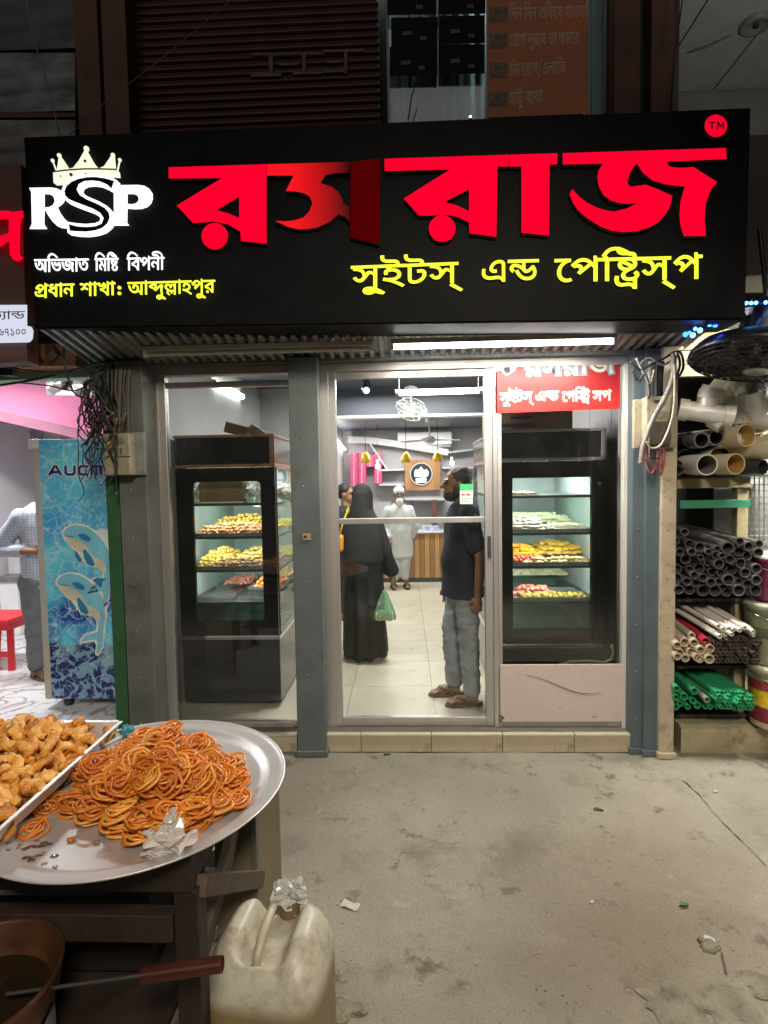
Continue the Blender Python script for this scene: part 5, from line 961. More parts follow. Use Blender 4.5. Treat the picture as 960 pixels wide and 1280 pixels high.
heap('pale_yellow_sweets', rx0 + .05, rx1 - .04, YC + .60, YC + .9, shr[1] + .03, M('lime_cream_sweet', (.78, .72, .46), .4, 0, .3, 40), 'pale lime sweets at the back of the second shelf, right display case', 0, .016, .05, 'bar')
heap('orange_sweets', rx0 + .03, rx0 + .36, YC + .26, YC + .52, shr[2] + .02, m_swo, 'bright orange sweets at the back of the third shelf, right display case', 0, .018, .09, 'bar')
heap('orange_sweets', rx0 + .40, rx1 - .03, YC + .40, YC + .85, shr[2] + .03, M('amber_sweet', (.80, .45, .06), .35, 0, .3, 40), 'amber sweets in the far tray of the third shelf, right display case', 0, .018, .05, 'bar')
heap('red_sweets', rx0 + .12, rx0 + .38, YC + .17, YC + .26, shr[2] + .006, m_swr, 'rose red sweets in the middle of the third shelf, right display case', 0, .017, .04)
heap('cream_orange_sweets', rx0 + .20, rx1 - .07, YC + .09, YC + .16, shr[2] + .006, M('apricot_sweet', (.85, .55, .25), .3, 0, .45, 25), 'apricot coloured sweets at the front of the third shelf, right display case', 0, .017, .025, 'oval')
heap('pink_sweets', rx0 + .14, rx0 + .44, YC + .24, YC + .40, shr[3] + .006, m_swp, 'salmon pink sweets at the back of the lowest tray, right display case', 0, .019, .03)
heap('olive_sweets', rx0 + .18, rx1 - .08, YC + .09, YC + .22, shr[3] + .006, m_swl, 'round olive gold sweets at the front of the lowest tray, right display case', 0, .020, .025)
heap('white_sweets', rx0 + .03, rx1 - .03, YC + .72, YC + .95, shr[3] + .06, M('pale_lime_sweet', (.80, .76, .48), .4, 0, .3, 40), 'pale lime sweets at the back of the lowest shelf, right display case', 0, .016, .03, 'bar')
heap('mixed_sweets', rx0 + .03, rx0 + .30, YC + .12, YC + .45, shr[0] + .006, m_swb, 'few brown sweets on the top shelf, right display case', 0, .013, .012, 'oval')
# carton on the right case
ct = thing('carton', (.95, 4.2, zz(690, 536)), 'brown printed carton lying on top of the right display case', 'carton')
MB().box(.60, 1.18, 4.0, 4.35, zz(690, 536) + .002, zz(690, 536) + .17).build('carton_body', M('brown_carton', (.30, .22, .12), .7, 0, .15, 6, dirt=((.12, .15, .07), .5, 5)), ct, bev=.004)
MB().box(.62, .92, 3.9985, 3.9998, zz(690, 536) + .03, zz(690, 536) + .06).box(.75, .90, 3.9985, 3.9998, zz(690, 536) + .09, zz(690, 536) + .11).build('print', m_black_print, ct)
# pink board behind the right pane, its crack, the pipe above it
pb = thing('pink_board', (.97, 3.50, .15), 'pale pink board with a thin crack closing the bottom of the right pane', 'board')
MB().box(X(625, 860, 3.500), X(777, 860, 3.500), 3.492, 3.502, .155, Z(700, 830, 3.5)).build('sheet', m_pinkboard, pb, bev=.002)
g = MB(); pts = [P(px, py, 3.4905) for px, py in ((656, 843), (670, 846), (684, 851), (700, 858), (715, 864), (728, 867), (740, 867), (752, 866))]
g.tube(pts, [.0005, .001, .0014, .002, .0025, .002, .001, .0005], 5); g.build('crack', m_crack, pb)
g = MB()
for px, py, r in ((700, 885, .004), (732, 893, .003), (742, 896, .005), (745, 896, .004), (634, 850, .003)): g.ball(P(px, py, 3.4915), (r, .001, r), 8, 4)
g.build('stain', M('brown_stain', (.12, .09, .07), .8), pb)
g = MB(); g.add([P(625, 893, 3.489), P(631, 897, 3.489), P(625, 904, 3.489)], [(0, 1, 2)]); g.add([P(625, 893, 3.4915), P(631, 897, 3.4915), P(625, 904, 3.4915)], [(0, 1, 2)])
g.build('chipped_corner', m_grout, pb, fixn=False)
g = MB(); g.tube([P(x, y, 3.66) for x, y in ((697, 832), (712, 827), (735, 826), (755, 828), (764, 824), (767, 815), (764, 806))], .010, 8)
tag(g.build('drain_hose', M('dull_olive_hose', (.28, .26, .18), .5)), 'dull drain hose curving above the pale pink board', 'hose')
# small sticker on the door pane
stk = thing('door_notice', P(583, 628, 3.52), 'small white and green notice stuck on the upper glass of the door', 'notice')
SD = lambda x, y, d=0: P(x, y, 3.525 - d)
g = MB(); g.poly([(575, 605), (591, 605), (591, 630), (575, 630)], [], SD, 0, .001); g.build('sheet', M('pale_green_sheet', (.55, .70, .58), .5), stk, fixn=False)
g = MB(); g.poly([(575, 605), (591, 605), (591, 613), (575, 613)], [], SD, .0012, .0016); g.build('print', M('bright_green_print', (.04, .42, .14), .5), stk, fixn=False)
for k, (a, b, y, m_) in enumerate([(577, 581, 617, 'p'), (583, 588, 617, 'r'), (577, 589, 623, 'p'), (577, 586, 626, 'p')]):
    g = MB(); g.poly([(a, y), (b, y), (b, y + (2.5 if k < 2 else 1.2)), (a, y + (2.5 if k < 2 else 1.2))], [], SD, .0012, .0016); g.build('print', M('red_print', (.5, .05, .04), .5) if k < 2 else M('grey_green_print', (.2, .35, .25), .5), stk, fixn=False)

# ================================================================== DEPTH OF THE SHOP
YBK = 8.95
# LED tubes on the far left wall, and tubes added in place of reflections
def wall_tube(p0, p1, label):
    t = thing('led_tube', (Vector(p0) + Vector(p1)) / 2, label, 'tube light', 'lit LED tubes inside the sweet shop')
    p0, p1 = Vector(p0), Vector(p1); MB().cyl(p0, p1, .024, n=10).build('tube', m_led, t)
    d = (p1 - p0).normalized(); MB().cyl(p0 - d * .03, p0 - d * .001, .026, n=10).build('end_cap', m_white_plastic, t); MB().cyl(p1 + d * .001, p1 + d * .03, .026, n=10).build('end_cap', m_white_plastic, t)
wall_tube((-1.60, 4.75, 2.55), (-1.60, 5.55, 2.55), 'glowing white tube above the left display case, standing in for tube reflections')  # tube added to imitate tube reflections in the left pane
wall_tube((-.955, 6.6, 2.33), (-.955, 8.9, 2.20), 'lit white LED tube on the far left wall of the shop')
wall_tube((-.955, 6.62, 2.42), (-.955, 7.2, 2.42), 'short lit LED tube under the ceiling at the far left wall')
ta, tb_ = P(499, 491, 4.6), P(598, 488, 4.6)
wall_tube(ta, tb_, 'glowing tube behind the glass door, standing in for the canopy tube reflection')  # made-up tube imitates the canopy tube mirrored in the door glass
for q in (ta, tb_): tag(MB().cyl(q, (q.x, q.y, 2.73), .003, n=6).build('added_tube_wire', m_wire_grey), 'thin wire added to hold the %s end of the stand-in tube' % ('left' if q is ta else 'right'), 'wire')  # wires added only to carry the made-up tube
# air conditioner
ac = thing('air_conditioner', P(530, 563, YBK), 'white split air conditioner high on the back wall', 'air conditioner')
a0, a1, z0, z1 = X(497, 550, YBK), X(564, 550, YBK), Z(530, 561, YBK), Z(530, 541, YBK)
MB().box(a0, a1, YBK - .20, YBK + .04, z0 + .05, z1).build('body', m_white_plastic, ac, bev=.02)
MB().box(a0 + .02, a1 - .02, YBK - .205, YBK + .02, z0 + .005, z0 + .048).build('outlet', M('grey_outlet', (.25, .26, .27), .5), ac, bev=.006)
# logo panel
lp = thing('logo_sign', P(527, 612, YBK), 'brown wooden square panel with a lit round black and white logo on the back wall', 'sign')
MB().box(X(506, 594, YBK), X(550, 594, YBK), YBK - .06, YBK + .04, Z(527, 613, YBK), Z(527, 575, YBK)).build('board', m_wood, lp, bev=.004)
c = P(526.5, 592.5, YBK - .09)
MB().cyl((c.x, c.y, c.z), (c.x, c.y + .028, c.z), .165, n=32).build('disc', M('black_disc', (.02, .02, .025), .3), lp)
MB().lathe([(.165, 0), (.178, 0), (.178, .03), (.165, .03), (.165, 0)], (c.x, c.y, c.z), 32, Matrix.Rotation(-PI / 2, 3, 'X')).build('ring', EM('lit_white_ring', (.9, .95, 1), 1.2), lp)
LG = lambda x, y, d=0: P(x, y, YBK - .095 - d)
for pts in ([(518, 590), (520, 586), (522, 588), (526.5, 583), (530, 588), (533, 586), (536, 590), (535, 595), (531, 597), (518, 596)], [(519.5, 598), (533, 597.5), (533, 603), (520, 604)]):
    g = MB(); g.poly(pts, [], LG, 0, .01); g.build('mark', EM('lit_logo_white', (.95, .98, 1), 2.0), lp, fixn=False)
# pendants
m_pend = M('yellow_enamel', (.80, .52, .02), .3, 0, .06, 5); m_pin = EM('pendant_inner', (1, .85, .4), 2.0)
for px, py, lab in ((457, 573, 'yellow pendant lamp near the pink sweet boxes'), (507.5, 573, 'yellow pendant lamp left of the wooden logo panel'), (547, 572, 'yellow pendant lamp right of the wooden logo panel')):
    c = P(px, py, 7.8); t = thing('pendant_lamp', c, lab, 'lamp', 'yellow pendant lamps over the counter')
    MB().lathe([(.004, .09), (.022, .085), (.05, .05), (.066, .0), (.070, -.055), (.066, -.056), (.060, .0), (.02, .07), (.004, .075)], c, 24).build('shade', m_pend, t)
    MB().cyl(c + Vector((0, 0, .085)), (c.x, c.y, 2.5), .005, n=6).build('cord', m_wire, t)
    MB().ball(c + Vector((0, 0, -.02)), .03).build('bulb', m_pin, t)
# ceiling fan and cage fan
def fan(c, r, label, tilt, drop, blades=3, cage=False, mat=None):
    mat = mat or m_white_plastic; t = thing('ceiling_fan', c, label, 'fan'); R = Matrix.Rotation(tilt, 3, 'X') @ Matrix.Rotation(.3, 3, 'Y')
    if not cage: R = Matrix.Identity(3)
    MB().lathe([(.001, .05), (.05, .045), (.075, .01), (.07, -.03), (.04, -.045), (.001, -.05)], c, 20, R).build('motor', mat, t)
    MB().cyl(c + Vector((0, 0, .04)), c + Vector((0, 0, drop)), .010, n=8).build('rod', mat, t)
    MB().lathe([(.001, 0), (.05, -.005), (.06, .06), (.012, .08)], c + Vector((0, 0, drop - .07)), 16).build('canopy_cup', mat, t)
    for k in range(blades):
        a = 2 * PI * k / blades + .35; d = Vector((math.cos(a), math.sin(a), 0)); s_ = Vector((-d.y, d.x, 0)); g = MB()
        pts = [(.07, .02), (.16, .05), (r * .7, .06), (r, .045)]
        top = [c + R @ (d * q + s_ * w + Vector((0, 0, .012))) for q, w in pts] + [c + R @ (d * q - s_ * w + Vector((0, 0, -.006))) for q, w in pts][::-1]
        n = len(top); g.add(top + [v + Vector((0, 0, -.004)) for v in top], [tuple(range(n)), tuple(range(2 * n - 1, n - 1, -1))] + [(i, (i + 1) % n, n + (i + 1) % n, n + i) for i in range(n)]); g.build('blade', mat, t)
    if cage:
        g = MB()
        for q, z in ((r, 0), (r * .98, .03), (r * .7, .08), (r * .7, -.07), (r * .35, -.09)):
            g.tube([c + R @ Vector((q * math.cos(2 * PI * i / 28), q * math.sin(2 * PI * i / 28), z)) for i in range(29)], .005, 5)
        for k in range(8):
            a = 2 * PI * k / 8; d = Vector((math.cos(a), math.sin(a), 0)); g.tube([c + R @ (d * q + Vector((0, 0, z))) for q, z in ((.04, .1), (r * .7, .08), (r, 0), (r * .7, -.07), (.04, -.1))], .003, 4)
        g.build('cage', mat, t)
    return t
fan(P(537, 550, 7.2), .45, 'white three-blade ceiling fan in front of the air conditioner', 0, .30)
fan(P(514, 512, 5.4), .15, 'white caged fan tilted under the front ceiling of the shop', .45, .22, 3, True)
# spotlights on a black track, upper left of the door
tr = thing('track_light', (-.42, 4.6, 2.7), 'black spotlight track on the ceiling behind the upper left of the door', 'track light')
a, b = P(424, 464, 4.2), P(462, 502, 6.0); MB().beam((a.x, a.y, 2.70), (b.x - .0, b.y, 2.70), .035, .03).build('track', m_black_matt, tr)
for q in (.25, .8):
    p = Vector((a.x, a.y, 2.68)).lerp(Vector((b.x, b.y, 2.68)), q); MB().cyl(p, p + Vector((0, 0, -.06)), .01).build('stem', m_black_matt, tr)
    h = MB().cyl(p + Vector((.0, .06, -.05)), p + Vector((.02, -.10, -.10)), .038, n=16).build('spot_head', m_black_matt, tr)
    MB().cyl(p + Vector((.0201, -.1005, -.1002)), p + Vector((.0205, -.104, -.1015)), .034, n=16).build('lens', EM('spot_lens', (1, 1, 1), 1.5), h)
# slanted white shelves on the back wall
m_shelfw = M('white_lacquer_shelf', (.42, .42, .43), .35, 0, .05, 4)
def shelf_px(pts, th, label):
    t = thing('wall_shelf', P(*pts[0], YBK), label, 'shelf', 'white slanted shelves on the back wall')
    for a, b in zip(pts[:-1], pts[1:]):
        p, q = P(*a, YBK - .08), P(*b, YBK - .08); MB().beam(p, q, .26, th, (0, 0, 1)).build('board', m_shelfw, t, bev=.002)
shelf_px([(436, 550), (462, 551), (500, 556), (560, 566)], .10, 'upper left white shelf running under the air conditioner')
shelf_px([(462, 553), (484, 587)], .025, 'slanted white shelf board right of the pink boxes')
shelf_px([(474, 588), (505, 587)], .028, 'level white shelf left of the wooden logo panel')
shelf_px([(553, 585), (594, 585)], .028, 'level white shelf right of the wooden logo panel')
shelf_px([(560, 566), (594, 562)], .028, 'upper right white shelf beside the air conditioner')
shelf_px([(474, 606), (505, 606)], .022, 'lower white shelf left of the wooden logo panel')
shelf_px([(506, 624), (556, 624)], .028, 'long low white shelf under the wooden logo panel')
# pink sweet boxes
m_pinkbox = M('pink_sweet_box', (.52, .06, .16), .45, 0, .15, 20); m_pinktape = M('pale_pink_print', (.75, .5, .55), .5)
bx_t = None; plab = ['flat pink sweet box in the leftmost tall stack on the back wall', 'flat pink sweet box in the second tall stack on the back wall', 'flat pink sweet box in the short hanging stack on the back wall', 'flat pink sweet box in the rightmost stack on the back wall']
for col, (pxa, n_) in enumerate(((438, 13), (448, 13), (458, 5), (468, 12))):
    for r_ in range(n_):
        if col == 2: py = 569 + r_ * 2.9
        else: py = 566 + r_ * 3.2
        p = P(pxa, py, 8.75)
        w = X(pxa + 9.2, py, 8.75) - p.x
        if bx_t is None:
            bx_t = thing('pink_sweet_box', p, plab[col], 'box', 'stacked pink sweet boxes on the back wall')
            MB().box(p.x, p.x + w, p.y, p.y + .16, p.z - .036, p.z).build('carton', m_pinkbox, bx_t)
            MB().box(p.x + w * .40, p.x + w * .52, p.y - .0015, p.y - .0005, p.z - .034, p.z - .004).build('label_print', m_pinktape, bx_t)
            bp0 = p
        else: copy_thing(bx_t, p, label=plab[col])
# counter
cty = 8.5
co = thing('wooden_counter', (.4, cty, .13), 'varnished counter of vertical brown slats at the back of the shop', 'counter')
zc_ = Z(540, 664, cty); x0c, x1c = -.95, 1.05
MB().box(x0c, x1c, cty + .02, cty + .4, .13, zc_ - .03).build('carcass', m_wood, co)
n_ = 26
m_slat = [M('slat_brown_light', (.42, .24, .09), .4, 0, .25, 8, stretch=(1, 1, .1)), M('slat_brown_dark', (.28, .14, .05), .4, 0, .25, 8, stretch=(1, 1, .1))]
for i in range(n_):
    a = x0c + (x1c - x0c) * i / n_; MB().box(a + .004, a + (x1c - x0c) / n_ - .004, cty, cty + .019, .20, zc_ - .032).build('slat', m_slat[i % 2], co)
MB().box(x0c - .02, x1c + .02, cty - .03, cty + .42, zc_ - .03, zc_).build('counter_top', M('pale_counter_top', (.55, .52, .47), .3), co, bev=.004)
MB().box(x0c, x1c, cty + .004, cty + .019, .13, .199).build('plinth', m_dark_steel, co)
tag(MB().box(X(528, 655, cty), X(549, 655, cty), cty + .02, cty + .3, zc_ + .001, zc_ + .07).build('plastic_packet', M('pale_blue_packet', (.40, .45, .60), .4, 0, .5, 25)), 'pale blue packet lying on the wooden counter', 'packet')
tag(MB().box(X(540, 630, cty + .2), X(546, 630, cty + .2), cty + .2, cty + .4, zc_ + .001, Z(543, 625, cty + .2)).build('brown_bottle_stand', M('red_brown_stand', (.12, .05, .04), .4)), 'red brown upright stand on the counter behind the old man', 'stand')
for i, (px, lab) in enumerate(((470, 'small clear jar left of the old man on the counter'), (478, 'small amber jar left of the old man on the counter'), (519, 'small brown jar right of the old man on the counter'))):
    p = P(px, 650, cty + .15); j = thing('jar', (p.x, p.y, zc_ + .001), lab, 'jar')
    MB().lathe([(.001, 0), (.04, 0), (.042, .09), (.03, .11)], (p.x, p.y, zc_ + .001), 14).build('jar_body', M('jar_' + 'abc'[i] + '_colour', [(.5, .5, .5), (.5, .3, .1), (.25, .13, .06)][i], .2), j)
    MB().cyl((p.x, p.y, zc_ + .112), (p.x, p.y, zc_ + .14), .034).build('lid', m_pend if i else m_red_panel, j)
# black frame with white board behind the old man
fb_ = thing('black_frame_stand', P(500, 660, 8.6), 'thin black rectangular frame behind the old man in white', 'frame')
for a, b in (((490, 627), (490, 668)), ((490, 627), (516, 627)), ((516, 627), (516, 668))): MB().beam(P(*a, 8.6), P(*b, 8.6), .02, .02, (0, 1, 0)).build('bar', m_dark_steel, fb_)
# tall dark fridge on the right of the aisle
fg = thing('upright_cooler', (1.15, 6.2, .13), 'tall dark upright cooler with a glass door at the right of the aisle', 'cooler')
MB().box(.98, 1.42, 5.7, 6.9, .13, 2.12).build('cabinet', m_black, fg, bev=.01)
MB().box(.955, .979, 5.75, 6.85, .25, 2.02).build('door', M('cooler_door_grey', (.25, .27, .28), .25, .2), fg, bev=.004)
MB().box(.948, .9545, 5.85, 6.75, .45, 1.95).build('pane', m_black, fg)
MB().cyl((.93, 5.80, .9), (.93, 5.80, 1.5), .012).build('handle', m_chrome, fg)
tag(MB().box(1.0, 1.3, 5.75, 6.1, 2.122, 2.32).build('pink_white_carton', M('pink_white_card', (.6, .3, .35), .6, 0, .4, 12)), 'pink and white carton on top of the dark upright cooler', 'carton')
# round bulbs seen in the mirror-like back
for px, py, lab in ((472, 583, 'bright bare bulb hanging beside the pink boxes'), (565, 579, 'bright bare bulb hanging right of the logo panel')):
    c = P(px, py, 8.2); t = thing('bare_bulb', c, lab, 'bulb'); MB().ball(c, .035, 12, 8).build('glass', EM('bare_bulb_glow', (1, 1, .98), 7), t); MB().cyl(c + Vector((0, 0, .03)), c + Vector((0, 0, .09)), .02).build('socket', m_white_plastic, t)
    MB().cyl(c + Vector((0, 0, .09)), (c.x, c.y, 2.5), .004, n=6).build('cord', m_wire, t)

# ================================================================== PEOPLE
def capsules(name, segs, voxel, mat, parent, smooth_n=6, disp=None):
    g = MB()
    for s_ in segs:
        if s_[0] == 'l': g.loft([[Vector(s_[2]) + s_[3] @ Vector((rx * math.cos(2 * PI * i / 28), y + ry * math.sin(2 * PI * i / 28), z)) for i in range(28)] for z, rx, ry, y in s_[1]])
        elif s_[0] == 'e': g.ball(s_[1], s_[2], 20, 14, s_[3] if len(s_) > 3 else None)
        else:
            p0, r0, p1, r1 = s_; p0, p1 = Vector(p0), Vector(p1); d = p1 - p0; L_ = d.length
            n = 14; rings = []; q = d.to_track_quat('Z', 'Y').to_matrix()
            for k in range(6): a = -PI / 2 + PI / 2 * k / 5; rings.append([(p0 + q @ Vector((r0 * math.cos(a) * math.cos(2 * PI * i / n), r0 * math.cos(a) * math.sin(2 * PI * i / n), r0 * math.sin(a)))) for i in range(n)])
            for k in range(6): a = PI / 2 * k / 5; rings.append([(p1 + q @ Vector((r1 * math.cos(a) * math.cos(2 * PI * i / n), r1 * math.cos(a) * math.sin(2 * PI * i / n), r1 * math.sin(a)))) for i in range(n)])
            rings[0] = [v for v in rings[0]]; g.loft(rings)
    o = g.build(name, mat, parent)
    rm = o.modifiers.new('remesh', 'REMESH'); rm.mode = 'VOXEL'; rm.voxel_size = voxel; rm.use_smooth_shade = True
    sm = o.modifiers.new('smooth', 'SMOOTH'); sm.iterations = smooth_n; sm.factor = .5
    bake(o)
    if disp:
        me = o.data; no = [v.normal.copy() for v in me.vertices]; base = Vector(o.location)
        for v, nn in zip(me.vertices, no): v.co = v.co + nn * disp(v.co + base)
        me.update()
    me = o.data
    me.polygons.foreach_set('use_smooth', [True] * len(me.polygons))
    return o
def hand(w, d, thumb, s=1.0):
    """palm and five separate curled fingers; w wrist point, d direction of the fingers, thumb side vector"""
    d = Vector(d).normalized(); t = Vector(thumb); t = (t - d * t.dot(d)).normalized(); n = d.cross(t)
    out = [(w, .024 * s, Vector(w) + d * .045 * s, .027 * s), (Vector(w) + d * .045 * s + t * .016 * s, .017 * s, Vector(w) + d * .078 * s + t * .020 * s, .014 * s), (Vector(w) + d * .045 * s - t * .016 * s, .017 * s, Vector(w) + d * .075 * s - t * .020 * s, .013 * s)]
    for k, (o_, L_) in enumerate(((.030, .062), (.010, .072), (-.010, .066), (-.029, .050))):
        b = Vector(w) + d * .078 * s + t * o_ * s; m = b + (d * .9 + n * .25).normalized() * L_ * .55 * s; e = m + (d * .55 + n * .75).normalized() * L_ * .5 * s
        out += [(b, .0085 * s, m, .0078 * s), (m, .0078 * s, e, .0065 * s)]
    b = Vector(w) + d * .025 * s + t * .024 * s; m = b + (d * .6 + t * .75).normalized() * .035 * s; e = m + (d * .9 + n * .35).normalized() * .030 * s
    out += [(b, .012 * s, m, .010 * s), (m, .010 * s, e, .008 * s)]
    return out
def turn(pts, ang, at): 
    R = Matrix.Rotation(ang, 3, 'Z'); at = Vector(at); f = lambda v: R @ Vector(v) + at
    out = []
    for s_ in pts:
        if s_[0] == 'l': out.append(('l', s_[1], at, R))
        elif s_[0] == 'e': out.append(('e', f(s_[1]), s_[2], R @ (s_[3] if len(s_) > 3 else Matrix.Identity(3))))
        else: out.append((f(s_[0]), s_[1], f(s_[2]), s_[3]))
    return out
def head_segs(c, k=1.0, neck=(0, .01, -.16)):
    c = Vector(c); v = lambda x, y, z: c + Vector((x, y, z)) * k
    return [('e', v(0, .012, .02), (.070 * k, .090 * k, .093 * k)), ('e', v(0, -.018, -.045), (.055 * k, .068 * k, .068 * k)), ('e', v(0, -.052, -.092), (.028 * k, .026 * k, .022 * k)),
            (v(0, -.082, .012), .009 * k, v(0, -.104, -.022), .013 * k), ('e', v(.0, -.083, -.055), (.024 * k, .012 * k, .006 * k)), ('e', v(0, -.082, -.067), (.020 * k, .012 * k, .006 * k)),
            ('e', v(.076, .012, -.012), (.010 * k, .020 * k, .032 * k)), ('e', v(-.076, .012, -.012), (.010 * k, .020 * k, .032 * k)),
            ('e', v(.03, -.072, .028), (.022 * k, .014 * k, .007 * k)), ('e', v(-.03, -.072, .028), (.022 * k, .014 * k, .007 * k)), (v(0, .02, -.06), .052 * k, c + Vector(neck) * k, .058 * k)]
def eyes(c, ang, at, par, k=1.0):
    R = Matrix.Rotation(ang, 3, 'Z'); at = Vector(at)
    for sx in (-1, 1): MB().ball(R @ (Vector(c) + Vector((.028 * sx, -.078, .010)) * k) + at, (.011 * k, .008 * k, .008 * k), 10, 8).build('eye', M('dark_eye', (.03, .02, .015), .2), par)
m_skin = M('brown_skin', (.30, .155, .085), .5, 0, .10, 12, .05, 120, sub=.08); m_skin2 = M('dark_brown_skin', (.20, .095, .055), .5, 0, .10, 12, .05, 120, sub=.08)
m_hair = M('black_hair', (.012, .010, .009), .55, 0, .4, 40, .5, 150)
m_sandal = M('brown_sandal', (.13, .08, .055), .6, 0, .2, 20)
def sandal(c, ang, par, L_=.27, mat=None, s=1):
    R = Matrix.Rotation(ang, 3, 'Z'); g = MB(); mat = mat or m_sandal; n = 20; c = Vector(c)
    ring = []
    for i in range(n):
        a = 2 * PI * i / n; w = .047 if math.sin(a) < 0 else .038; ring.append((w * math.cos(a) * s, L_ / 2 * math.sin(a) - .05))
    g.loft([[c + R @ Vector((x, y, 0)) for x, y in ring], [c + R @ Vector((x, y, .022)) for x, y in ring]], smooth=False)
    sole = g.build('sandal', mat, par)
    g = MB()
    for sx in (-1, 1): g.tube([c + R @ Vector(p) for p in ((sx * .042, -.02, .02), (sx * .036, -.05, .055), (sx * .012, -.10, .062), (0, -.135, .030))], [.012, .014, .012, .006], 8)
    g.build('strap', mat, sole)
def foot_segs(x, y, z=.0, ang=0, s=1):
    out = [(Vector((x, y + .01, .085)), .040, Vector((x, y + .015, .045)), .036), (Vector((x, y + .015, .048)), .032, Vector((x, y - .10, .040)), .030), (Vector((x, y - .08, .040)), .034, Vector((x, y - .125, .034)), .022)]
    for k in range(5): fx = x + (-.030 + .015 * k) * s; out.append((Vector((fx, y - .13, .034)), .009, Vector((fx, y - .155 - .008 * math.sin(k), .031)), .0085))
    return out
def wrinkle(a, f, sz=1.0, seed=0): return lambda p: a * (noise.noise(Vector((p.x * f, p.y * f, p.z * f * sz + seed))) + .5 * noise.noise(Vector((p.x * f * 2.3, p.y * f * 2.3, p.z * f * sz * 2.3 + seed))))

# ---- man in navy polo and grey jeans, facing left, standing just inside the door
FLR = .13
mp = PZ(577, 872, FLR); at = (mp.x + .01, 3.92, FLR); A = math.radians(-82)
man = thing('person', at, 'man in dark navy polo shirt and grey jeans standing sideways behind the glass door', 'person')
hc = (0, -.04, 1.535)
body = head_segs(hc, .98, (0, .05, -.17)) + [((0, 0, 1.36), .07, (0, .0, 1.15), .10), ((0, 0, 1.15), .10, (0, .01, .95), .10)]
body += [((.17, .02, 1.31), .05, (.215, .075, 1.04), .042), ((.215, .075, 1.04), .041, (.20, .055, .80), .029), ((-.17, .02, 1.31), .05, (-.21, .03, 1.04), .042), ((-.21, .03, 1.04), .041, (-.20, -.06, .80), .029)]
body += hand((.20, .055, .79), (-.05, -.02, -1), (0, -1, 0)) + hand((-.20, -.06, .79), (.05, -.05, -1), (0, -1, 0))
for sx, yy in ((.10, .03), (-.10, -.05)): body += [((sx * .85, .0, .80), .07, (sx * .92, yy - .01, .49), .048), ((sx * .92, yy - .01, .49), .046, (sx, yy, .10), .036)] + foot_segs(sx, yy)
capsules('body', turn(body, A, at), .0062, m_skin, man, 4)
eyes(hc, A, at, man)
hair = [('e', Vector(hc) + Vector((0, .030, .042)), (.080, .088, .084)), ('e', Vector(hc) + Vector((0, .055, -.01)), (.070, .060, .065))]
capsules('hair', turn(hair, A, at), .007, m_hair, man, 2, wrinkle(.004, 60))
beard = [('e', Vector(hc) + Vector((0, -.035, -.082)), (.057, .055, .042)), ('e', Vector(hc) + Vector((.055, -.005, -.05)), (.016, .03, .05)), ('e', Vector(hc) + Vector((-.055, -.005, -.05)), (.016, .03, .05))]
capsules('beard', turn(beard, A, at), .007, m_hair, man, 2, wrinkle(.003, 70))
shirt = [('l', [(1.445, .055, .055, .03), (1.41, .085, .075, .025), (1.385, .15, .09, .015), (1.34, .175, .105, .01), (1.25, .175, .118, .0), (1.12, .165, .122, -.005), (1.0, .162, .130, -.015), (.90, .165, .128, -.01), (.80, .186, .148, .0), (.755, .190, .150, .0)])]
for sx in (1, -1): shirt += [((sx * .15, .01, 1.335), .068, (sx * .20, .045, 1.12), .062)]
shirt_o = capsules('polo_shirt', turn(shirt, A, at), .009, M('navy_polo_fabric', (.012, .018, .032), .85, 0, .25, 30, .2, 300), man, 5, wrinkle(.010, 8, .6))
jeans = [((-.06, .0, .83), .100, (.06, .0, .83), .100)]
for sx, yy in ((.09, .03), (-.09, -.05)): jeans += [((sx * .92, .005, .79), .093, (sx, yy - .012, .50), .070), ((sx, yy - .012, .50), .070, (sx, yy + .005, .11), .062)]
capsules('jeans', turn(jeans, A, at), .009, M('washed_grey_denim', (.33, .365, .41), .85, 0, .35, 7, .3, 250, stretch=(1, 1, .4)), man, 3, wrinkle(.014, 11, 1.6, 4))
pocket = MB()
for sx, yy in ((.10, .03), (-.10, -.05)):
    c = Matrix.Rotation(A, 3, 'Z') @ Vector((sx, yy, .0)) + Vector(at); sandal(c, A, man)

# ---- woman in black robe, back to the camera, with green bag
wp = PZ(457, 822, FLR); at = (wp.x, 4.86, FLR); A = math.radians(160)
wom = thing('person', at, 'woman in a long black robe and veil standing with her back to the door', 'person')
hc = (0, -.02, 1.42)
body = head_segs(hc, .9, (0, .05, -.17)) + [((0, 0, 1.24), .06, (0, 0, .9), .10)]
body += [((-.15, 0, 1.18), .045, (-.21, -.03, .94), .038), ((-.21, -.03, .94), .037, (-.235, -.10, .73), .026), ((.15, 0, 1.18), .045, (.20, .0, .94), .038), ((.20, 0, .94), .037, (.13, -.16, .92), .026)]
body += hand((-.235, -.10, .725), (0, -.05, -1), (0, -1, 0), .92) + hand((.13, -.16, .92), (-1, -.2, 0), (0, 0, 1), .92)
for sx in (.08, -.08): body += [((sx, 0, .8), .07, (sx, 0, .1), .04)] + foot_segs(sx, 0)
capsules('body', turn(body, A, at), .0075, m_skin, wom, 3)
robe = []
def ell(z, rx, ry, y=0): return ('e', (0, y, z), (rx, ry, .09))
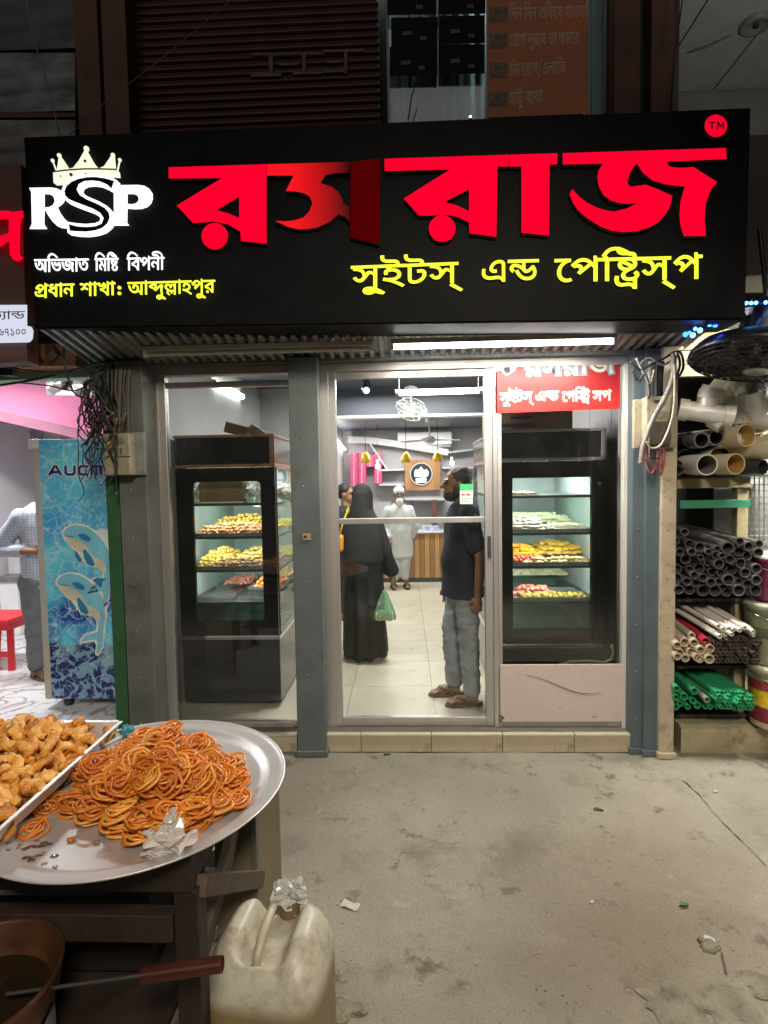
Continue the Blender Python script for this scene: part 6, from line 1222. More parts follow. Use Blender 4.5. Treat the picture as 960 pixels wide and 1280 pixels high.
robe = [('l', [(1.27, .10, .08, 0), (1.22, .165, .11, 0), (1.1, .175, .13, 0), (.95, .172, .145, 0), (.8, .172, .15, 0), (.6, .176, .16, 0), (.4, .182, .17, 0), (.2, .192, .18, 0), (.05, .20, .185, 0)]), ((-.14, 0, 1.19), .06, (-.20, -.03, .95), .062), ((-.20, -.03, .95), .060, (-.225, -.09, .78), .068), ((.14, 0, 1.19), .06, (.18, .0, .95), .062), ((.18, 0, .95), .060, (.13, -.12, .93), .06)]
def fold(p, at=at):
    a = math.atan2(p.y - at[1], p.x - at[0]); h = p.z - FLR; q = max(0, 1 - h / 1.1)
    return .016 * q * math.sin(a * 9 + 2.2 * noise.noise(Vector((p.x * 3, p.y * 3, p.z * 1.2)))) + .010 * noise.noise(Vector((p.x * 9, p.y * 9, p.z * 3)))
m_robe = M('black_robe_fabric', (.005, .005, .006), .75, 0, .35, 6, .15, 120)
capsules('robe', turn(robe, A, at), .011, m_robe, wom, 4, fold)
veil = [('e', Vector(hc) + Vector((0, .015, .012)), (.090, .110, .115)), ('l', [(1.47, .085, .10, .01), (1.40, .092, .112, .015), (1.32, .100, .112, .025), (1.26, .135, .12, .02), (1.20, .175, .13, .01), (1.10, .195, .15, .01), (1.0, .200, .165, .015), (.90, .195, .172, .02), (.86, .19, .17, .02)])]
capsules('veil', turn(veil, A, at), .010, M('black_veil_fabric', (.007, .007, .008), .8, 0, .35, 8, .15, 120), wom, 6, wrinkle(.012, 7, .5))
R = Matrix.Rotation(A, 3, 'Z')
for sx in (.09, -.09): sandal(R @ Vector((sx, 0, 0)) + Vector(at), A, wom, .24, M('pale_sandal', (.45, .42, .40), .5))
# embroidery dots
g = MB()
for px, py in ((478, 681), (486, 716), (473, 716), (458, 722), (470, 664), (480, 693)): p = P(px, py, 4.655); g.ball(p, (.006, .003, .007), 6, 4)
# handbag and green bag
hb = thing('handbag', P(425, 685, 4.7), 'orange yellow handbag hanging at the side of the woman in black', 'handbag')
c = P(425.5, 676, 4.82); MB().box(c.x - .035, c.x + .035, c.y - .09, c.y + .09, c.z - .085, c.z + .055).build('pouch', M('orange_yellow_leather', (.72, .33, .03), .4, 0, .12, 15), hb, bev=.02)
MB().tube([c + Vector((0, -.07, .05)), P(430, 650, 4.80), P(436, 634, 4.84), P(431, 650, 4.9), c + Vector((0, .07, .05))], .007, 6).build('strap', m_pend, hb)
gb = thing('green_carrier_bag', P(482, 772, 4.85), 'translucent green net bag with a sweet box held by the woman in black', 'bag')
top = P(481, 738, 4.70); m_net = GLASS('green_net', (.22, .72, .34), .6, .2, .55)
c0 = P(481, 774, 4.70); g = MB(); rings = []
for q, w, d_ in ((0, .012, .012), (.15, .03, .02), (.4, .052, .04), (.7, .078, .06), (.88, .088, .065), (1.0, .085, .06)):
    z = top.z + (c0.z - top.z) * q; rings.append([Vector((c0.x + w * math.copysign(abs(math.cos(a)) ** .6, math.cos(a)) * (1 + .12 * math.sin(a * 7 + q * 3)), c0.y + d_ * math.copysign(abs(math.sin(a)) ** .6, math.sin(a)) * (1 + .12 * math.cos(a * 6)), z)) for a in [2 * PI * i / 40 for i in range(40)]])
g.loft(rings); g.build('net', m_net, gb)
sb = MB().box(c0.x - .075, c0.x + .075, c0.y - .05, c0.y + .05, c0.z + .004, c0.z + .07).build('sweet_box', M('cream_yellow_box', (.72, .66, .28), .5, 0, .25, 30), gb, bev=.004)
MB().box(c0.x - .06, c0.x + .06, c0.y - .0525, c0.y - .0505, c0.z + .02, c0.z + .05).build('print', M('orange_print', (.6, .35, .1), .5, 0, .8, 60), sb)

# ---- old man in white, facing the camera
op = PZ(503, 733, FLR); at = (op.x - .03, 8.06, FLR); A = math.radians(8)
old = thing('person', at, 'old man with white cap and beard in pale long shirt facing the door', 'person')
hc = (0, -.02, 1.36)
body = head_segs(hc, .92, (0, .04, -.16)) + [((0, 0, 1.2), .07, (0, 0, .85), .11)]
body += [((-.16, 0, 1.13), .045, (-.23, .0, .88), .038), ((-.23, .0, .88), .036, (-.16, -.14, .72), .026), ((.16, 0, 1.13), .045, (.21, .03, .88), .038), ((.21, .03, .88), .036, (.18, .06, .68), .026)]
body += hand((-.16, -.14, .715), (.3, -.2, -1), (0, -1, 0), .95) + hand((.18, .06, .67), (0, 0, -1), (0, -1, 0), .95)
for sx in (.09, -.10): body += [((sx, 0, .8), .07, (sx, 0, .09), .038)] + foot_segs(sx, 0)
capsules('body', turn(body, A, at), .008, m_skin2, old, 3); eyes(hc, A, at, old, .92)
capsules('beard', turn([('e', Vector(hc) + Vector((0, -.06, -.105)), (.052, .045, .065)), ('e', Vector(hc) + Vector((0, -.055, -.145)), (.035, .03, .04))], A, at), .008, M('white_beard', (.62, .60, .57), .8), old, 2, wrinkle(.004, 50))
capsules('cap', turn([('e', Vector(hc) + Vector((0, .012, .052)), (.078, .095, .070))], A, at), .008, M('white_cap', (.68, .68, .68), .8), old, 2)
ks = [('l', [(1.22, .07, .065, .01), (1.18, .15, .09, 0), (1.12, .18, .11, 0), (1.0, .175, .125, -.005), (.85, .18, .135, -.01), (.70, .185, .135, 0), (.55, .195, .14, 0), (.46, .20, .14, 0)])]
for sx in (-1, 1): ks += [((sx * .15, 0, 1.13), .068, (sx * .23, .0, .88), .066)]
ks += [((-.23, 0, .88), .062, (-.18, -.11, .76), .05), ((.23, .0, .88), .062, (.195, .05, .74), .05)]
m_kur = M('pale_grey_kurta', (.47, .48, .46), .85, 0, .10, 8, .1, 120)
capsules('long_shirt', turn(ks, A, at), .011, m_kur, old, 4, wrinkle(.014, 8, .5, 3))
ls = [((-.06, 0, .50), .12, (.06, 0, .50), .12)]
for sx in (.07, -.07): ls += [((sx, 0, .48), .10, (sx, .0, .17), .065)]
capsules('wrap_cloth', turn(ls, A, at), .011, M('pale_grey_wrap', (.40, .42, .40), .85, 0, .12, 8), old, 4, wrinkle(.012, 9, .4, 8))
R = Matrix.Rotation(A, 3, 'Z')
for sx in (.09, -.10): sandal(R @ Vector((sx, 0, 0)) + Vector(at), A, old, .26, m_dark_steel)

# ---- man in black at far left
at = (P(431, 620, 6.3).x, 6.3, FLR); A = math.radians(75)
bm2 = thing('person', at, 'man in black shirt with yellow mark, half hidden left of the woman in black', 'person')
hc = (0, -.02, 1.42)
body = head_segs(hc, .95) + [((0, 0, 1.24), .07, (0, 0, .9), .11)]
for sx in (-1, 1): body += [((sx * .16, 0, 1.2), .05, (sx * .21, .02, .93), .04), ((sx * .21, .02, .93), .038, (sx * .2, -.08, .70), .027)] + hand((sx * .2, -.08, .69), (0, -.2, -1), (0, -1, 0), .95) + [((sx * .09, 0, .8), .08, (sx * .09, 0, .09), .04)] + foot_segs(sx * .09, 0)
capsules('body', turn(body, A, at), .0085, m_skin, bm2, 3); eyes(hc, A, at, bm2, .95)
capsules('hair', turn([('e', Vector(hc) + Vector((0, .028, .045)), (.080, .088, .080)), ('e', Vector(hc) + Vector((0, .06, 0)), (.066, .05, .06))], A, at), .008, m_hair, bm2, 2, wrinkle(.004, 60))
s_ = [('l', [(1.29, .06, .06, .01), (1.25, .15, .09, 0), (1.18, .18, .11, 0), (1.05, .175, .125, 0), (.9, .17, .125, 0), (.76, .175, .125, 0)])]
for sx in (-1, 1): s_ += [((sx * .15, 0, 1.2), .07, (sx * .21, .02, .97), .062)]
capsules('black_shirt', turn(s_, A, at), .011, M('black_shirt_fabric', (.016, .016, .018), .85, 0, .3, 10), bm2, 4, wrinkle(.01, 8))
t_ = [((-.06, 0, .80), .115, (.06, 0, .80), .115)]
for sx in (-1, 1): t_ += [((sx * .09, 0, .78), .10, (sx * .09, 0, .14), .06)]
capsules('trousers', turn(t_, A, at), .011, M('dark_trousers', (.03, .03, .035), .85), bm2, 4, wrinkle(.01, 9))
R = Matrix.Rotation(A, 3, 'Z')
for sx in (.09, -.09): sandal(R @ Vector((sx, 0, 0)) + Vector(at), A, bm2)
c = P(433.5, 637, 6.17); MB().beam(c, c + Vector((.02, 0, -.09)), .05, .004, (0, 1, 0)).build('yellow_mark', M('yellow_print', (.65, .60, .05), .5), bm2)
# ================================================================== LEFT: NEIGHBOUR SHOP (pink walls, marble floor)
m_marble = bpy.data.materials.new('white_marble'); m_marble.use_nodes = True
n = m_marble.node_tree.nodes; L = m_marble.node_tree.links; b = n['Principled BSDF']
tc = n.new('ShaderNodeTexCoord'); nz = n.new('ShaderNodeTexNoise'); nz.inputs['Scale'].default_value = 2.2; nz.inputs['Detail'].default_value = 8; nz.inputs['Distortion'].default_value = 1.6; L.new(tc.outputs['Object'], nz.inputs[0])
rp = n.new('ShaderNodeValToRGB'); rp.color_ramp.elements[0].position = .47; rp.color_ramp.elements[0].color = (.72, .72, .73, 1); rp.color_ramp.elements[1].position = .53; rp.color_ramp.elements[1].color = (.72, .72, .73, 1)
e = rp.color_ramp.elements.new(.50); e.color = (.30, .30, .32, 1); L.new(nz.outputs[0], rp.inputs[0]); L.new(rp.outputs[0], b.inputs['Base Color']); b.inputs['Roughness'].default_value = .22
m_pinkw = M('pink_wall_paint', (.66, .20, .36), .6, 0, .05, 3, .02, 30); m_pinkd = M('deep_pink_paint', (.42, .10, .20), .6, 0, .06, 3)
m_whitew = M('white_wall_paint', (.62, .61, .63), .6, 0, .05, 2)
fl = MB().box(-6, -1.86, 3.42, 7.1, .0, .115).build('neighbour_floor', m_grout, kind='structure')
for i in range(5):
    for j in range(5): MB().box(-1.862 - (i + 1) * .8 + .0015, -1.862 - i * .8 - .0015, 3.42 + j * .75, 3.42 + (j + 1) * .75 - .003, .1155, .125).build('tile', m_marble, fl)
MB().box(-6, -1.72, 6.6, 6.75, 0, 3.4).build('neighbour_back_wall', m_whitew, kind='structure')
MB().box(-1.86, -1.725, 3.53, 6.7, 0, 3.4).build('neighbour_side_wall', m_whitew, kind='structure')
MB().box(-4.5, -4.4, 3.5, 6.7, 0, 3.4).build('neighbour_left_wall', m_whitew, kind='structure')
MB().box(-6, -1.72, 3.5, 6.75, 3.3, 3.4).build('neighbour_ceiling', m_whitew, kind='structure')
# pink ceiling drop: slanting band, darker underside strip
g = MB(); g.add([P(-60, 462, 5.0), P(-60, 500, 5.0), P(150, 548, 5.6), P(150, 462, 5.6)], [(0, 1, 2, 3)]); g.add([P(-60, 462, 5.2), P(-60, 500, 5.2), P(150, 548, 5.8), P(150, 462, 5.8)], [(0, 1, 2, 3)])
pk = thing('pink_pelmet', P(40, 500, 5.2), 'slanting pink painted pelmet under the ceiling of the left shop', 'pelmet')
g.build('face', m_pinkw, pk, fixn=False)
g = MB(); g.beam(P(-60, 507, 5.02), P(150, 555, 5.62), .2, .09); g.build('moulding', M('dull_pink_trim', (.30, .12, .18), .6), pk)
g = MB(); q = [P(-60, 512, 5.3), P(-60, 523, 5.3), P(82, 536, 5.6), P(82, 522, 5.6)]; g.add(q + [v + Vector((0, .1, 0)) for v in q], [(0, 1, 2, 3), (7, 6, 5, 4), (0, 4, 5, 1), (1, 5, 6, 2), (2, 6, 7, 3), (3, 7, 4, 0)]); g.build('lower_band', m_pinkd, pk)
g = MB(); q = [P(82, 522, 5.65), P(82, 536, 5.65), P(160, 546, 5.9), P(160, 535, 5.9)]; g.add(q + [v + Vector((0, .1, 0)) for v in q], [(0, 1, 2, 3), (7, 6, 5, 4), (0, 4, 5, 1), (1, 5, 6, 2), (2, 6, 7, 3), (3, 7, 4, 0)]); g.build('lower_band', m_pinkw, pk)
for a, b_, lab in ((72, 87, 'narrow pink wall panel above the blue freezer'), (90, 109, 'wider pink wall panel above the blue freezer')):
    tag(MB().box(X(a, 545, 6.5), X(b_, 545, 6.5), 6.56, 6.595, Z(80, 575, 6.5), Z(80, 536, 6.5)).build('pink_placard', m_pinkw), lab, 'panel')
# crumpled foil-like ceiling bits
g = MB(); random.seed(11); pts = []
for i in range(9):
    for j in range(5): p = P(58 + i * 9, 466 + j * 7, 4.6 + .25 * random.random()); pts.append(p)
g.add(pts, [(i * 5 + j, i * 5 + j + 1, (i + 1) * 5 + j + 1, (i + 1) * 5 + j) for i in range(8) for j in range(4)])
tag(g.build('torn_ceiling_sheet', M('torn_grey_sheet', (.35, .33, .32), .35, .3, .4, 10), fixn=False), 'torn grey ceiling sheet hanging behind the wire tangle', 'ceiling sheet')
# beams across the opening
def qbeam(name, pts, Y, d, mat, label, cat):
    g = MB(); q = [P(x, y, Y) for x, y in pts]; n = len(q)
    g.add(q + [v + Vector((0, d, 0)) for v in q], [tuple(range(n)), tuple(range(2 * n - 1, n - 1, -1))] + [(i, (i + 1) % n, n + (i + 1) % n, n + i) for i in range(n)]); return tag(g.build(name, mat), label, cat)
qbeam('orange_beam', [(-120, 428), (96, 430), (94, 457), (-120, 462)], 3.30, .12, M('orange_brown_plank', (.42, .20, .09), .6, 0, .3, 5, .1, 40, dirt=((.09, .05, .03), .6, 6)), 'orange brown plank across the top of the left shop opening', 'beam')
qbeam('green_beam', [(-120, 459), (122, 455), (122, 471), (-120, 480)], 3.42, .10, M('mint_green_beam', (.28, .55, .36), .5, 0, .15, 5, dirt=((.08, .10, .06), .5, 6)), 'mint green beam above the left shop opening', 'beam')
g = MB(); g.beam(P(28, 444, 3.28), P(44, 440, 3.28), .01, .012); q = [P(57, 446, 3.285), P(66, 437, 3.285), P(72, 444, 3.285), P(63, 452, 3.285)]
g = MB(); g.add(q, [(0, 1, 2, 3)]); g.add([v + Vector((0, .008, 0)) for v in q], [(0, 1, 2, 3)]); tag(g.build('pale_tag', M('pale_beige_tag', (.36, .32, .24), .6), fixn=False), 'pale beige tag tilted on the orange brown plank', 'tag')
for a, b_, lab in (((43, 444), (54, 453), 'dark clip left of the tilted tag'), ((66, 432), (74, 443), 'dark clip right of the tilted tag')):
    g = MB(); g.beam(P(*a, 3.288), P(*b_, 3.288), .02, .012, (0, 1, 0)); tag(g.build('dark_clip', m_dark_steel), lab, 'clip')
qbeam('dark_bracket', [(-30, 452), (8, 452), (16, 458), (16, 469), (2, 469), (-30, 460)], 3.28, .05, m_dark_steel, 'black bracket under the orange brown plank at far left', 'bracket')
# wall tube and bracket at far left
t = thing('wall_batten', P(25, 546, 6.5), 'grey unlit batten on the white wall of the left shop', 'tube light')
g = MB(); g.beam(P(-20, 541, 6.5), P(52, 546, 6.5), .06, .11); g.build('housing', M('batten_grey', (.30, .29, .29), .5), t)
g = MB(); g.tube([P(-10, 556, 6.4), P(8, 554, 6.4), P(14, 560, 6.4), P(8, 564, 6.4), P(-10, 565, 6.4)], .012); tag(g.build('wire_loop', m_wire_grey), 'thin wire loop on the white wall left of the freezer', 'wire')
# freezer
YFz = 3.80
fx0 = X(48, 700, YFz); fx1 = -1.93; fz0, fz1 = .19, 2.02
fz = thing('display_freezer', ((fx0 + fx1) / 2, YFz, .125), 'tall upright freezer with blue water and dolphin print beside the green post', 'freezer')
m_water = bpy.data.materials.new('water_print'); m_water.use_nodes = True
n = m_water.node_tree.nodes; L = m_water.node_tree.links; b = n['Principled BSDF']; tc = n.new('ShaderNodeTexCoord')
nz = n.new('ShaderNodeTexNoise'); nz.inputs['Scale'].default_value = 4.5; nz.inputs['Detail'].default_value = 3; L.new(tc.outputs['Object'], nz.inputs[0])
ad = n.new('ShaderNodeVectorMath'); ad.operation = 'MULTIPLY_ADD'; ad.inputs[1].default_value = (.5, .5, .5); L.new(nz.outputs['Color'], ad.inputs[0]); L.new(tc.outputs['Object'], ad.inputs[2])
def VO(s_, feat='DISTANCE_TO_EDGE'):
    v = n.new('ShaderNodeTexVoronoi'); v.feature = feat; v.inputs['Scale'].default_value = s_; L.new(ad.outputs[0], v.inputs[0]); return v.outputs['Distance']
def RG(x, a, b_, c, d):
    r = n.new('ShaderNodeMapRange'); r.inputs[1].default_value = a; r.inputs[2].default_value = b_; r.inputs[3].default_value = c; r.inputs[4].default_value = d; L.new(x, r.inputs[0]); return r.outputs[0]
def MXC(f, a, c):
    x = n.new('ShaderNodeMix'); x.data_type = 'RGBA'; L.new(f, x.inputs[0])
    for i, v in ((6, a), (7, c)):
        if isinstance(v, tuple): x.inputs[i].default_value = (*v, 1)
        else: L.new(v, x.inputs[i])
    return x.outputs[2]
n2 = n.new('ShaderNodeTexNoise'); n2.inputs['Scale'].default_value = 2.2; n2.inputs['Detail'].default_value = 4; L.new(tc.outputs['Object'], n2.inputs[0])
sp_ = n.new('ShaderNodeSeparateXYZ'); L.new(tc.outputs['Object'], sp_.inputs[0])
base = MXC(RG(n2.outputs[0], .38, .62, 0, 1), (.06, .42, .92), (.16, .74, .95))
deep = n.new('ShaderNodeMath'); deep.operation = 'MULTIPLY'; L.new(RG(sp_.outputs[2], .55, .75, 1, 0), deep.inputs[0]); L.new(RG(sp_.outputs[2], .40, .50, 0, 1), deep.inputs[1])
d2 = n.new('ShaderNodeMath'); d2.operation = 'MULTIPLY'; L.new(RG(sp_.outputs[2], .80, .95, 1, 0), d2.inputs[0]); L.new(RG(n2.outputs[0], .42, .55, 1, 0), d2.inputs[1])
base = MXC(d2.outputs[0], base, (.01, .05, .42))
def RIDGE(s_):
    t_ = n.new('ShaderNodeTexNoise'); t_.inputs['Scale'].default_value = s_; t_.inputs['Detail'].default_value = 1.5; t_.inputs['Distortion'].default_value = .8; L.new(tc.outputs['Object'], t_.inputs[0])
    a_ = n.new('ShaderNodeMath'); a_.operation = 'SUBTRACT'; a_.inputs[1].default_value = .5; L.new(t_.outputs[0], a_.inputs[0]); b_ = n.new('ShaderNodeMath'); b_.operation = 'ABSOLUTE'; L.new(a_.outputs[0], b_.inputs[0]); return b_.outputs[0]
base = MXC(RG(RIDGE(8), .0, .045, .45, 0), base, (.45, .80, .94)); base = MXC(RG(RIDGE(8), .0, .010, .6, 0), base, (.8, .95, 1)); base = MXC(RG(RIDGE(15), .0, .03, .45, 0), base, (.50, .85, .95)); base = MXC(RG(RIDGE(5), .0, .012, .5, 0), base, (.7, .92, .98))
# dark bubbly bottom
bub = MXC(RG(VO(15, 'F1'), .50, .62, 0, .8), (.012, .012, .16), (.25, .48, .62)); bub = MXC(RG(n2.outputs[0], .50, .58, 0, .75), bub, (.36, .58, .62)); bub = MXC(RG(RIDGE(12), .0, .014, .7, 0), bub, (.6, .8, .85))
bub = MXC(RG(VO(24, 'F1'), .05, .14, .7, 0), bub, (.5, .72, .8))
no_ = n.new('ShaderNodeMath'); no_.operation = 'MULTIPLY_ADD'; no_.inputs[1].default_value = .16; L.new(nz.outputs[0], no_.inputs[0]); L.new(sp_.outputs[2], no_.inputs[2])
base = MXC(RG(no_.outputs[0], .47, .50, 1, 0), base, bub)
L.new(base, b.inputs['Base Color']); b.inputs['Roughness'].default_value = .28
m_frz = M('freezer_grey_side', (.50, .50, .51), .4, 0, .05, 4); m_frzb = M('freezer_beige_foot', (.50, .46, .36), .4, 0, .08, 6)
MB().box(fx0, fx1, YFz + .02, YFz + .62, fz0, fz1).build('cabinet', m_frz, fz, bev=.008)
MB().box(fx0 + .045, fx1, YFz, YFz + .0195, fz0, fz1).build('door', m_water, fz, bev=.003)
MB().box(fx0 - .004, fx0 + .044, YFz + .002, YFz + .0195, fz0 + .40, fz1 - .06).build('edge_strip', m_frz, fz, bev=.003)
MB().box(fx0 - .004, fx0 + .044, YFz + .001, YFz + .0195, fz0, fz0 + .398).build('edge_strip', m_frzb, fz, bev=.003)
MB().box(fx0 - .03, fx0 + .044, YFz - .004, YFz + .0195, fz1 - .059, fz1 + .004).build('hinge_block', m_white_plastic, fz, bev=.003)
for xx in (fx0 + .14, fx1 - .1): MB().cyl((xx - .02, YFz + .05, .16), (xx + .02, YFz + .05, .16), .034, n=14).build('castor', m_dark_steel, fz)
FZ = lambda x, y, d=0: P(x, y, YFz - .0015 - d)
def sticker(pts, mat, d, par=None):
    g = MB(); g.poly(pts, [], FZ, d, d + .0012); return g.build('print', mat, par or fz, fixn=False)
dz = lambda p: (p[0] / 4, 650 + p[1] / 4)
cent = lambda pts: (sum(p[0] for p in pts) / len(pts), sum(p[1] for p in pts) / len(pts))
def dolphin(dx, dy, cut):
    F_ = lambda pts: [(min(dz((x + dx, y + dy))[0], cut), dz((x + dx, y + dy))[1]) for x, y in pts]
    out = [(275, 305), (290, 282), (318, 266), (350, 260), (400, 266), (450, 296), (478, 284), (540, 290), (520, 305), (512, 335), (526, 370), (537, 420), (536, 480), (527, 540), (522, 600), (518, 640), (490, 682), (474, 672), (480, 625), (470, 608), (440, 612), (398, 622), (402, 592), (425, 568), (478, 552), (484, 520), (474, 482), (440, 478), (405, 472), (388, 450), (375, 458), (352, 448), (336, 390), (305, 358), (285, 330)]
    body = [(284, 306), (298, 288), (320, 274), (350, 268), (398, 275), (444, 304), (485, 345), (510, 390), (524, 440), (524, 500), (516, 560), (514, 630), (490, 670), (482, 660), (490, 610), (478, 598), (440, 602), (408, 612), (412, 594), (432, 576), (488, 560), (492, 520), (480, 470), (440, 430), (400, 380), (340, 345), (290, 318)]
    belly = [(288, 320), (340, 333), (380, 350), (404, 375), (436, 425), (470, 438), (498, 465), (502, 500), (484, 506), (466, 488), (440, 458), (385, 408), (345, 388), (310, 355)]
    sticker(F_(out), M('sticker_cream', (.88, .86, .78), .4), .0, None)
    sticker(F_(body), M('sticker_pale_blue', (.24, .62, .80), .4), .0014)
    sticker(F_(belly), M('sticker_belly', (.72, .67, .52), .4), .0028)
    m_b = M('sticker_mid_blue', (.03, .26, .52), .4)
    sticker(F_([(358, 318), (372, 310), (398, 314), (420, 330), (424, 344), (410, 350), (380, 340)]), m_b, .0042)
    sticker(F_([(384, 392), (396, 388), (430, 430), (444, 465), (432, 474), (405, 462), (390, 430)]), m_b, .0042)
    sticker(F_([(340, 392), (356, 404), (380, 440), (376, 456), (358, 448), (346, 424)]), m_b, .0042)
    sticker(F_([(292, 318), (340, 326), (336, 332), (300, 324)]), m_b, .0042)
    if not dx: sticker(F_([(462, 300), (485, 288), (532, 294), (514, 310), (505, 340)]), m_b, .0042)
    sticker(F_([(350 + 8 * math.cos(a * PI / 5), 346 + 8 * math.sin(a * PI / 5)) for a in range(10)]), M('sticker_white', (.8, .8, .8), .4), .0056)
    sticker(F_([(349 + 4 * math.cos(a * PI / 5), 346 + 4 * math.sin(a * PI / 5)) for a in range(10)]), m_black_print, .007)
dolphin(0, 0, 139); dolphin(30, -242, 137)
# lettering on the freezer: built from strokes
m_navy = M('navy_print', (.03, .035, .20), .4); m_pw = M('white_print', (.75, .80, .85), .4)
def stroke_letter(polys, ox, oy, w, h):
    for mat, e, d in ((m_pw, 1.3, 0), (m_navy, 0, .0014)):
        for k, pl in enumerate(polys):
            for i in range(len(pl) - 1):
                a, b_ = Vector(pl[i]), Vector(pl[i + 1]); a = Vector((ox + a.x * w, oy + a.y * h)); b_ = Vector((ox + b_.x * w, oy + b_.y * h)); t = (b_ - a).normalized(); nn = Vector((-t.y, t.x)) * (1.5 + e); t = t * (1.2 + e * .8)
                sticker([tuple(a - t - nn), tuple(b_ + t - nn), tuple(b_ + t + nn), tuple(a - t + nn)], mat, d + .0001 * i)
stroke_letter([[(0, 1), (.42, 0), (.58, 0), (1, 1)], [(.2, .72), (.8, .72)]], 62, 583, 14, 10)
stroke_letter([[(0, 0), (0, .8), (.2, 1), (.8, 1), (1, .8), (1, 0)]], 82, 583, 11, 10)
stroke_letter([[(1, 0), (.2, 0), (0, .2), (0, .8), (.2, 1), (1, 1)]], 99, 583, 10.5, 10)
stroke_letter([[(0, 1), (0, 0), (1, 0), (1, 1)], [(.5, 0), (.5, 1)]], 114.5, 583, 12, 10)
stroke_letter([[(0, 1), (.42, 0), (.58, 0), (1, 1)], [(.2, .72), (.8, .72)]], 131, 583, 13, 10)
# man of the left shop
at = (P(54, 700, 4.5).x, 4.5, .125); A = math.radians(62)
hc_f = -.17
lm = thing('person', at, 'man in pale checked shirt and grey trousers standing beside the blue freezer', 'person')
hc = (0, hc_f, 1.50)
body = head_segs(hc, .98, (0, .10, -.17)) + [((0, 0, 1.36), .07, (0, 0, .95), .10)]
body += [((.17, .0, 1.31), .05, (.25, .14, 1.07), .042), ((.25, .14, 1.07), .041, (.14, -.14, 1.05), .030), ((-.17, .0, 1.31), .05, (-.25, .17, 1.07), .042), ((-.25, .17, 1.07), .041, (-.16, -.14, 1.06), .030)]
body += hand((.14, -.14, 1.05), (-.3, -.9, .0), (0, 0, 1)) + hand((-.16, -.14, 1.06), (.3, -.9, 0), (0, 0, 1))
for sx in (.10, -.10): body += [((sx * .85, .0, .80), .07, (sx, 0, .10), .036)] + foot_segs(sx, 0)
capsules('body', turn(body, A, at), .0075, m_skin2, lm, 3); eyes(hc, A, at, lm)
capsules('hair', turn([('e', Vector(hc) + Vector((0, .030, .042)), (.080, .088, .084))], A, at), .008, m_hair, lm, 2, wrinkle(.004, 60))
m_check = bpy.data.materials.new('checked_shirt'); m_check.use_nodes = True
n = m_check.node_tree.nodes; L = m_check.node_tree.links; b = n['Principled BSDF']; tc = n.new('ShaderNodeTexCoord'); cur = None
for ax, (bt, dr) in enumerate((('BANDS', 'X'), ('BANDS', 'Z'))):
    w_ = n.new('ShaderNodeTexWave'); w_.wave_type = 'BANDS'; w_.bands_direction = dr; w_.inputs['Scale'].default_value = 14; w_.inputs['Distortion'].default_value = .4; L.new(tc.outputs['Object'], w_.inputs[0])
    r = n.new('ShaderNodeMapRange'); r.inputs[1].default_value = .75; r.inputs[2].default_value = .95; r.inputs[3].default_value = 0; r.inputs[4].default_value = .6; L.new(w_.outputs['Fac'], r.inputs[0])
    x = n.new('ShaderNodeMix'); x.data_type = 'RGBA'; L.new(r.outputs[0], x.inputs[0]); x.inputs[7].default_value = (.16, .20, .30, 1)
    if cur is None: x.inputs[6].default_value = (.42, .46, .54, 1)
    else: L.new(cur, x.inputs[6])
    cur = x.outputs[2]
L.new(cur, b.inputs['Base Color']); b.inputs['Roughness'].default_value = .85
sh_ = [('l', [(1.44, .055, .055, .02), (1.40, .12, .08, .01), (1.36, .17, .10, 0), (1.25, .175, .115, 0), (1.1, .168, .12, -.005), (.95, .17, .125, 0), (.80, .18, .13, 0), (.74, .182, .13, 0)])]
for sx, e_, w_ in ((1, (.25, .14, 1.07), (.19, -.02, 1.055)), (-1, (-.25, .17, 1.07), (-.20, -.02, 1.065))): sh_ += [((sx * .155, .0, 1.335), .072, e_, .062), (e_, .058, w_, .050)]
capsules('checked_shirt', turn(sh_, A, at), .010, m_check, lm, 4, wrinkle(.010, 8, .6))
tr_ = [((-.06, .0, .80), .115, (.06, .0, .80), .115)]
for sx in (.09, -.09): tr_ += [((sx, 0, .80), .105, (sx, 0, .50), .08), ((sx, 0, .50), .08, (sx, .005, .12), .072)]
capsules('trousers', turn(tr_, A, at), .010, M('grey_trousers', (.13, .14, .15), .85, 0, .2, 12), lm, 3, wrinkle(.010, 10, .8))
R = Matrix.Rotation(A, 3, 'Z')
for sx in (.10, -.10): sandal(R @ Vector((sx, 0, 0)) + Vector(at), A, lm)
# red plastic stool and white appliance behind him
st_ = thing('plastic_stool', P(6, 830, 4.6), 'red plastic stool behind the man in the checked shirt', 'stool')
m_redp = M('red_plastic', (.60, .02, .03), .3, 0, .06, 5)
p = P(12, 830, 4.75); cx = p.x; MB().box(cx - .24, cx + .16, 4.55, 4.95, .54, .575).build('seat', m_redp, st_, bev=.012)
g = MB(); g.box(cx - .23, cx + .15, 4.56, 4.58, .48, .5395).box(cx - .23, cx - .21, 4.5805, 4.94, .48, .5395).box(cx + .13, cx + .15, 4.5805, 4.94, .48, .5395); g.build('apron', m_redp, st_)
for sx in (-.20, .12):
    for sy in (4.60, 4.88): g = MB(); g.beam((cx + sx * 1.08, sy, .125), (cx + sx, sy + .02, .479), .05, .05); g.build('leg', m_redp, st_, bev=.004)
MB().box(cx - .215, cx + .14, 4.585, 4.605, .24, .29).build('stretcher', m_redp, st_)
wa = thing('white_cabinet', (-3.9, 5.9, .125), 'low white cabinet with grey top at the back of the left shop', 'cabinet')
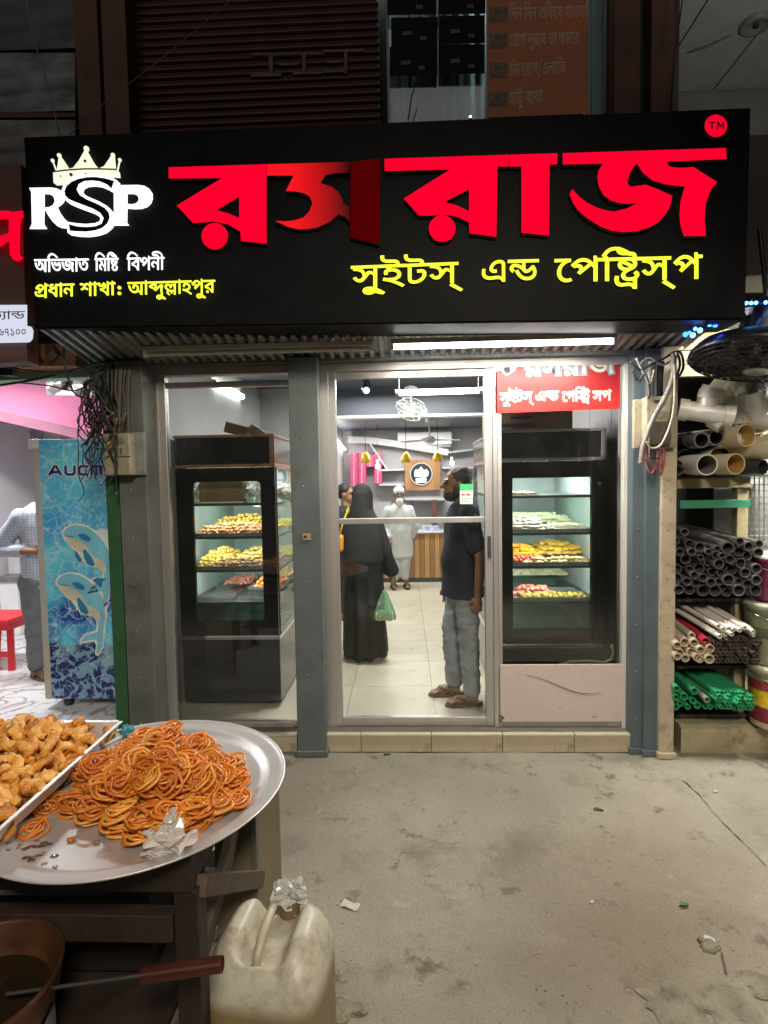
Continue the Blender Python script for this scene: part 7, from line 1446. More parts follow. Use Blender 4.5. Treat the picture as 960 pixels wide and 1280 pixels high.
MB().box(-4.3, X(22, 740, 5.7), 5.7, 6.3, .125, Z(10, 727, 5.7)).build('cabinet_body', m_white_plastic, wa, bev=.01); MB().box(-4.32, X(22, 740, 5.7) + .02, 5.68, 6.32, Z(10, 727, 5.7) + .0005, Z(10, 727, 5.7) + .05).build('cabinet_top', M('grey_slab', (.16, .16, .17), .4), wa)
tag(MB().box(X(10, 700, 5.9), X(24, 700, 5.9), 5.9, 6.1, Z(10, 727, 5.7) + .052, Z(15, 692, 5.9)).build('white_box', M('white_card_box', (.55, .55, .56), .6)), 'white box standing on the low cabinet behind the man', 'box')

# ================================================================== METERS, WIRES ON THE POSTS
mt = thing('electric_meter', P(150, 595, 3.28), 'grubby beige electric meter on a grey board, left post', 'electric meter')
MB().box(X(132, 560, 3.3), X(181, 560, 3.3), 3.290, 3.325, Z(150, 594, 3.3), Z(150, 541, 3.3)).build('back_board', m_meter_grey, mt, bev=.003)
MB().box(X(131, 560, 3.25), X(165, 560, 3.25), 3.225, 3.2895, Z(150, 594, 3.25), Z(150, 542, 3.25)).build('meter_case', m_meter, mt, bev=.008)
YM = 3.2235
MB().box(X(136, 549, YM), X(148, 549, YM), YM - .002, YM + .001, Z(140, 551, YM), Z(140, 545, YM)).build('display_window', M('meter_window', (.05, .05, .05), .15), mt)
MB().cyl((X(151.5, 551, YM), YM - .004, Z(151.5, 551, YM)), (X(151.5, 551, YM), YM + .001, Z(151.5, 551, YM)), .019, n=16).build('dial', M('dial_grey', (.22, .20, .16), .3), mt)
for k in range(4): MB().box(X(136 + 4.6 * k, 564, YM), X(138.6 + 4.6 * k, 564, YM), YM - .002, YM + .001, Z(140, 568, YM), Z(140, 560, YM)).build('print', M('meter_print', (.12, .10, .08), .6), mt)
MB().box(X(133, 572, YM), X(163, 572, YM), YM - .001, YM + .001, Z(140, 571.5, YM), Z(140, 570.5, YM)).build('seam', m_dark_steel, mt)
m2 = thing('electric_meter', P(820, 565, 3.2), 'grubby beige electric meter with smoky terminal cover, right post', 'electric meter')
MB().box(X(792, 530, 3.3), X(845, 530, 3.3), 3.290, 3.325, Z(820, 560, 3.3), Z(820, 499, 3.3)).build('back_board', m_meter, m2, bev=.003)
MB().box(X(805, 530, 3.25), X(840, 530, 3.25), 3.225, 3.2895, Z(820, 556, 3.25), Z(820, 496, 3.25)).build('meter_case', m_meter, m2, bev=.008)
MB().box(X(812, 540, YM), X(838, 540, YM), YM - .012, YM + .001, Z(820, 554, YM), Z(820, 527, YM)).build('terminal_cover', M('smoky_cover', (.13, .11, .09), .25, 0, .2, 20), m2, bev=.004)
MB().box(X(815, 522, YM), X(832, 522, YM), YM - .002, YM + .001, Z(820, 522, YM), Z(820, 514, YM)).build('print', M('meter_print2', (.24, .20, .15), .6), m2)
MB().box(X(818, 503, YM), X(830, 503, YM), YM - .002, YM + .001, Z(820, 504, YM), Z(820, 500, YM)).build('display_window', MATS['meter_window'], m2)
def cable(pts, r, mat, label, Y=3.2, name='cable', sm=True):
    q = [P(p[0], p[1], p[2] if len(p) > 2 else Y) for p in pts]
    if sm:
        out = []
        for i in range(len(q) - 1):
            a, b_, c_, d_ = q[max(i - 1, 0)], q[i], q[i + 1], q[min(i + 2, len(q) - 1)]
            for k in range(6):
                t = k / 6; out.append(.5 * ((2 * b_) + (c_ - a) * t + (2 * a - 5 * b_ + 4 * c_ - d_) * t * t + (3 * b_ - a - 3 * c_ + d_) * t ** 3))
        out.append(q[-1]); q = out
    g = MB(); g.tube(q, r, 6); return tag(g.build(name, mat), label, 'cable')
cable([(842, 440), (841, 470), (832, 495), (818, 520), (808, 545), (803, 562), (801, 580)], .014, m_wire_grey, 'thick grey cable curving down over the right meter')
cable([(843, 455), (843, 500), (838, 530), (826, 556), (814, 560), (808, 552)], .006, M('beige_cable', (.45, .40, .32), .5), 'thin beige cable looping in front of the right meter', 3.18)
for k, (x0, x1, d, lab) in enumerate(((806, 822, 588, 'outer faded red wire loop under the right meter'), (812, 829, 582, 'inner faded red wire loop under the right meter'), (822, 830, 590, 'third faded red wire loop under the right meter'))):
    cable([(x0, 560), (x0, 575), ((x0 + x1) / 2, d + 4), (x1, 575), (x1, 560)], .006, m_wire_pink, lab, 3.24)
cable([(806, 573), (824, 573)], .004, m_wire, 'black strap across the wires under the right meter', 3.23, sm=False)
# conduits going up behind the right meter
for a, r, m_, lab in ((813, .020, m_wire_grey, 'brownish conduit above the right meter'), (825, .018, m_wire, 'black conduit above the right meter')):
    cable([(a, 496), (a, 470), (a + 2, 452)], r, m_, lab, 3.27, 'conduit', False)
for i, pts in enumerate([[(788, 452), (800, 462), (815, 455), (830, 448), (845, 440), (850, 455), (846, 470)], [(795, 447), (806, 470), (812, 480), (818, 462)], [(835, 445), (850, 440), (854, 460), (844, 474), (838, 462)], [(800, 455), (812, 448), (828, 456), (846, 446)], [(790, 462), (798, 476), (806, 468), (812, 486), (810, 498)]]):
    cable(pts, .007, (m_wire, m_wire_grey)[i % 2], 'frayed dark cable in the bunch under the right end of the canopy', 3.22)['group'] = 'cables bunched under the right end of the canopy'
# left tangle
random.seed(21)
for i in range(30):
    x, y = random.uniform(108, 128), random.uniform(455, 500); pts = [(x, y, 3.24)]
    for k in range(random.randint(5, 8)):
        x += random.uniform(-13, 13); y += random.uniform(6, 24); x = min(max(x, 98), 146); pts.append((x, y, 3.18 + random.uniform(-.05, .08)))
    cable(pts, random.choice([.003, .004, .005]), random.choice([m_wire, m_wire, m_dark_steel, M('rusty_wire', (.09, .05, .035), .7)]), 'loose dark wire in the tangle on the left post')['group'] = 'wires tangled on the left post'
for i in range(9):
    x = 118 + i * 5.5; cable([(x, 462, 3.28), (x + random.uniform(-3, 3), 490, 3.27), (x + random.uniform(-4, 4), 515, 3.26), (x + random.uniform(-5, 5), 545, 3.28)], random.choice([.006, .009, .012]), random.choice([m_wire, m_dark_steel, M('dusty_conduit', (.12, .10, .08), .8)]), 'dusty cable running down to the left meter')['group'] = 'cables above the left meter'
random.seed(4); m_straw = M('dry_fibre', (.26, .18, .11), .8, 0, .4, 20)
for i in range(14):
    x, y = random.uniform(124, 146), random.uniform(515, 540); a = random.uniform(0, 6.28); l_ = random.uniform(10, 22)
    cable([(x, y, 3.24), (x + l_ * .5 * math.cos(a), y + l_ * .5 * math.sin(a) + 2, 3.2), (x + l_ * math.cos(a), y + l_ * math.sin(a), 3.19)], .004, m_straw, 'frayed brown wire end sticking out above the left meter')['group'] = 'frayed wire ends above the left meter'
cable([(-30, 486), (40, 475), (95, 462), (125, 452)], .007, m_wire, 'black cable slanting across the mint green beam', 3.25)
cable([(-30, 452), (30, 462), (90, 466), (130, 455)], .004, m_wire, 'thin black cable sagging under the orange brown plank', 3.22)
cable([(20, 478), (60, 482), (95, 488), (122, 470)], .004, m_wire, 'thin black cable hanging below the mint green beam', 3.3)
cable([(82, 425), (80, 450), (92, 490), (112, 500), (120, 520)], .006, m_wire, 'black cable looping down from the canopy corner', 3.2)
cable([(120, 535), (106, 556)], .009, m_dark_steel, 'short dark rod end beside the left meter', 3.2, sm=False)

# ================================================================== RIGHT: PIPE SHOP
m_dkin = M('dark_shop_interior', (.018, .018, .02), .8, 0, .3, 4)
YR = 3.5; ex = X(845.5, 700, 3.5)
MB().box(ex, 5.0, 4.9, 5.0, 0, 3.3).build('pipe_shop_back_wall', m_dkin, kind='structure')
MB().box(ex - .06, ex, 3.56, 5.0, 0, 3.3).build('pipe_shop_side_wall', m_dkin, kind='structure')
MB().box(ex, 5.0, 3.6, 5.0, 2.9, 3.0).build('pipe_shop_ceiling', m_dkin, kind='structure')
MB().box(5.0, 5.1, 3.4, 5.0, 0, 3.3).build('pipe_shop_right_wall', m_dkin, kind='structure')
kb = MB(); xs_ = [ex + 3.5 * i / 40 for i in range(41)]
kb.loft([[Vector((x, 3.415 + .006 * noise.noise(Vector((x * 8, 0, 0))), -.02)), Vector((x, 3.41 + .008 * noise.noise(Vector((x * 8, 3, 0))), .15 + .006 * noise.noise(Vector((x * 9, 1, 0))))), Vector((x, 3.44, .165 + .005 * noise.noise(Vector((x * 9, 5, 0))))), Vector((x, 5.0, .165)), Vector((x, 5.0, -.02))] for x in xs_], smooth=False)
kb.build('pipe_shop_plinth', M('worn_yellow_concrete', (.42, .36, .24), .85, 0, .2, 6, .3, 50, dirt=((.14, .11, .07), .75, 7)), kind='structure')
# boards behind the fan
m_bd = [M('mossy_board', (.20, .26, .12), .6, 0, .2, 6, stretch=(.2, 1, 1)), M('cream_board', (.50, .47, .36), .6, 0, .15, 6, stretch=(.2, 1, 1)), M('olive_board', (.28, .28, .14), .6, 0, .2, 6, stretch=(.2, 1, 1))]
bt = thing('board_wall', P(900, 470, 3.75), 'horizontal painted boards behind the black fan, cream and green', 'board wall')
for k, (a, b_, c_) in enumerate(((380, 392, 0), (392.5, 402, 0), (402.5, 411, 0), (411.5, 420, 2), (420.5, 428, 1), (428.5, 437, 1), (437.5, 449, 1), (449.5, 455, 2), (455.5, 470, 2))):
    zt_, zb_ = Z(900, a, 3.75), Z(900, b_, 3.75); MB().box(ex, 4.5, 3.74 - .006 * (k % 3), 3.78, zb_, zt_ - .002).build('board', m_bd[c_], bt)
# shelf frame
m_frame = M('cream_shelf_wood', (.40, .34, .20), .6, 0, .2, 8, .15, 60, dirt=((.15, .11, .07), .6, 9))
sf = thing('pipe_rack', (2.0, 3.6, .165), 'cream wooden rack holding bundles of pipes', 'rack')
xu0, xu1 = X(918, 700, 3.56), X(932, 700, 3.56)
MB().box(xu0, xu1, 3.54, 3.60, .165, Z(925, 600, 3.56)).build('upright', m_frame, sf, bev=.003)
MB().box(ex + .01, xu1 - .001, 3.52, 3.539, Z(890, 610, 3.53), Z(890, 597, 3.53)).build('rail', m_frame, sf, bev=.003)
for k, py in enumerate((748, 832, 893)):
    MB().box(ex + .01, 2.35, 3.5, 4.8, Z(890, py, 3.5) - .02, Z(890, py, 3.5)).build('shelf_board', M('dark_rack_board', (.07, .05, .04), .7), sf)
tag(MB().box(ex + .005, X(937, 630, 3.48), 3.47, 3.50, Z(890, 635, 3.48), Z(890, 625, 3.48)).build('green_bar', M('sea_green_paint', (.06, .28, .18), .4, 0, .1, 6), bev=.002), 'sea green horizontal bar across the pipe rack', 'bar')
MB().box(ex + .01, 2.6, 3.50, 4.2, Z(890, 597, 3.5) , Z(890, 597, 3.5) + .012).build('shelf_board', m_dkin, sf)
# big pipes on top: (px, py, radius px, colour, tilt)
m_pvc = M('white_pvc', (.80, .78, .74), .35, 0, .06, 8); m_cpvc = M('cream_pvc', (.70, .60, .42), .35, 0, .08, 8); m_gpvc = M('grey_pvc', (.16, .165, .175), .4, 0, .12, 8); m_dpvc = M('charcoal_pvc', (.045, .047, .05), .35, 0, .15, 8)
m_inn = M('amber_pipe_inside', (.55, .33, .09), .4)
def bigpipe(px, py, r, Y, mat, label, dx=-.28, dy=.9, dz=-.10, wall=.09, inner=None):
    c = P(px, py, Y); rr = r * Y * 1.02 / 700; dx = -min(-dx, max(0, c.x - ex - rr)); e = c + Vector((dx, dy, dz))
    t = MB(); t.pipe(c, e, rr, wall, 28)
    o = t.build('plastic_pipe', mat, fixn=False); tag(o, label, 'pipe', 'large plastic pipes on top of the rack')
    if inner:
        d = (e - c).normalized(); g = MB(); g.pipe(c + d * .004, c + d * .5, rr * (1 - wall) - .0005, .02, 28); g.build('lining', inner, o, fixn=False)
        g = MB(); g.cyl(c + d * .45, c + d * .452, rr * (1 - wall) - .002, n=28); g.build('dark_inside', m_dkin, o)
    return o
bigpipe(933, 544, 13.5, 3.30, m_cpvc, 'cream pipe with amber mouth, upper row of large pipes', -.42, .8, -.02, .08, m_inn)
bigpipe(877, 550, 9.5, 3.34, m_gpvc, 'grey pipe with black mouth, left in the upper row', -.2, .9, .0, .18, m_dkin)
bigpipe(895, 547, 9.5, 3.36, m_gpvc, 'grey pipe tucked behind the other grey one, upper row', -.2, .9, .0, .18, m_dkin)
bigpipe(862, 549, 8.5, 3.42, m_dpvc, 'dark pipe at the far left of the upper row', -.2, .9, 0, .12)
bigpipe(884, 581, 12.5, 3.28, m_pvc, 'white pipe with grey mouth, lower row of large pipes', -.4, .9, .03, .09, M('grey_pipe_inside', (.25, .23, .20), .5))
bigpipe(920, 580, 12.5, 3.29, m_cpvc, 'cream pipe with amber mouth, lower row of large pipes', -.35, .9, .02, .08, m_inn)
bigpipe(900, 573, 15, 3.42, m_cpvc, 'cream pipe deeper in, behind the lower white one', -.2, .9, .02, .08, m_dkin)
bigpipe(904, 566, 17, 3.46, m_dpvc, 'wide charcoal pipe behind the lower cream one', -.2, .9, .02, .08)
bigpipe(954, 584, 9, 3.32, m_dpvc, 'charcoal pipe at the right edge of the lower row', -.4, .9, 0, .15, m_dkin)
bigpipe(858, 574, 12, 3.44, m_dpvc, 'charcoal pipe at the far left of the lower row', -.2, .9, 0, .08)
bigpipe(845, 585, 10, 3.44, M('dull_brown_pvc', (.14, .11, .09), .4), 'dull brown pipe at the bottom left of the lower row', -.1, .9, 0, .08)
bigpipe(975, 556, 16, 3.26, m_cpvc, 'cream pipe running out of frame at the right', -.55, .75, -.03, .08)
# bundles of thin pipes, each end placed
def bundle(items, Y, mats, labels, group, d, wall, n=12):
    done = {}
    for k, (px, py, r, mi) in enumerate(items):
        c = P(px, py, Y + random.uniform(-.03, .03)); key = mi
        if key not in done:
            g = MB(); g.pipe((0, 0, 0), d, .01, wall, n); o = g.build('thin_pipe', mats[mi], fixn=False); off = Vector(o.location); o.data.transform(Matrix.Translation(off)); done[key] = o; first = True
        else: o = done[key].copy(); COL.objects.link(o)
        o.location = c; s_ = r * Y / 700 / .01; o.scale = (s_, 1, s_); tag(o, labels[mi], 'pipe', group[mi])
        o.rotation_euler = (random.uniform(-.02, .02), 0, random.uniform(-.03, .03))
random.seed(8)
GP = [(856, 665, 5, 0), (845, 676, 5, 0), (862, 680, 6, 0), (875, 684, 6.5, 0), (865, 690, 5, 0), (897, 686, 4, 0), (910, 685, 8, 0), (925, 677, 5, 0), (936, 683, 6, 0), (949, 680, 5, 0), (948, 691, 6.5, 0), (924, 689, 6.5, 0), (857, 699, 6.5, 0), (846, 711, 6.5, 0), (862, 712, 5, 0), (886, 702, 6, 0), (899, 705, 6.5, 0), (914, 712, 7, 0), (913, 699, 6, 0), (926, 704, 6.5, 0), (934, 695, 6, 0), (932, 716, 6.5, 0), (946, 711, 6.5, 0), (890, 715, 5.5, 0), (901, 716, 5, 0), (874, 710, 7, 0), (868, 719, 5, 0), (879, 722, 5.5, 0), (889, 728, 6, 0), (899, 727, 5, 0), (911, 725, 7.5, 0), (924, 727, 5, 0), (934, 730, 5.5, 0), (946, 725, 6.5, 0), (846, 723, 7, 0), (859, 727, 5.5, 0), (870, 729, 5, 0), (849, 737, 6, 0), (862, 737, 6.5, 0), (879, 738, 7.5, 0), (894, 738, 7.5, 0), (924, 738, 7.5, 0), (945, 738, 7.5, 0), (909, 740, 6, 0), (895, 694, 5, 0), (876, 697, 4, 0), (938, 706, 4, 0), (903, 695, 4, 0), (886, 690, 4, 0), (850, 690, 5, 0), (938, 722, 4, 0), (955, 700, 5, 0), (956, 716, 5, 0)]
bundle(GP, 3.36, [M('dark_grey_conduit', (.10, .10, .105), .4, 0, .15, 30)], ['dark grey pipe in the thick bundle on the upper shelf of the rack'], ['dark grey pipes bundled on the upper shelf'], Vector((0, 1.2, .02)), .2)
CP = [(865, 795, 4.5, 0), (882, 802, 5.5, 1), (856, 803, 6, 0), (868, 804, 5.5, 0), (847, 807, 5, 0), (888, 811, 5.5, 0), (876, 813, 5.5, 0), (864, 815, 5.5, 0), (850, 816, 5, 0), (872, 822, 5, 0), (857, 823, 5, 0), (887, 824, 6, 0), (875, 824, 5, 0), (847, 821, 4.5, 0)]
bundle(CP, 3.32, [M('cream_conduit', (.52, .44, .32), .5, 0, .1, 20), M('crimson_conduit', (.45, .03, .06), .4)], ['cream pipe in the small bundle on the middle shelf', 'single crimson pipe among the cream ones on the middle shelf'], ['cream pipes on the middle shelf', 'crimson pipe on the middle shelf'], Vector((0, 1.1, .06)), .25)
del_g = [o for o in COL.objects if o.get('group') == 'crimson pipe on the middle shelf']
for o in del_g: del o['group']
WP = [(898, 783, 3, 0), (904, 787, 3, 0), (911, 786, 3, 0), (918, 787, 3.2, 0), (925, 788, 3, 0), (931, 785, 3, 0), (938, 786, 3.2, 0), (942, 790, 3, 0), (900, 796, 3.2, 0), (908, 797, 3, 0), (904, 791, 3, 0), (915, 793, 2.8, 0), (894, 790, 2.8, 0), (942, 794, 2.6, 0)]
bundle(WP, 3.30, [M('thin_white_conduit', (.66, .62, .56), .35, 0, .08, 20)], ['thin white pipe in the bundle above the brown ones, middle shelf'], ['thin white pipes on the middle shelf'], Vector((-.16, 1.1, .16)), .3, 8)
BP = []
for r_ in range(7):
    for c_ in range(11): BP.append((892 + c_ * 5.6 + (r_ % 2) * 2.8, 799 + r_ * 4.6, 2.9, 0))
bundle(BP, 3.34, [M('thin_brown_conduit', (.085, .06, .058), .4, 0, .2, 20)], ['thin dark brown pipe in the bundle under the white ones, middle shelf'], ['thin dark brown pipes on the middle shelf'], Vector((-.14, 1.1, .12)), .35, 8)
m_gn = M('green_water_pipe', (.03, .30, .13), .35, 0, .12, 20)
NP = [(868, 864, 4.5, 0), (884, 875, 4, 1), (855, 871, 5, 0), (866, 876, 4, 0), (872, 882, 4.5, 0), (860, 884, 3.5, 0), (850, 880, 4, 0), (882, 883, 3.5, 0), (888, 884, 3.2, 0), (845, 872, 4, 0), (845, 884, 4, 0), (846, 861, 4, 0)]
bundle(NP, 3.32, [m_gn, M('grey_green_pipe', (.25, .27, .22), .4)], ['green pipe in the smaller left bundle on the bottom shelf', 'grey pipe lying among the green ones on the bottom shelf'], ['green pipes in the left bundle of the bottom shelf', 'g2'], Vector((0, 1.1, .06)), .25, 10)
for o in [o for o in COL.objects if o.get('group') == 'g2']: del o['group']
NP = []
for r_ in range(5):
    for c_ in range(10 - (r_ == 0) * 2): NP.append((897 + c_ * 4.7 + (r_ % 2) * 2.3, 866 + r_ * 4.5 + c_ * .2, 2.7, 0))
bundle(NP, 3.30, [m_gn], ['thin green pipe in the larger right bundle on the bottom shelf'], ['green pipes in the right bundle of the bottom shelf'], Vector((-.16, 1.1, .12)), .3, 8)
# white fittings
def fitting(kind, c, R, r, label):
    t = thing('pipe_fitting', c, label, 'pipe fitting', 'white pipe fittings heaped on the large pipes'); c = Vector(c); g = MB()
    if kind == 'tee':
        g.pipe(c + R @ Vector((-r * 2.6, 0, 0)), c + R @ Vector((r * 2.6, 0, 0)), r, .12, 22); g.pipe(c + R @ Vector((0, 0, r * .6)), c + R @ Vector((0, 0, r * 2.3)), r * .95, .12, 22); g.build('tee', m_pvc, t, fixn=False)
        for a, b_ in (((-2.6, 0, 0), (-1.7, 0, 0)), ((1.7, 0, 0), (2.6, 0, 0)), ((0, 0, 1.5), (0, 0, 2.35))): q = MB(); q.pipe(c + R @ (Vector(a) * r), c + R @ (Vector(b_) * r), r * 1.15, .14, 22); q.build('collar', m_pvc, t, fixn=False)
    else:
        pts = [c + R @ Vector((r * 1.6 * math.cos(a) - r * 1.6, 0, r * 1.6 * math.sin(a))) for a in [math.radians(x) for x in range(0, 91, 10)]]
        g.tube(pts, r, 20, cap=False); g.build('elbow', m_pvc, t, fixn=False)
        for p, q_ in ((pts[0], pts[0] - pts[1]), (pts[-1], pts[-1] - pts[-2])): d = q_.normalized(); w_ = MB(); w_.pipe(p - d * r * .2, p + d * r * 1.1, r * 1.16, .14, 22); w_.build('collar', m_pvc, t, fixn=False)
        q = MB(); q.cyl(pts[3], pts[3] + (pts[4] - pts[3]) * .05, r * .95, n=16); q.build('shade_disc', m_dkin, t)  # black disc across the bore paints the shade inside the elbow
Rm = lambda x, y, z: (Matrix.Rotation(math.radians(z), 3, 'Z') @ Matrix.Rotation(math.radians(y), 3, 'Y') @ Matrix.Rotation(math.radians(x), 3, 'X'))
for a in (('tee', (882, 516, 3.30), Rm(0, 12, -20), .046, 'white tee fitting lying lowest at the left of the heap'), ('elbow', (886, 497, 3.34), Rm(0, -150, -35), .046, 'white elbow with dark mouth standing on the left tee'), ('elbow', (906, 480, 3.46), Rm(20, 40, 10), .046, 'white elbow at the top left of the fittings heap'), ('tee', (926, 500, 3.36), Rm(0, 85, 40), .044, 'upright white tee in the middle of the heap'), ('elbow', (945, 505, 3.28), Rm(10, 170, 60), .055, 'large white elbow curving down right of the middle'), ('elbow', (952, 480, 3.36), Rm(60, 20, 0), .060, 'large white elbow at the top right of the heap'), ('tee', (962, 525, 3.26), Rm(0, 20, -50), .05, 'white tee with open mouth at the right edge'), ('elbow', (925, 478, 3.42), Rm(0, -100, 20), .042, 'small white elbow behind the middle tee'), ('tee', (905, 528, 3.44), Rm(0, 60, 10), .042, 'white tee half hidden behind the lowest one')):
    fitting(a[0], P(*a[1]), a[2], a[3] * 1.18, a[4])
# black fan
fc = P(951, 434, 3.02); fn_ = thing('black_fan', fc, 'large black caged fan tilted downward at the right edge', 'fan'); R = Matrix.Rotation(math.radians(9), 3, 'Y') @ Matrix.Rotation(math.radians(-4), 3, 'X') @ Matrix.Scale(.92, 3)
m_fan = M('glossy_black_plastic', (.012, .012, .016), .28, 0, .2, 8, spec=.7)
MB().lathe([(.001, .26), (.09, .255), (.115, .22), (.125, .08), (.13, .045), (.001, .045)], fc, 32, R).build('motor_housing', m_fan, fn_)
MB().lathe([(.13, .055), (.22, .045), (.31, .012), (.355, -.04), (.362, -.075), (.352, -.075), (.345, -.042), (.30, .004), (.21, .035), (.13, .045)], fc, 56, R).build('upper_shroud', m_fan, fn_)
g = MB()
for q, z in ((.35, -.085), (.33, -.102), (.30, -.115), (.26, -.125), (.22, -.13), (.18, -.135), (.14, -.137), (.10, -.14)): g.tube([fc + R @ Vector((q * math.cos(2 * PI * i / 40), q * math.sin(2 * PI * i / 40), z)) for i in range(41)], .003, 4)
for k in range(36):
    a = 2 * PI * k / 36; d = Vector((math.cos(a), math.sin(a), 0)); g.tube([fc + R @ (d * q + Vector((0, 0, z))) for q, z in ((.355, -.078), (.31, -.112), (.22, -.131), (.05, -.141))], .0025, 4)
o = g.build('wire_grille', M('grille_black', (.03, .03, .035), .25, .4), fn_); o['kind'] = 'stuff'
MB().lathe([(.001, -.145), (.07, -.145), (.075, -.138), (.001, -.136)], fc, 24, R).build('badge', M('silver_badge', (.45, .45, .46), .3, .5), fn_)
for k in range(5):
    a = 2 * PI * k / 5; g = MB(); d = Vector((math.cos(a), math.sin(a), 0)); s_ = Vector((-d.y, d.x, 0))
    top = [fc + R @ (d * q + s_ * w + Vector((0, 0, z))) for q, w, z in ((.04, .02, -.03), (.18, .08, -.02), (.32, .06, -.03), (.33, -.02, -.07), (.2, -.06, -.08), (.04, -.02, -.06))]
    g.add(top + [v + Vector((0, 0, -.004)) for v in top], [tuple(range(6)), tuple(range(11, 5, -1))] + [(i, (i + 1) % 6, 6 + (i + 1) % 6, 6 + i) for i in range(6)]); g.build('blade', m_fan, fn_)
MB().cyl(fc + R @ Vector((0, 0, .258)), fc + Vector((-.02, 0, .60)), .012).build('hanging_rod', m_fan, fn_)
# tube light behind the fan, blue fairy lights
t = thing('shop_tube_light', P(945, 396, 3.1), 'lit white tube light above the black fan at the right edge', 'tube light')
MB().cyl(P(932, 404, 3.15), P(1010, 398, 3.0), .022, n=12).build('tube', m_led, t); g = MB(); g.beam(P(930, 396, 3.2), P(1010, 390, 3.05), .05, .03); g.build('housing', m_white_plastic, t)
m_blue = EM('blue_fairy_led', (.01, .06, 1.0), 16); m_bluecore = EM('blue_fairy_core', (.06, .28, 1.0), 12)
fs_ = thing('fairy_light_string', P(880, 410, 2.95), 'string of blue fairy lights under the right end of the canopy', 'fairy lights')
pl = [(858, 419), (866, 417), (869, 412), (874, 414), (882, 411), (884, 404), (890, 407), (895, 403), (898, 400), (903, 402), (900, 398)]
g = MB(); g.tube([P(x, y, 2.93) for x, y in pl], .003, 5); g.build('string_cable', M('blue_lit_cable', (.02, .05, .30), .4), fs_)
for k, (x, y) in enumerate([(857, 418), (869, 411), (862, 416), (875, 413), (882, 404), (887, 406), (894, 406), (895, 399), (901, 402), (866, 419)]): MB().ball(P(x, y, 2.92), .009 if k % 3 else .013, 8, 6).build('led_bulb', m_bluecore if k % 2 else m_blue, fs_)
f2_ = thing('fairy_light_string', P(945, 379, 2.9), 'row of blue fairy lights above the fan at the right edge', 'fairy lights')
g = MB(); g.tube([P(930, 381, 2.92), P(960, 379, 2.9), P(1000, 376, 2.9)], .004, 5); g.build('string_cable', MATS['blue_lit_cable'], f2_)
for x in (933, 939, 945, 957, 963, 970): MB().ball(P(x, 379 - (x - 933) * .04, 2.9), .009, 8, 6).build('led_bulb', m_bluecore, f2_)
qbeam('grey_awning_edge', [(905, 397), (934, 384), (1040, 376), (1040, 386), (940, 392), (912, 400)], 2.98, .3, M('grey_awning', (.30, .30, .31), .5), 'grey awning edge under the blue fairy lights at the right', 'awning')
MB().box(1.70, 5.0, 3.2, 3.5, 2.78, 3.52).build('pipe_shop_front_wall', M('dark_brown_wall', (.075, .062, .055), .8, 0, .25, 3), kind='structure')
# wire rack and buckets at the right edge
wr_ = thing('wire_rack', P(950, 640, 3.7), 'white wire display rack behind the pipe rack at the right edge', 'rack'); m_ww = M('white_wire', (.65, .66, .66), .35)
g = MB()
for k in range(8): x = 931 + k * 6; g.tube([P(x, 588, 3.7), P(x, 678, 3.7)], .0035, 4)
for k in range(12): y = 590 + k * 8; g.tube([P(930, y, 3.7), P(985, y - 1, 3.7)], .0035, 4)
o = g.build('wire_grid', m_ww, wr_); o['kind'] = 'stuff'
MB().box(X(933, 670, 3.75), 2.9, 3.72, 4.0, Z(940, 600, 3.75) - .5, Z(940, 600, 3.75) - .46).build('rack_shelf', m_ww, wr_)
tag(MB().box(X(934, 590, 3.9), 3.0, 4.3, 4.32, .9, 2.3).build('pale_sheet', M('pale_backing', (.30, .32, .32), .6, 0, .3, 9)), 'pale sheet behind the white wire rack', 'sheet')
def bucket(px, py, r, h, Y, cols, label, bands):
    c = P(px, py, Y); t = thing('paint_bucket', c, label, 'bucket'); c = Vector(c)
    m0 = M('bucket_' + cols[0], cols[1], .35, 0, .08, 8)
    MB().lathe([(.001, 0), (r * .86, 0), (r * .88, .01), (r, h - .03), (r * 1.04, h - .028), (r * 1.04, h - .012)], c, 32).build('bucket_body', m0, t)
    MB().lathe([(r * 1.05, h - .011), (r * 1.05, h + .006), (r * .95, h + .008), (.001, h + .006)], c, 32).build('lid', M('bucket_lid_' + cols[0], cols[2], .35), t)
    for k, (a, b_, nm, col) in enumerate(bands): MB().lathe([(r * (.88 + .12 * a) + .0012, h * a), (r * (.88 + .12 * b_) + .0012, h * b_)], c, 32).build('label_band', M('bucket_band_' + nm, col, .4, 0, .25, 30), t, fixn=False)
    g = MB(); g.tube([c + Vector((r * 1.04 * math.cos(a), -abs(r * 1.05 * math.sin(a)), h - .04 - .05 * math.sin(a))) for a in [PI * i / 12 for i in range(13)]], .003, 5); g.build('handle', m_chrome, t)
bucket(968, 748, .13, .26, 3.42, ('magenta', (.22, .02, .10), (.55, .54, .50)), 'magenta paint bucket with pale lid, topmost at the right edge', [])
bucket(966, 826, .155, .36, 3.42, ('olive', (.30, .32, .20), (.48, .47, .38)), 'olive paint bucket in the middle of the stack at the right edge', [(.45, .62, 'dark', (.08, .09, .05))])
bucket(970, 905, .155, .37, 3.40, ('cream', (.60, .52, .40), (.62, .58, .48)), 'cream bucket with red and yellow label at the bottom of the stack', [(.10, .35, 'maroon', (.25, .03, .04)), (.36, .62, 'yellow', (.75, .50, .03)), (.63, .85, 'red', (.32, .04, .05))])
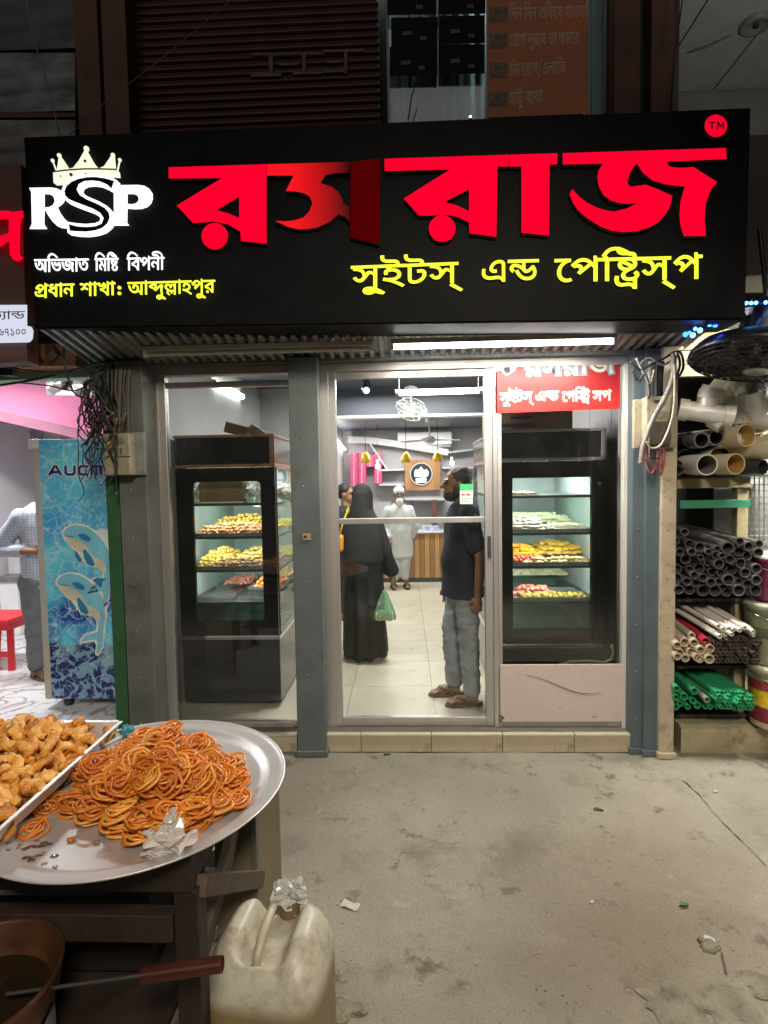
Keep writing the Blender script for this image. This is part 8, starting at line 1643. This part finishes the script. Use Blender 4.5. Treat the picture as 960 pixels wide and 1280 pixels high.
# ================================================================== FOOD STALL IN THE FOREGROUND
m_traymetal = M('worn_aluminium_tray', (.68, .67, .67), .40, .62, .08, 3, .04, 30, dirt=((.42, .34, .28), .35, 7))
TC = Vector((-.79, 1.57, .80)); TR = .418
rt = thing('round_tray', TC, 'large round aluminium tray holding the heap of orange jalebi', 'tray')
prof = [(.001, .0), (TR * .80, .0), (TR * .835, .004), (TR * .87, .014), (TR * .90, .020), (TR * .955, .020), (TR * .985, .026), (TR, .030), (TR * 1.003, .027), (TR * .985, .020), (TR * .95, .013), (TR * .88, .010), (TR * .83, -.003), (.001, -.004)]
MB().lathe(prof, TC, 128).build('plate', m_traymetal, rt, fixn=True)
# jalebi
m_jal = bpy.data.materials.new('syrupy_orange_jalebi'); m_jal.use_nodes = True
n = m_jal.node_tree.nodes; L = m_jal.node_tree.links; b = n['Principled BSDF']; oi = n.new('ShaderNodeObjectInfo'); tc = n.new('ShaderNodeTexCoord'); nz = n.new('ShaderNodeTexNoise'); nz.inputs['Scale'].default_value = 45; L.new(tc.outputs['Object'], nz.inputs[0])
mm_ = n.new('ShaderNodeMath'); mm_.operation = 'ADD'; m3 = n.new('ShaderNodeMath'); m3.operation = 'MULTIPLY'; m3.inputs[1].default_value = .55; L.new(oi.outputs['Random'], m3.inputs[0]); m4 = n.new('ShaderNodeMath'); m4.operation = 'MULTIPLY'; m4.inputs[1].default_value = .6; L.new(nz.outputs[0], m4.inputs[0]); L.new(m3.outputs[0], mm_.inputs[0]); L.new(m4.outputs[0], mm_.inputs[1])
rp = n.new('ShaderNodeValToRGB'); rp.color_ramp.elements[0].color = (.42, .10, .010, 1); rp.color_ramp.elements[0].position = .15; rp.color_ramp.elements[1].color = (.85, .42, .07, 1); rp.color_ramp.elements[1].position = .95
e = rp.color_ramp.elements.new(.55); e.color = (.72, .24, .025, 1); L.new(mm_.outputs[0], rp.inputs[0]); L.new(rp.outputs[0], b.inputs['Base Color'])
b.inputs['Roughness'].default_value = .36; b.inputs['Coat Weight'].default_value = .28; b.inputs['Coat Roughness'].default_value = .15; b.inputs['Subsurface Weight'].default_value = .5; b.inputs['Subsurface Radius'].default_value = (.02, .006, .002); b.inputs['Subsurface Scale'].default_value = .4
def jalebi_mesh(seed):
    rnd = random.Random(seed); pts = []; N_ = 84; turns = rnd.uniform(2.9, 3.6); ph = rnd.uniform(0, 6.28); ex_ = rnd.uniform(.85, 1.1)
    for i in range(N_):
        t = i / (N_ - 1); a = ph + t * turns * 2 * PI; r = .047 * (1 - .78 * t) * (1 + .10 * math.sin(a * 2.3 + seed) + .05 * math.sin(a * 5.1 + seed)); pts.append(Vector((r * math.cos(a) * ex_, r * math.sin(a) / ex_, .0035 + .003 * math.sin(a * 1.7 + seed) + .002 * (t > .8))))
    # a strand that crosses over the coil, as the batter was lifted off
    a0 = ph + turns * 2 * PI; last = pts[-1]; tgt = Vector((.044 * math.cos(a0 + 2.0), .044 * math.sin(a0 + 2.0), .008))
    for i in range(1, 12): t = i / 11; pts.append(last.lerp(tgt, t) + Vector((0, 0, .007 * math.sin(PI * t))))
    g = MB(); rr = [.0037 * (1 + .22 * noise.noise(p * 160 + Vector((seed, 0, 0)))) for p in pts]; g.tube(pts, rr, 7)
    return g
jm = []
for s_ in range(7):
    o = jalebi_mesh(s_ * 3 + 1).build('jalebi', m_jal); o.data.transform(Matrix.Translation(Vector(o.location))); o.location = (0, 0, -5); jm.append(o)
placed = 0; random.seed(12); used = set()
def put(o, loc, rot, sc, label, cat, group):
    global placed
    if o.name not in used: used.add(o.name); c = o
    else: c = o.copy(); COL.objects.link(c)
    c.location = loc; c.rotation_euler = rot; c.scale = (sc, sc, sc * random.uniform(.95, 1.2)); tag(c, label, cat, group); placed += 1
JL = 'glossy orange jalebi spiral lying in the heap on the round tray'; JG = 'jalebi heaped on the round tray'
zt0 = TC.z + .004
def JN(w_, px, py): return 'orange jalebi %s the %s of the heap, round tray' % ('lying on top at' if w_ == 'top' else 'stacked flat inside', 'left end' if px < 135 else 'right end' if px > 240 else 'front' if py > 1000 else 'crest' if py < 965 else 'middle')
# flat columns in front
for (px, py, n_) in ((98, 1008, 3), (118, 1018, 5), (150, 1030, 7), (182, 1040, 7), (214, 1036, 7), (242, 1024, 6), (268, 1012, 5), (292, 1000, 3), (130, 1000, 8), (165, 1008, 9), (200, 1010, 9), (232, 1002, 8), (262, 990, 6), (290, 978, 4), (112, 985, 6), (145, 985, 9), (180, 985, 11), (215, 982, 10), (248, 974, 8), (275, 966, 6), (130, 962, 6), (165, 958, 10), (200, 955, 12), (235, 955, 9), (262, 950, 6), (180, 935, 8), (212, 932, 9), (240, 938, 6), (290, 960, 4)):
    c = PZ(px, py, zt0 + .01)
    for k in range(n_):
        put(random.choice(jm), (c.x + random.uniform(-.012, .012), c.y + random.uniform(-.012, .012), zt0 + k * .0088 + random.uniform(0, .002)), (random.uniform(-.16, .16), random.uniform(-.16, .16), random.uniform(0, 6.28)), random.uniform(.84, 1.05), JN('top' if k >= n_ - 1 else 'in', px, py), 'jalebi', JG)
# leaning ones that face the street
for i in range(26):
    px, py = random.choice([(120, 960), (150, 985), (185, 960), (205, 950), (215, 970), (180, 985), (160, 945), (200, 930), (225, 985), (250, 955), (275, 965), (240, 935), (95, 970), (265, 985)]); px += random.uniform(-12, 12); py += random.uniform(-9, 9)
    u = (px - 190) / 110; h = .115 * max(0, 1 - u * u) * max(.35, 1 - abs(py - 965) / 90); c = PZ(px, py + h * 330, zt0)
    put(random.choice(jm), (c.x, c.y - .015, zt0 + h + .012), (random.uniform(.35, 1.0), random.uniform(-.35, .35), random.uniform(-.6, .6)), random.uniform(.9, 1.1), 'orange jalebi leaning outward on the face of the heap, round tray', 'jalebi', JG)
for k, (px, py) in enumerate(((40, 1038), (60, 1010), (72, 1000))):
    c = PZ(px, py, zt0); put(jm[k], (c.x, c.y, zt0), (.15, -.1, k), .9, 'dark orange jalebi lying apart at the left rim of the heap', 'jalebi', 'loose jalebi left of the heap')
m_crumb = M('amber_crumb', (.50, .14, .02), .3, 0, .3, 50, coat=.4)
g = MB()
for px, py, r in ((88, 1050, .008), (92, 1047, .006), (86, 1048, .004), (120, 1052, .007), (262, 926, .006), (300, 1028, .004), (55, 1065, .004), (30, 1085, .004)): c = PZ(px, py, zt0); g.ball(c, (r * 1.4, r * .8, .003), 8, 5)
tag(g.build('jalebi_crumbs', m_crumb), 'small amber jalebi crumbs on the bare part of the round tray', 'crumbs', kind='stuff')
m_syr = GLASS('syrup', (.92, .80, .72), 1.6, .05, 0); g = MB()
for i in range(26): c = PZ(random.uniform(8, 75), random.uniform(1045, 1085), zt0); r = random.uniform(.003, .008); g.ball((c.x, c.y, TC.z + .001), (r * 1.5, r, .0016), 8, 5)
tag(g.build('syrup_drops', m_syr), 'drops of syrup on the left part of the round tray', 'syrup', kind='stuff')
# crumpled white plastic bag on the tray
c = PZ(212, 1062, zt0); m_bag = M('white_thin_plastic', (.88, .78, .74), .25, 0, .08, 20, spec=.7, sub=.2, trans=.35)
bg_ = thing('crumpled_bag', c, 'crumpled white plastic bag lying in front of the jalebi heap', 'bag')
for k, (dx, dy, dz_, r, s_) in enumerate(((0, 0, .028, (.040, .030, .032), 31), (-.038, .018, .030, (.030, .012, .012), 7), (.028, -.006, .022, (.026, .022, .024), 12), (-.018, -.022, .014, (.034, .015, .012), 17), (.002, .012, .062, (.010, .008, .026), 23))):
    crumple(c + Vector((dx, dy, dz_)), (r[0] * 1.25, r[1] * 1.25, r[2] * 1.25), s_, 15, 11, .8, .42, True).build('fold', m_bag, bg_, fixn=False)
# blue knotted cloth
c = PZ(160, 914, .86); kn = thing('blue_cloth_knot', c, 'small knotted blue cloth on a white stem between the two trays', 'cloth')
crumple(c, (.026, .018, .018), 5, 22, 14, .5, 2.5).build('knot', M('teal_cloth', (.06, .28, .34), .6, 0, .4, 60), kn, fixn=False)
MB().tube([c + Vector((-.01, -.01, -.01)), PZ(140, 927, .85), PZ(126, 934, .84)], [.009, .006, .002], 8).build('stem', M('pale_stem', (.6, .62, .6), .4), kn)

# rectangular steel tray with fritters, resting over the left rim of the round tray
rc = thing('steel_tray', PZ(0, 960, .86), 'rectangular steel tray full of golden fritters, over the left rim of the round tray', 'tray')
A0, A1 = PZ(146, 903, .885), PZ(-6, 1036, .885)   # upper edge of its right side
d = (A1 - A0); d.z = 0; L0 = d.length; d.normalize(); side = Vector((d.y, -d.x, 0)) if Vector((d.y, -d.x, 0)).x < 0 else Vector((-d.y, d.x, 0))
def tp(u, v, z): return Vector((A0.x, A0.y, 0)) + d * u + side * v + Vector((0, 0, z))
Wd = .62; La = L0 + .25
g = MB(); zb, ztp = .835, .885; ins = .02
g.add([tp(.02, ins, zb), tp(La, ins, zb), tp(La, Wd, zb), tp(.02, Wd, zb), tp(.02, ins, zb - .002), tp(La, ins, zb - .002), tp(La, Wd, zb - .002), tp(.02, Wd, zb - .002)], [(0, 1, 2, 3), (7, 6, 5, 4)]); g.build('base', m_traymetal, rc, fixn=False)
g = MB(); g.loft([[tp(u, a, z) for a, z in ((ins, zb), (-.004, ztp), (-.016, ztp + .001), (-.016, ztp - .003), (-.006, ztp - .004), (ins - .003, zb - .003))] for u in (-.01, La)], smooth=False); g.build('side_wall', m_traymetal, rc, fixn=False)
g = MB(); g.loft([[tp(a, v, z) for a, z in ((ins, zb), (-.004, ztp), (-.016, ztp + .001), (-.016, ztp - .003), (-.006, ztp - .004), (ins - .003, zb - .003))] for v in (0, Wd)], smooth=False); g.build('side_wall', m_traymetal, rc, fixn=False)
# fritters: lumpy curled pieces
m_frit = bpy.data.materials.new('golden_fritter'); m_frit.use_nodes = True
n = m_frit.node_tree.nodes; L = m_frit.node_tree.links; b = n['Principled BSDF']; oi = n.new('ShaderNodeObjectInfo'); tc = n.new('ShaderNodeTexCoord'); nz = n.new('ShaderNodeTexNoise'); nz.inputs['Scale'].default_value = 28; nz.inputs['Detail'].default_value = 6; L.new(tc.outputs['Object'], nz.inputs[0])
ad_ = n.new('ShaderNodeMath'); ad_.operation = 'MULTIPLY_ADD'; ad_.inputs[1].default_value = .25; L.new(oi.outputs['Random'], ad_.inputs[0]); L.new(nz.outputs[0], ad_.inputs[2])
rp = n.new('ShaderNodeValToRGB'); rp.color_ramp.elements[0].color = (.38, .13, .018, 1); rp.color_ramp.elements[0].position = .38; rp.color_ramp.elements[1].color = (.88, .50, .13, 1); rp.color_ramp.elements[1].position = .85
e = rp.color_ramp.elements.new(.58); e.color = (.72, .31, .05, 1)
L.new(ad_.outputs[0], rp.inputs[0]); L.new(rp.outputs[0], b.inputs['Base Color']); b.inputs['Roughness'].default_value = .42; b.inputs['Coat Weight'].default_value = .15
n3 = n.new('ShaderNodeTexNoise'); n3.inputs['Scale'].default_value = 140; L.new(tc.outputs['Object'], n3.inputs[0]); bp = n.new('ShaderNodeBump'); bp.inputs['Strength'].default_value = .8; bp.inputs['Distance'].default_value = .006; L.new(n3.outputs[0], bp.inputs['Height']); L.new(bp.outputs[0], b.inputs['Normal'])
fm = []
for s_ in range(7):
    rnd = random.Random(s_ + 40); g = MB(); pts = []; N_ = 34; arc = rnd.uniform(3.2, 5.6); R0 = rnd.uniform(.020, .027)
    for i in range(N_):
        t = i / (N_ - 1); a = t * arc; pts.append(Vector((R0 * (1 + .25 * math.sin(a + s_)) * math.cos(a), R0 * math.sin(a), .010 * math.sin(a * 1.3 + s_))))
    rr = [.0135 * (.55 + .45 * math.sin(PI * min(1, max(0, (i + 1) / (N_ + 1)))) ** .5) * (1 + .35 * noise.noise(pts[i] * 60 + Vector((s_ * 3, 0, 0)))) for i in range(N_)]
    g.tube(pts, rr, 16)
    vs = []
    for v in g.v:
        v = Vector(v); q = noise.noise_vector(v * 55 + Vector((s_ * 5, 0, 0))) * .0075 + noise.noise_vector(v * 110) * .003; vs.append(tuple(v + q))
    g.v = vs; o = g.build('fritter', m_frit); o.data.transform(Matrix.Translation(Vector(o.location))); fm.append(o)
random.seed(31); FL_ = 'golden brown curled fritter heaped in the rectangular steel tray'; FGp = 'fritters heaped in the steel tray'
for lay in range(4):
    for i in range(15):
        for j in range(10):
            u = .05 + i * .048 + random.uniform(-.016, .016); v = .045 + j * .048 + random.uniform(-.016, .016)
            if v > .52 or u > La - .02: continue
            hmax = .022 + .075 * min(1, v / .14) * min(1, (u + .03) / .10)
            z = zb + .014 + lay * .024
            if z - zb > hmax or (lay and random.random() < .22): continue
            q = tp(u, v, z + random.uniform(-.005, .007))
            if cam_px(q)[0] < -25: continue
            put(random.choice(fm), q, (random.uniform(-.9, .9), random.uniform(-.9, .9), random.uniform(0, 6.28)), random.uniform(.85, 1.2), 'golden curled fritter %s in the steel tray, %s' % ('on top' if lay >= 2 else 'low down', 'beside the rim' if v < .12 else 'at the far end' if u < .2 else 'toward the near left'), 'fritter', FGp)

# the wooden stall under the trays
m_dw = M('dark_stained_wood', (.022, .012, .009), .65, 0, .35, 7, .3, 60, stretch=(1, 1, .3)); m_dw2 = M('dusty_brown_wood', (.085, .06, .04), .75, 0, .3, 7, .3, 60, dirt=((.05, .03, .02), .6, 6))
tb = thing('wooden_stall', (-.9, 1.5, 0), 'dark wooden stall table carrying the two food trays', 'table')
g = MB()
xL, xR, yF, yB = -1.6, -.535, 1.20, 1.95
def bm2_(name, p0, p1, w, h, mat=m_dw, up=(0, 0, 1), bev=.003): g = MB(); g.beam(p0, p1, w, h, up); return g.build(name, mat, tb, bev=bev)
bm2_('top_rail', (xL, yF + .12, .745), (xR, yF + .12, .745), .05, .09); bm2_('top_rail', (xL, yB, .75), (xR, yB, .75), .05, .08)
bm2_('top_rail', (xR - .03, yF + .15, .745), (xR - .03, yB - .03, .745), .05, .09); bm2_('top_rail', (-1.05, yF + .15, .745), (-1.05, yB - .03, .745), .05, .07)
for a, b_ in ((xR - .02, yF + .13), (xR - .02, yB), (xL, yF + .13), (xL, yB)): bm2_('leg', (a, b_, 0), (a, b_, .70), .06, .06, m_dw if b_ < 1.5 else m_dw2, (0, 1, 0))
bm2_('lower_rail', (xL, yF + .12, .60), (xR - .055, yF + .12, .60), .04, .07)
bm2_('slat', (-1.3, yF + .2, .715), (-.62, yB - .1, .715), .10, .02); bm2_('slat', (-1.5, yB - .15, .716), (-.6, yF + .3, .738), .09, .02)
bm2_('brace', (xR - .03, yF + .16, .42), (xR - .03, yB - .04, .68), .03, .06, m_dw2)
bm2_('shelf_board', (-1.55, 1.58, .33), (-.62, 1.58, .33), .62, .02)
bm2_('brace', (xR + .01, yF + .12, .70), (xR + .04, yB - .2, .40), .03, .05, m_dw2)
# stove body / dark bulk under the table
tag(MB().box(-1.45, -.72, 1.45, 1.88, .345, .56).build('cooking_box', M('sooty_metal', (.02, .016, .014), .6, .3, .3, 6), bev=.01), 'sooty dark metal box on the lower shelf of the stall', 'box')
# side board of a crate
cr = thing('plywood_crate', (-.45, 1.85, 0), 'olive brown plywood crate standing behind the jerrycan', 'crate')
m_ply = M('olive_plywood', (.20, .165, .095), .7, 0, .25, 4, .15, 50, stretch=(1, 1, .15), dirt=((.08, .06, .035), .5, 6))
pa, pb_ = PZ(286, 1075, .55), PZ(327, 1060, .50)
MB().box(-.64, -.515, 1.74, 1.765, .0, .62).build('front_board', m_ply, cr, bev=.002); MB().box(-.528, -.508, 1.7655, 2.10, .0, .62).build('side_board', m_ply, cr, bev=.002); MB().box(-.64, -.53, 2.09, 2.11, .0, .6).build('back_board', m_ply, cr)
MB().box(-.515, -.498, 1.728, 1.76, .0, .63).build('corner_strip', M('grey_strip', (.12, .12, .11), .6), cr)
# white step pieces seen through the stall
tag(MB().box(-1.5, -.75, 2.15, 2.30, .0, .22).build('white_block', M('dirty_white_block', (.42, .42, .37), .7, 0, .15, 6, dirt=((.2, .19, .16), .5, 6)), bev=.008), 'dirty white block on the ground behind the stall', 'block')
# wok
wk = thing('wok', (-1.17, 1.30, .35), 'big brown metal wok with a rolled rim at the lower left', 'wok')
wc = Vector((-.962, 1.13, .62)); wq = .58; m_wok = M('browned_metal', (.16, .075, .04), .32, .75, .35, 5, .08, 30, dirt=((.03, .02, .015), .6, 5))
MB().lathe([(a * wq, b_ * wq * 1.2) for a, b_ in [(.001, -.20), (.12, -.195), (.22, -.15), (.27, -.07), (.285, .0), (.297, .012), (.305, .006), (.30, -.01), (.285, -.08), (.235, -.165), (.12, -.21), (.001, -.215)]], wc, 72).build('bowl', m_wok, wk)
MB().lathe([(.001, -.066), (.144, -.066)], wc, 48).build('oil', M('dark_frying_oil', (.02, .012, .006), .06, 0, .1, 3), wk)
st2 = thing('burner_stand', (-.962, 1.13, 0), 'grey metal burner stand under the brown wok', 'stand')
MB().lathe([(.12, 0), (.15, .01), (.15, .50), (.142, .505), (.138, .02)], (wc.x, wc.y, 0), 40).build('ring_wall', M('dull_grey_sheet', (.16, .17, .17), .5, .4, .2, 6), st2)
# skimmer with a tube handle
sk = thing('skimmer', PZ(280, 1200, .52), 'skimmer with a reddish brown tube handle resting beside the jerrycan', 'skimmer')
h0, h1 = PZ(278, 1205, .64), PZ(178, 1219, .62); g = MB(); g.pipe(h0, h1, .0165, .14, 20); g.build('handle', M('red_brown_tube', (.10, .03, .022), .28, .5, .3, 10, dirt=((.08, .03, .02), .5, 12)), sk, fixn=False)
dd = (h1 - h0).normalized(); g = MB(); g.cyl(h1 - dd * .02, h1 + dd * .30, .004); g.build('rod', m_dark_steel, sk)
for q in (.06, .045): MB().ball(h0.lerp(h1, 1 - q / .18) + Vector((0, 0, .013)), (.0035, .0035, .003), 8, 5).build('rivet', m_rivet, sk)
# ---- jerrycan
JC = Vector((-.392, 1.475, 0)); JW, JD, JH = .163, .14, .50; JA = math.radians(-6)
m_jer = bpy.data.materials.new('cloudy_jerrycan_plastic'); m_jer.use_nodes = True
n = m_jer.node_tree.nodes; L = m_jer.node_tree.links; b = n['Principled BSDF']; tc = n.new('ShaderNodeTexCoord'); sx = n.new('ShaderNodeSeparateXYZ'); L.new(tc.outputs['Object'], sx.inputs[0])
nz = n.new('ShaderNodeTexNoise'); nz.inputs['Scale'].default_value = 13; nz.inputs['Detail'].default_value = 12; nz.inputs['Roughness'].default_value = .72; L.new(tc.outputs['Object'], nz.inputs[0])
ml = n.new('ShaderNodeMath'); ml.operation = 'MULTIPLY_ADD'; ml.inputs[1].default_value = .03; L.new(nz.outputs[0], ml.inputs[0]); L.new(sx.outputs[2], ml.inputs[2])
r1 = n.new('ShaderNodeMapRange'); r1.inputs[1].default_value = .345; r1.inputs[2].default_value = .385; L.new(ml.outputs[0], r1.inputs[0])
m1 = n.new('ShaderNodeMix'); m1.data_type = 'RGBA'; L.new(r1.outputs[0], m1.inputs[0]); m1.inputs[6].default_value = (.25, .18, .09, 1); m1.inputs[7].default_value = (.48, .45, .37, 1)
r2 = n.new('ShaderNodeMapRange'); r2.inputs[1].default_value = .48; r2.inputs[2].default_value = .72; r2.inputs[4].default_value = .85; L.new(nz.outputs[0], r2.inputs[0])
m2_ = n.new('ShaderNodeMix'); m2_.data_type = 'RGBA'; L.new(r2.outputs[0], m2_.inputs[0]); L.new(m1.outputs[2], m2_.inputs[6]); m2_.inputs[7].default_value = (.20, .145, .085, 1)
L.new(m2_.outputs[2], b.inputs['Base Color']); b.inputs['Roughness'].default_value = .42; b.inputs['Subsurface Weight'].default_value = .3; b.inputs['Subsurface Radius'].default_value = (.05, .04, .02); b.inputs['Subsurface Scale'].default_value = .6
n3 = n.new('ShaderNodeTexNoise'); n3.inputs['Scale'].default_value = 30; L.new(tc.outputs['Object'], n3.inputs[0]); bp = n.new('ShaderNodeBump'); bp.inputs['Strength'].default_value = .25; bp.inputs['Distance'].default_value = .006; L.new(n3.outputs[0], bp.inputs['Height']); L.new(bp.outputs[0], b.inputs['Normal'])
jc = thing('jerrycan', JC, 'cloudy yellowish plastic jerrycan with a plastic bag stuffed in its mouth', 'jerrycan')
def sup(a, rx, ry, p=4.5): c_, s_ = math.cos(a), math.sin(a); q = (abs(c_) ** p + abs(s_) ** p) ** (-1 / p); return rx * c_ * q, ry * s_ * q
RJ = Matrix.Rotation(JA, 3, 'Z'); rings = []; n_ = 96
for z, k in ((.0, .93), (.01, .98), (.03, 1.0), (.14, 1.0), (.15, .985), (.16, 1.0), (.34, 1.0), (.38, .995)):
    rings.append([JC + RJ @ Vector((*sup(2 * PI * i / n_, JW * k, JD * k), z)) for i in range(n_)])
for m_ in range(1, 41):
    k = 1 - m_ / 40 * .985; ring = []
    for i in range(n_):
        x, y = sup(2 * PI * i / n_, JW * k, JD * k, 4.5 - 1.5 * (1 - k)); e_ = 1 - k; top = .38 + .095 * (1 - (1 - min(1, e_ * 2.6)) ** 2)
        top -= .075 * max(0, (-y - .02) / JD) ** 1.5 * min(1, e_ * 4)          # slopes down to the front
        gr = math.exp(-((x) / .064) ** 6) * (1 / (1 + math.exp(-(y + .085) / .007)))   # hand channel
        top -= .050 * gr * min(1, e_ * 6)
        ring.append(JC + RJ @ Vector((x, y, top)))
    rings.append(ring)
MB().loft(rings).build('can_body', m_jer, jc)
hd = [JC + RJ @ Vector((-.012, y, z)) for y, z in ((-.085, .418), (-.07, .445), (-.03, .468), (.02, .476), (.055, .478), (.075, .460))]
MB().tube(hd, [.010, .012, .013, .013, .012, .010], 12).build('handle', M('pale_jerrycan_plastic', (.44, .40, .30), .42, 0, .15, 14, dirt=((.20, .15, .09), .6, 12)), jc)
nk = JC + RJ @ Vector((.022, .10, .43)); MB().lathe([(.030, 0), (.030, .035), (.026, .04), (.024, .01)], nk, 24).build('neck', M('brown_neck', (.16, .10, .06), .5), jc)
cb_ = thing('bag_stopper', nk + Vector((0, 0, .04)), 'crumpled clear plastic bag stuffed into the mouth of the jerrycan', 'bag')
m_clear = M('crinkled_clear_plastic', (.80, .80, .76), .15, 0, .15, 40, spec=1.0, trans=.35)
for k, (dx, dy, dz_, r, s_) in enumerate(((0, 0, .055, (.036, .028, .026), 3), (-.02, .0, .07, (.02, .016, .018), 8), (.024, .0, .078, (.020, .014, .018), 15), (0, 0, .025, (.020, .020, .026), 19))): crumple(nk + Vector((dx, dy, dz_)), (r[0] * 1.15, r[1] * 1.15, r[2] * 1.15), s_, 15, 11, .8, .6, True).build('fold', m_clear, cb_, fixn=False)
# the street lamp behind the camera that lights all this
lp2 = thing('street_lamp', (1.3, -2.1, 0), 'grey street lamp on the near side of the lane', 'street lamp')
MB().cyl((1.5, -2.1, -.05), (1.5, -2.1, 4.5), .045).build('pole', m_dark_steel, lp2); g = MB(); g.beam((1.5, -2.1, 4.5), (.9, -1.95, 4.55), .05, .05); g.build('arm', m_dark_steel, lp2)
MB().box(.75, 1.05, -2.1, -1.75, 4.78, 4.84).build('lamp_head', m_dark_steel, lp2)
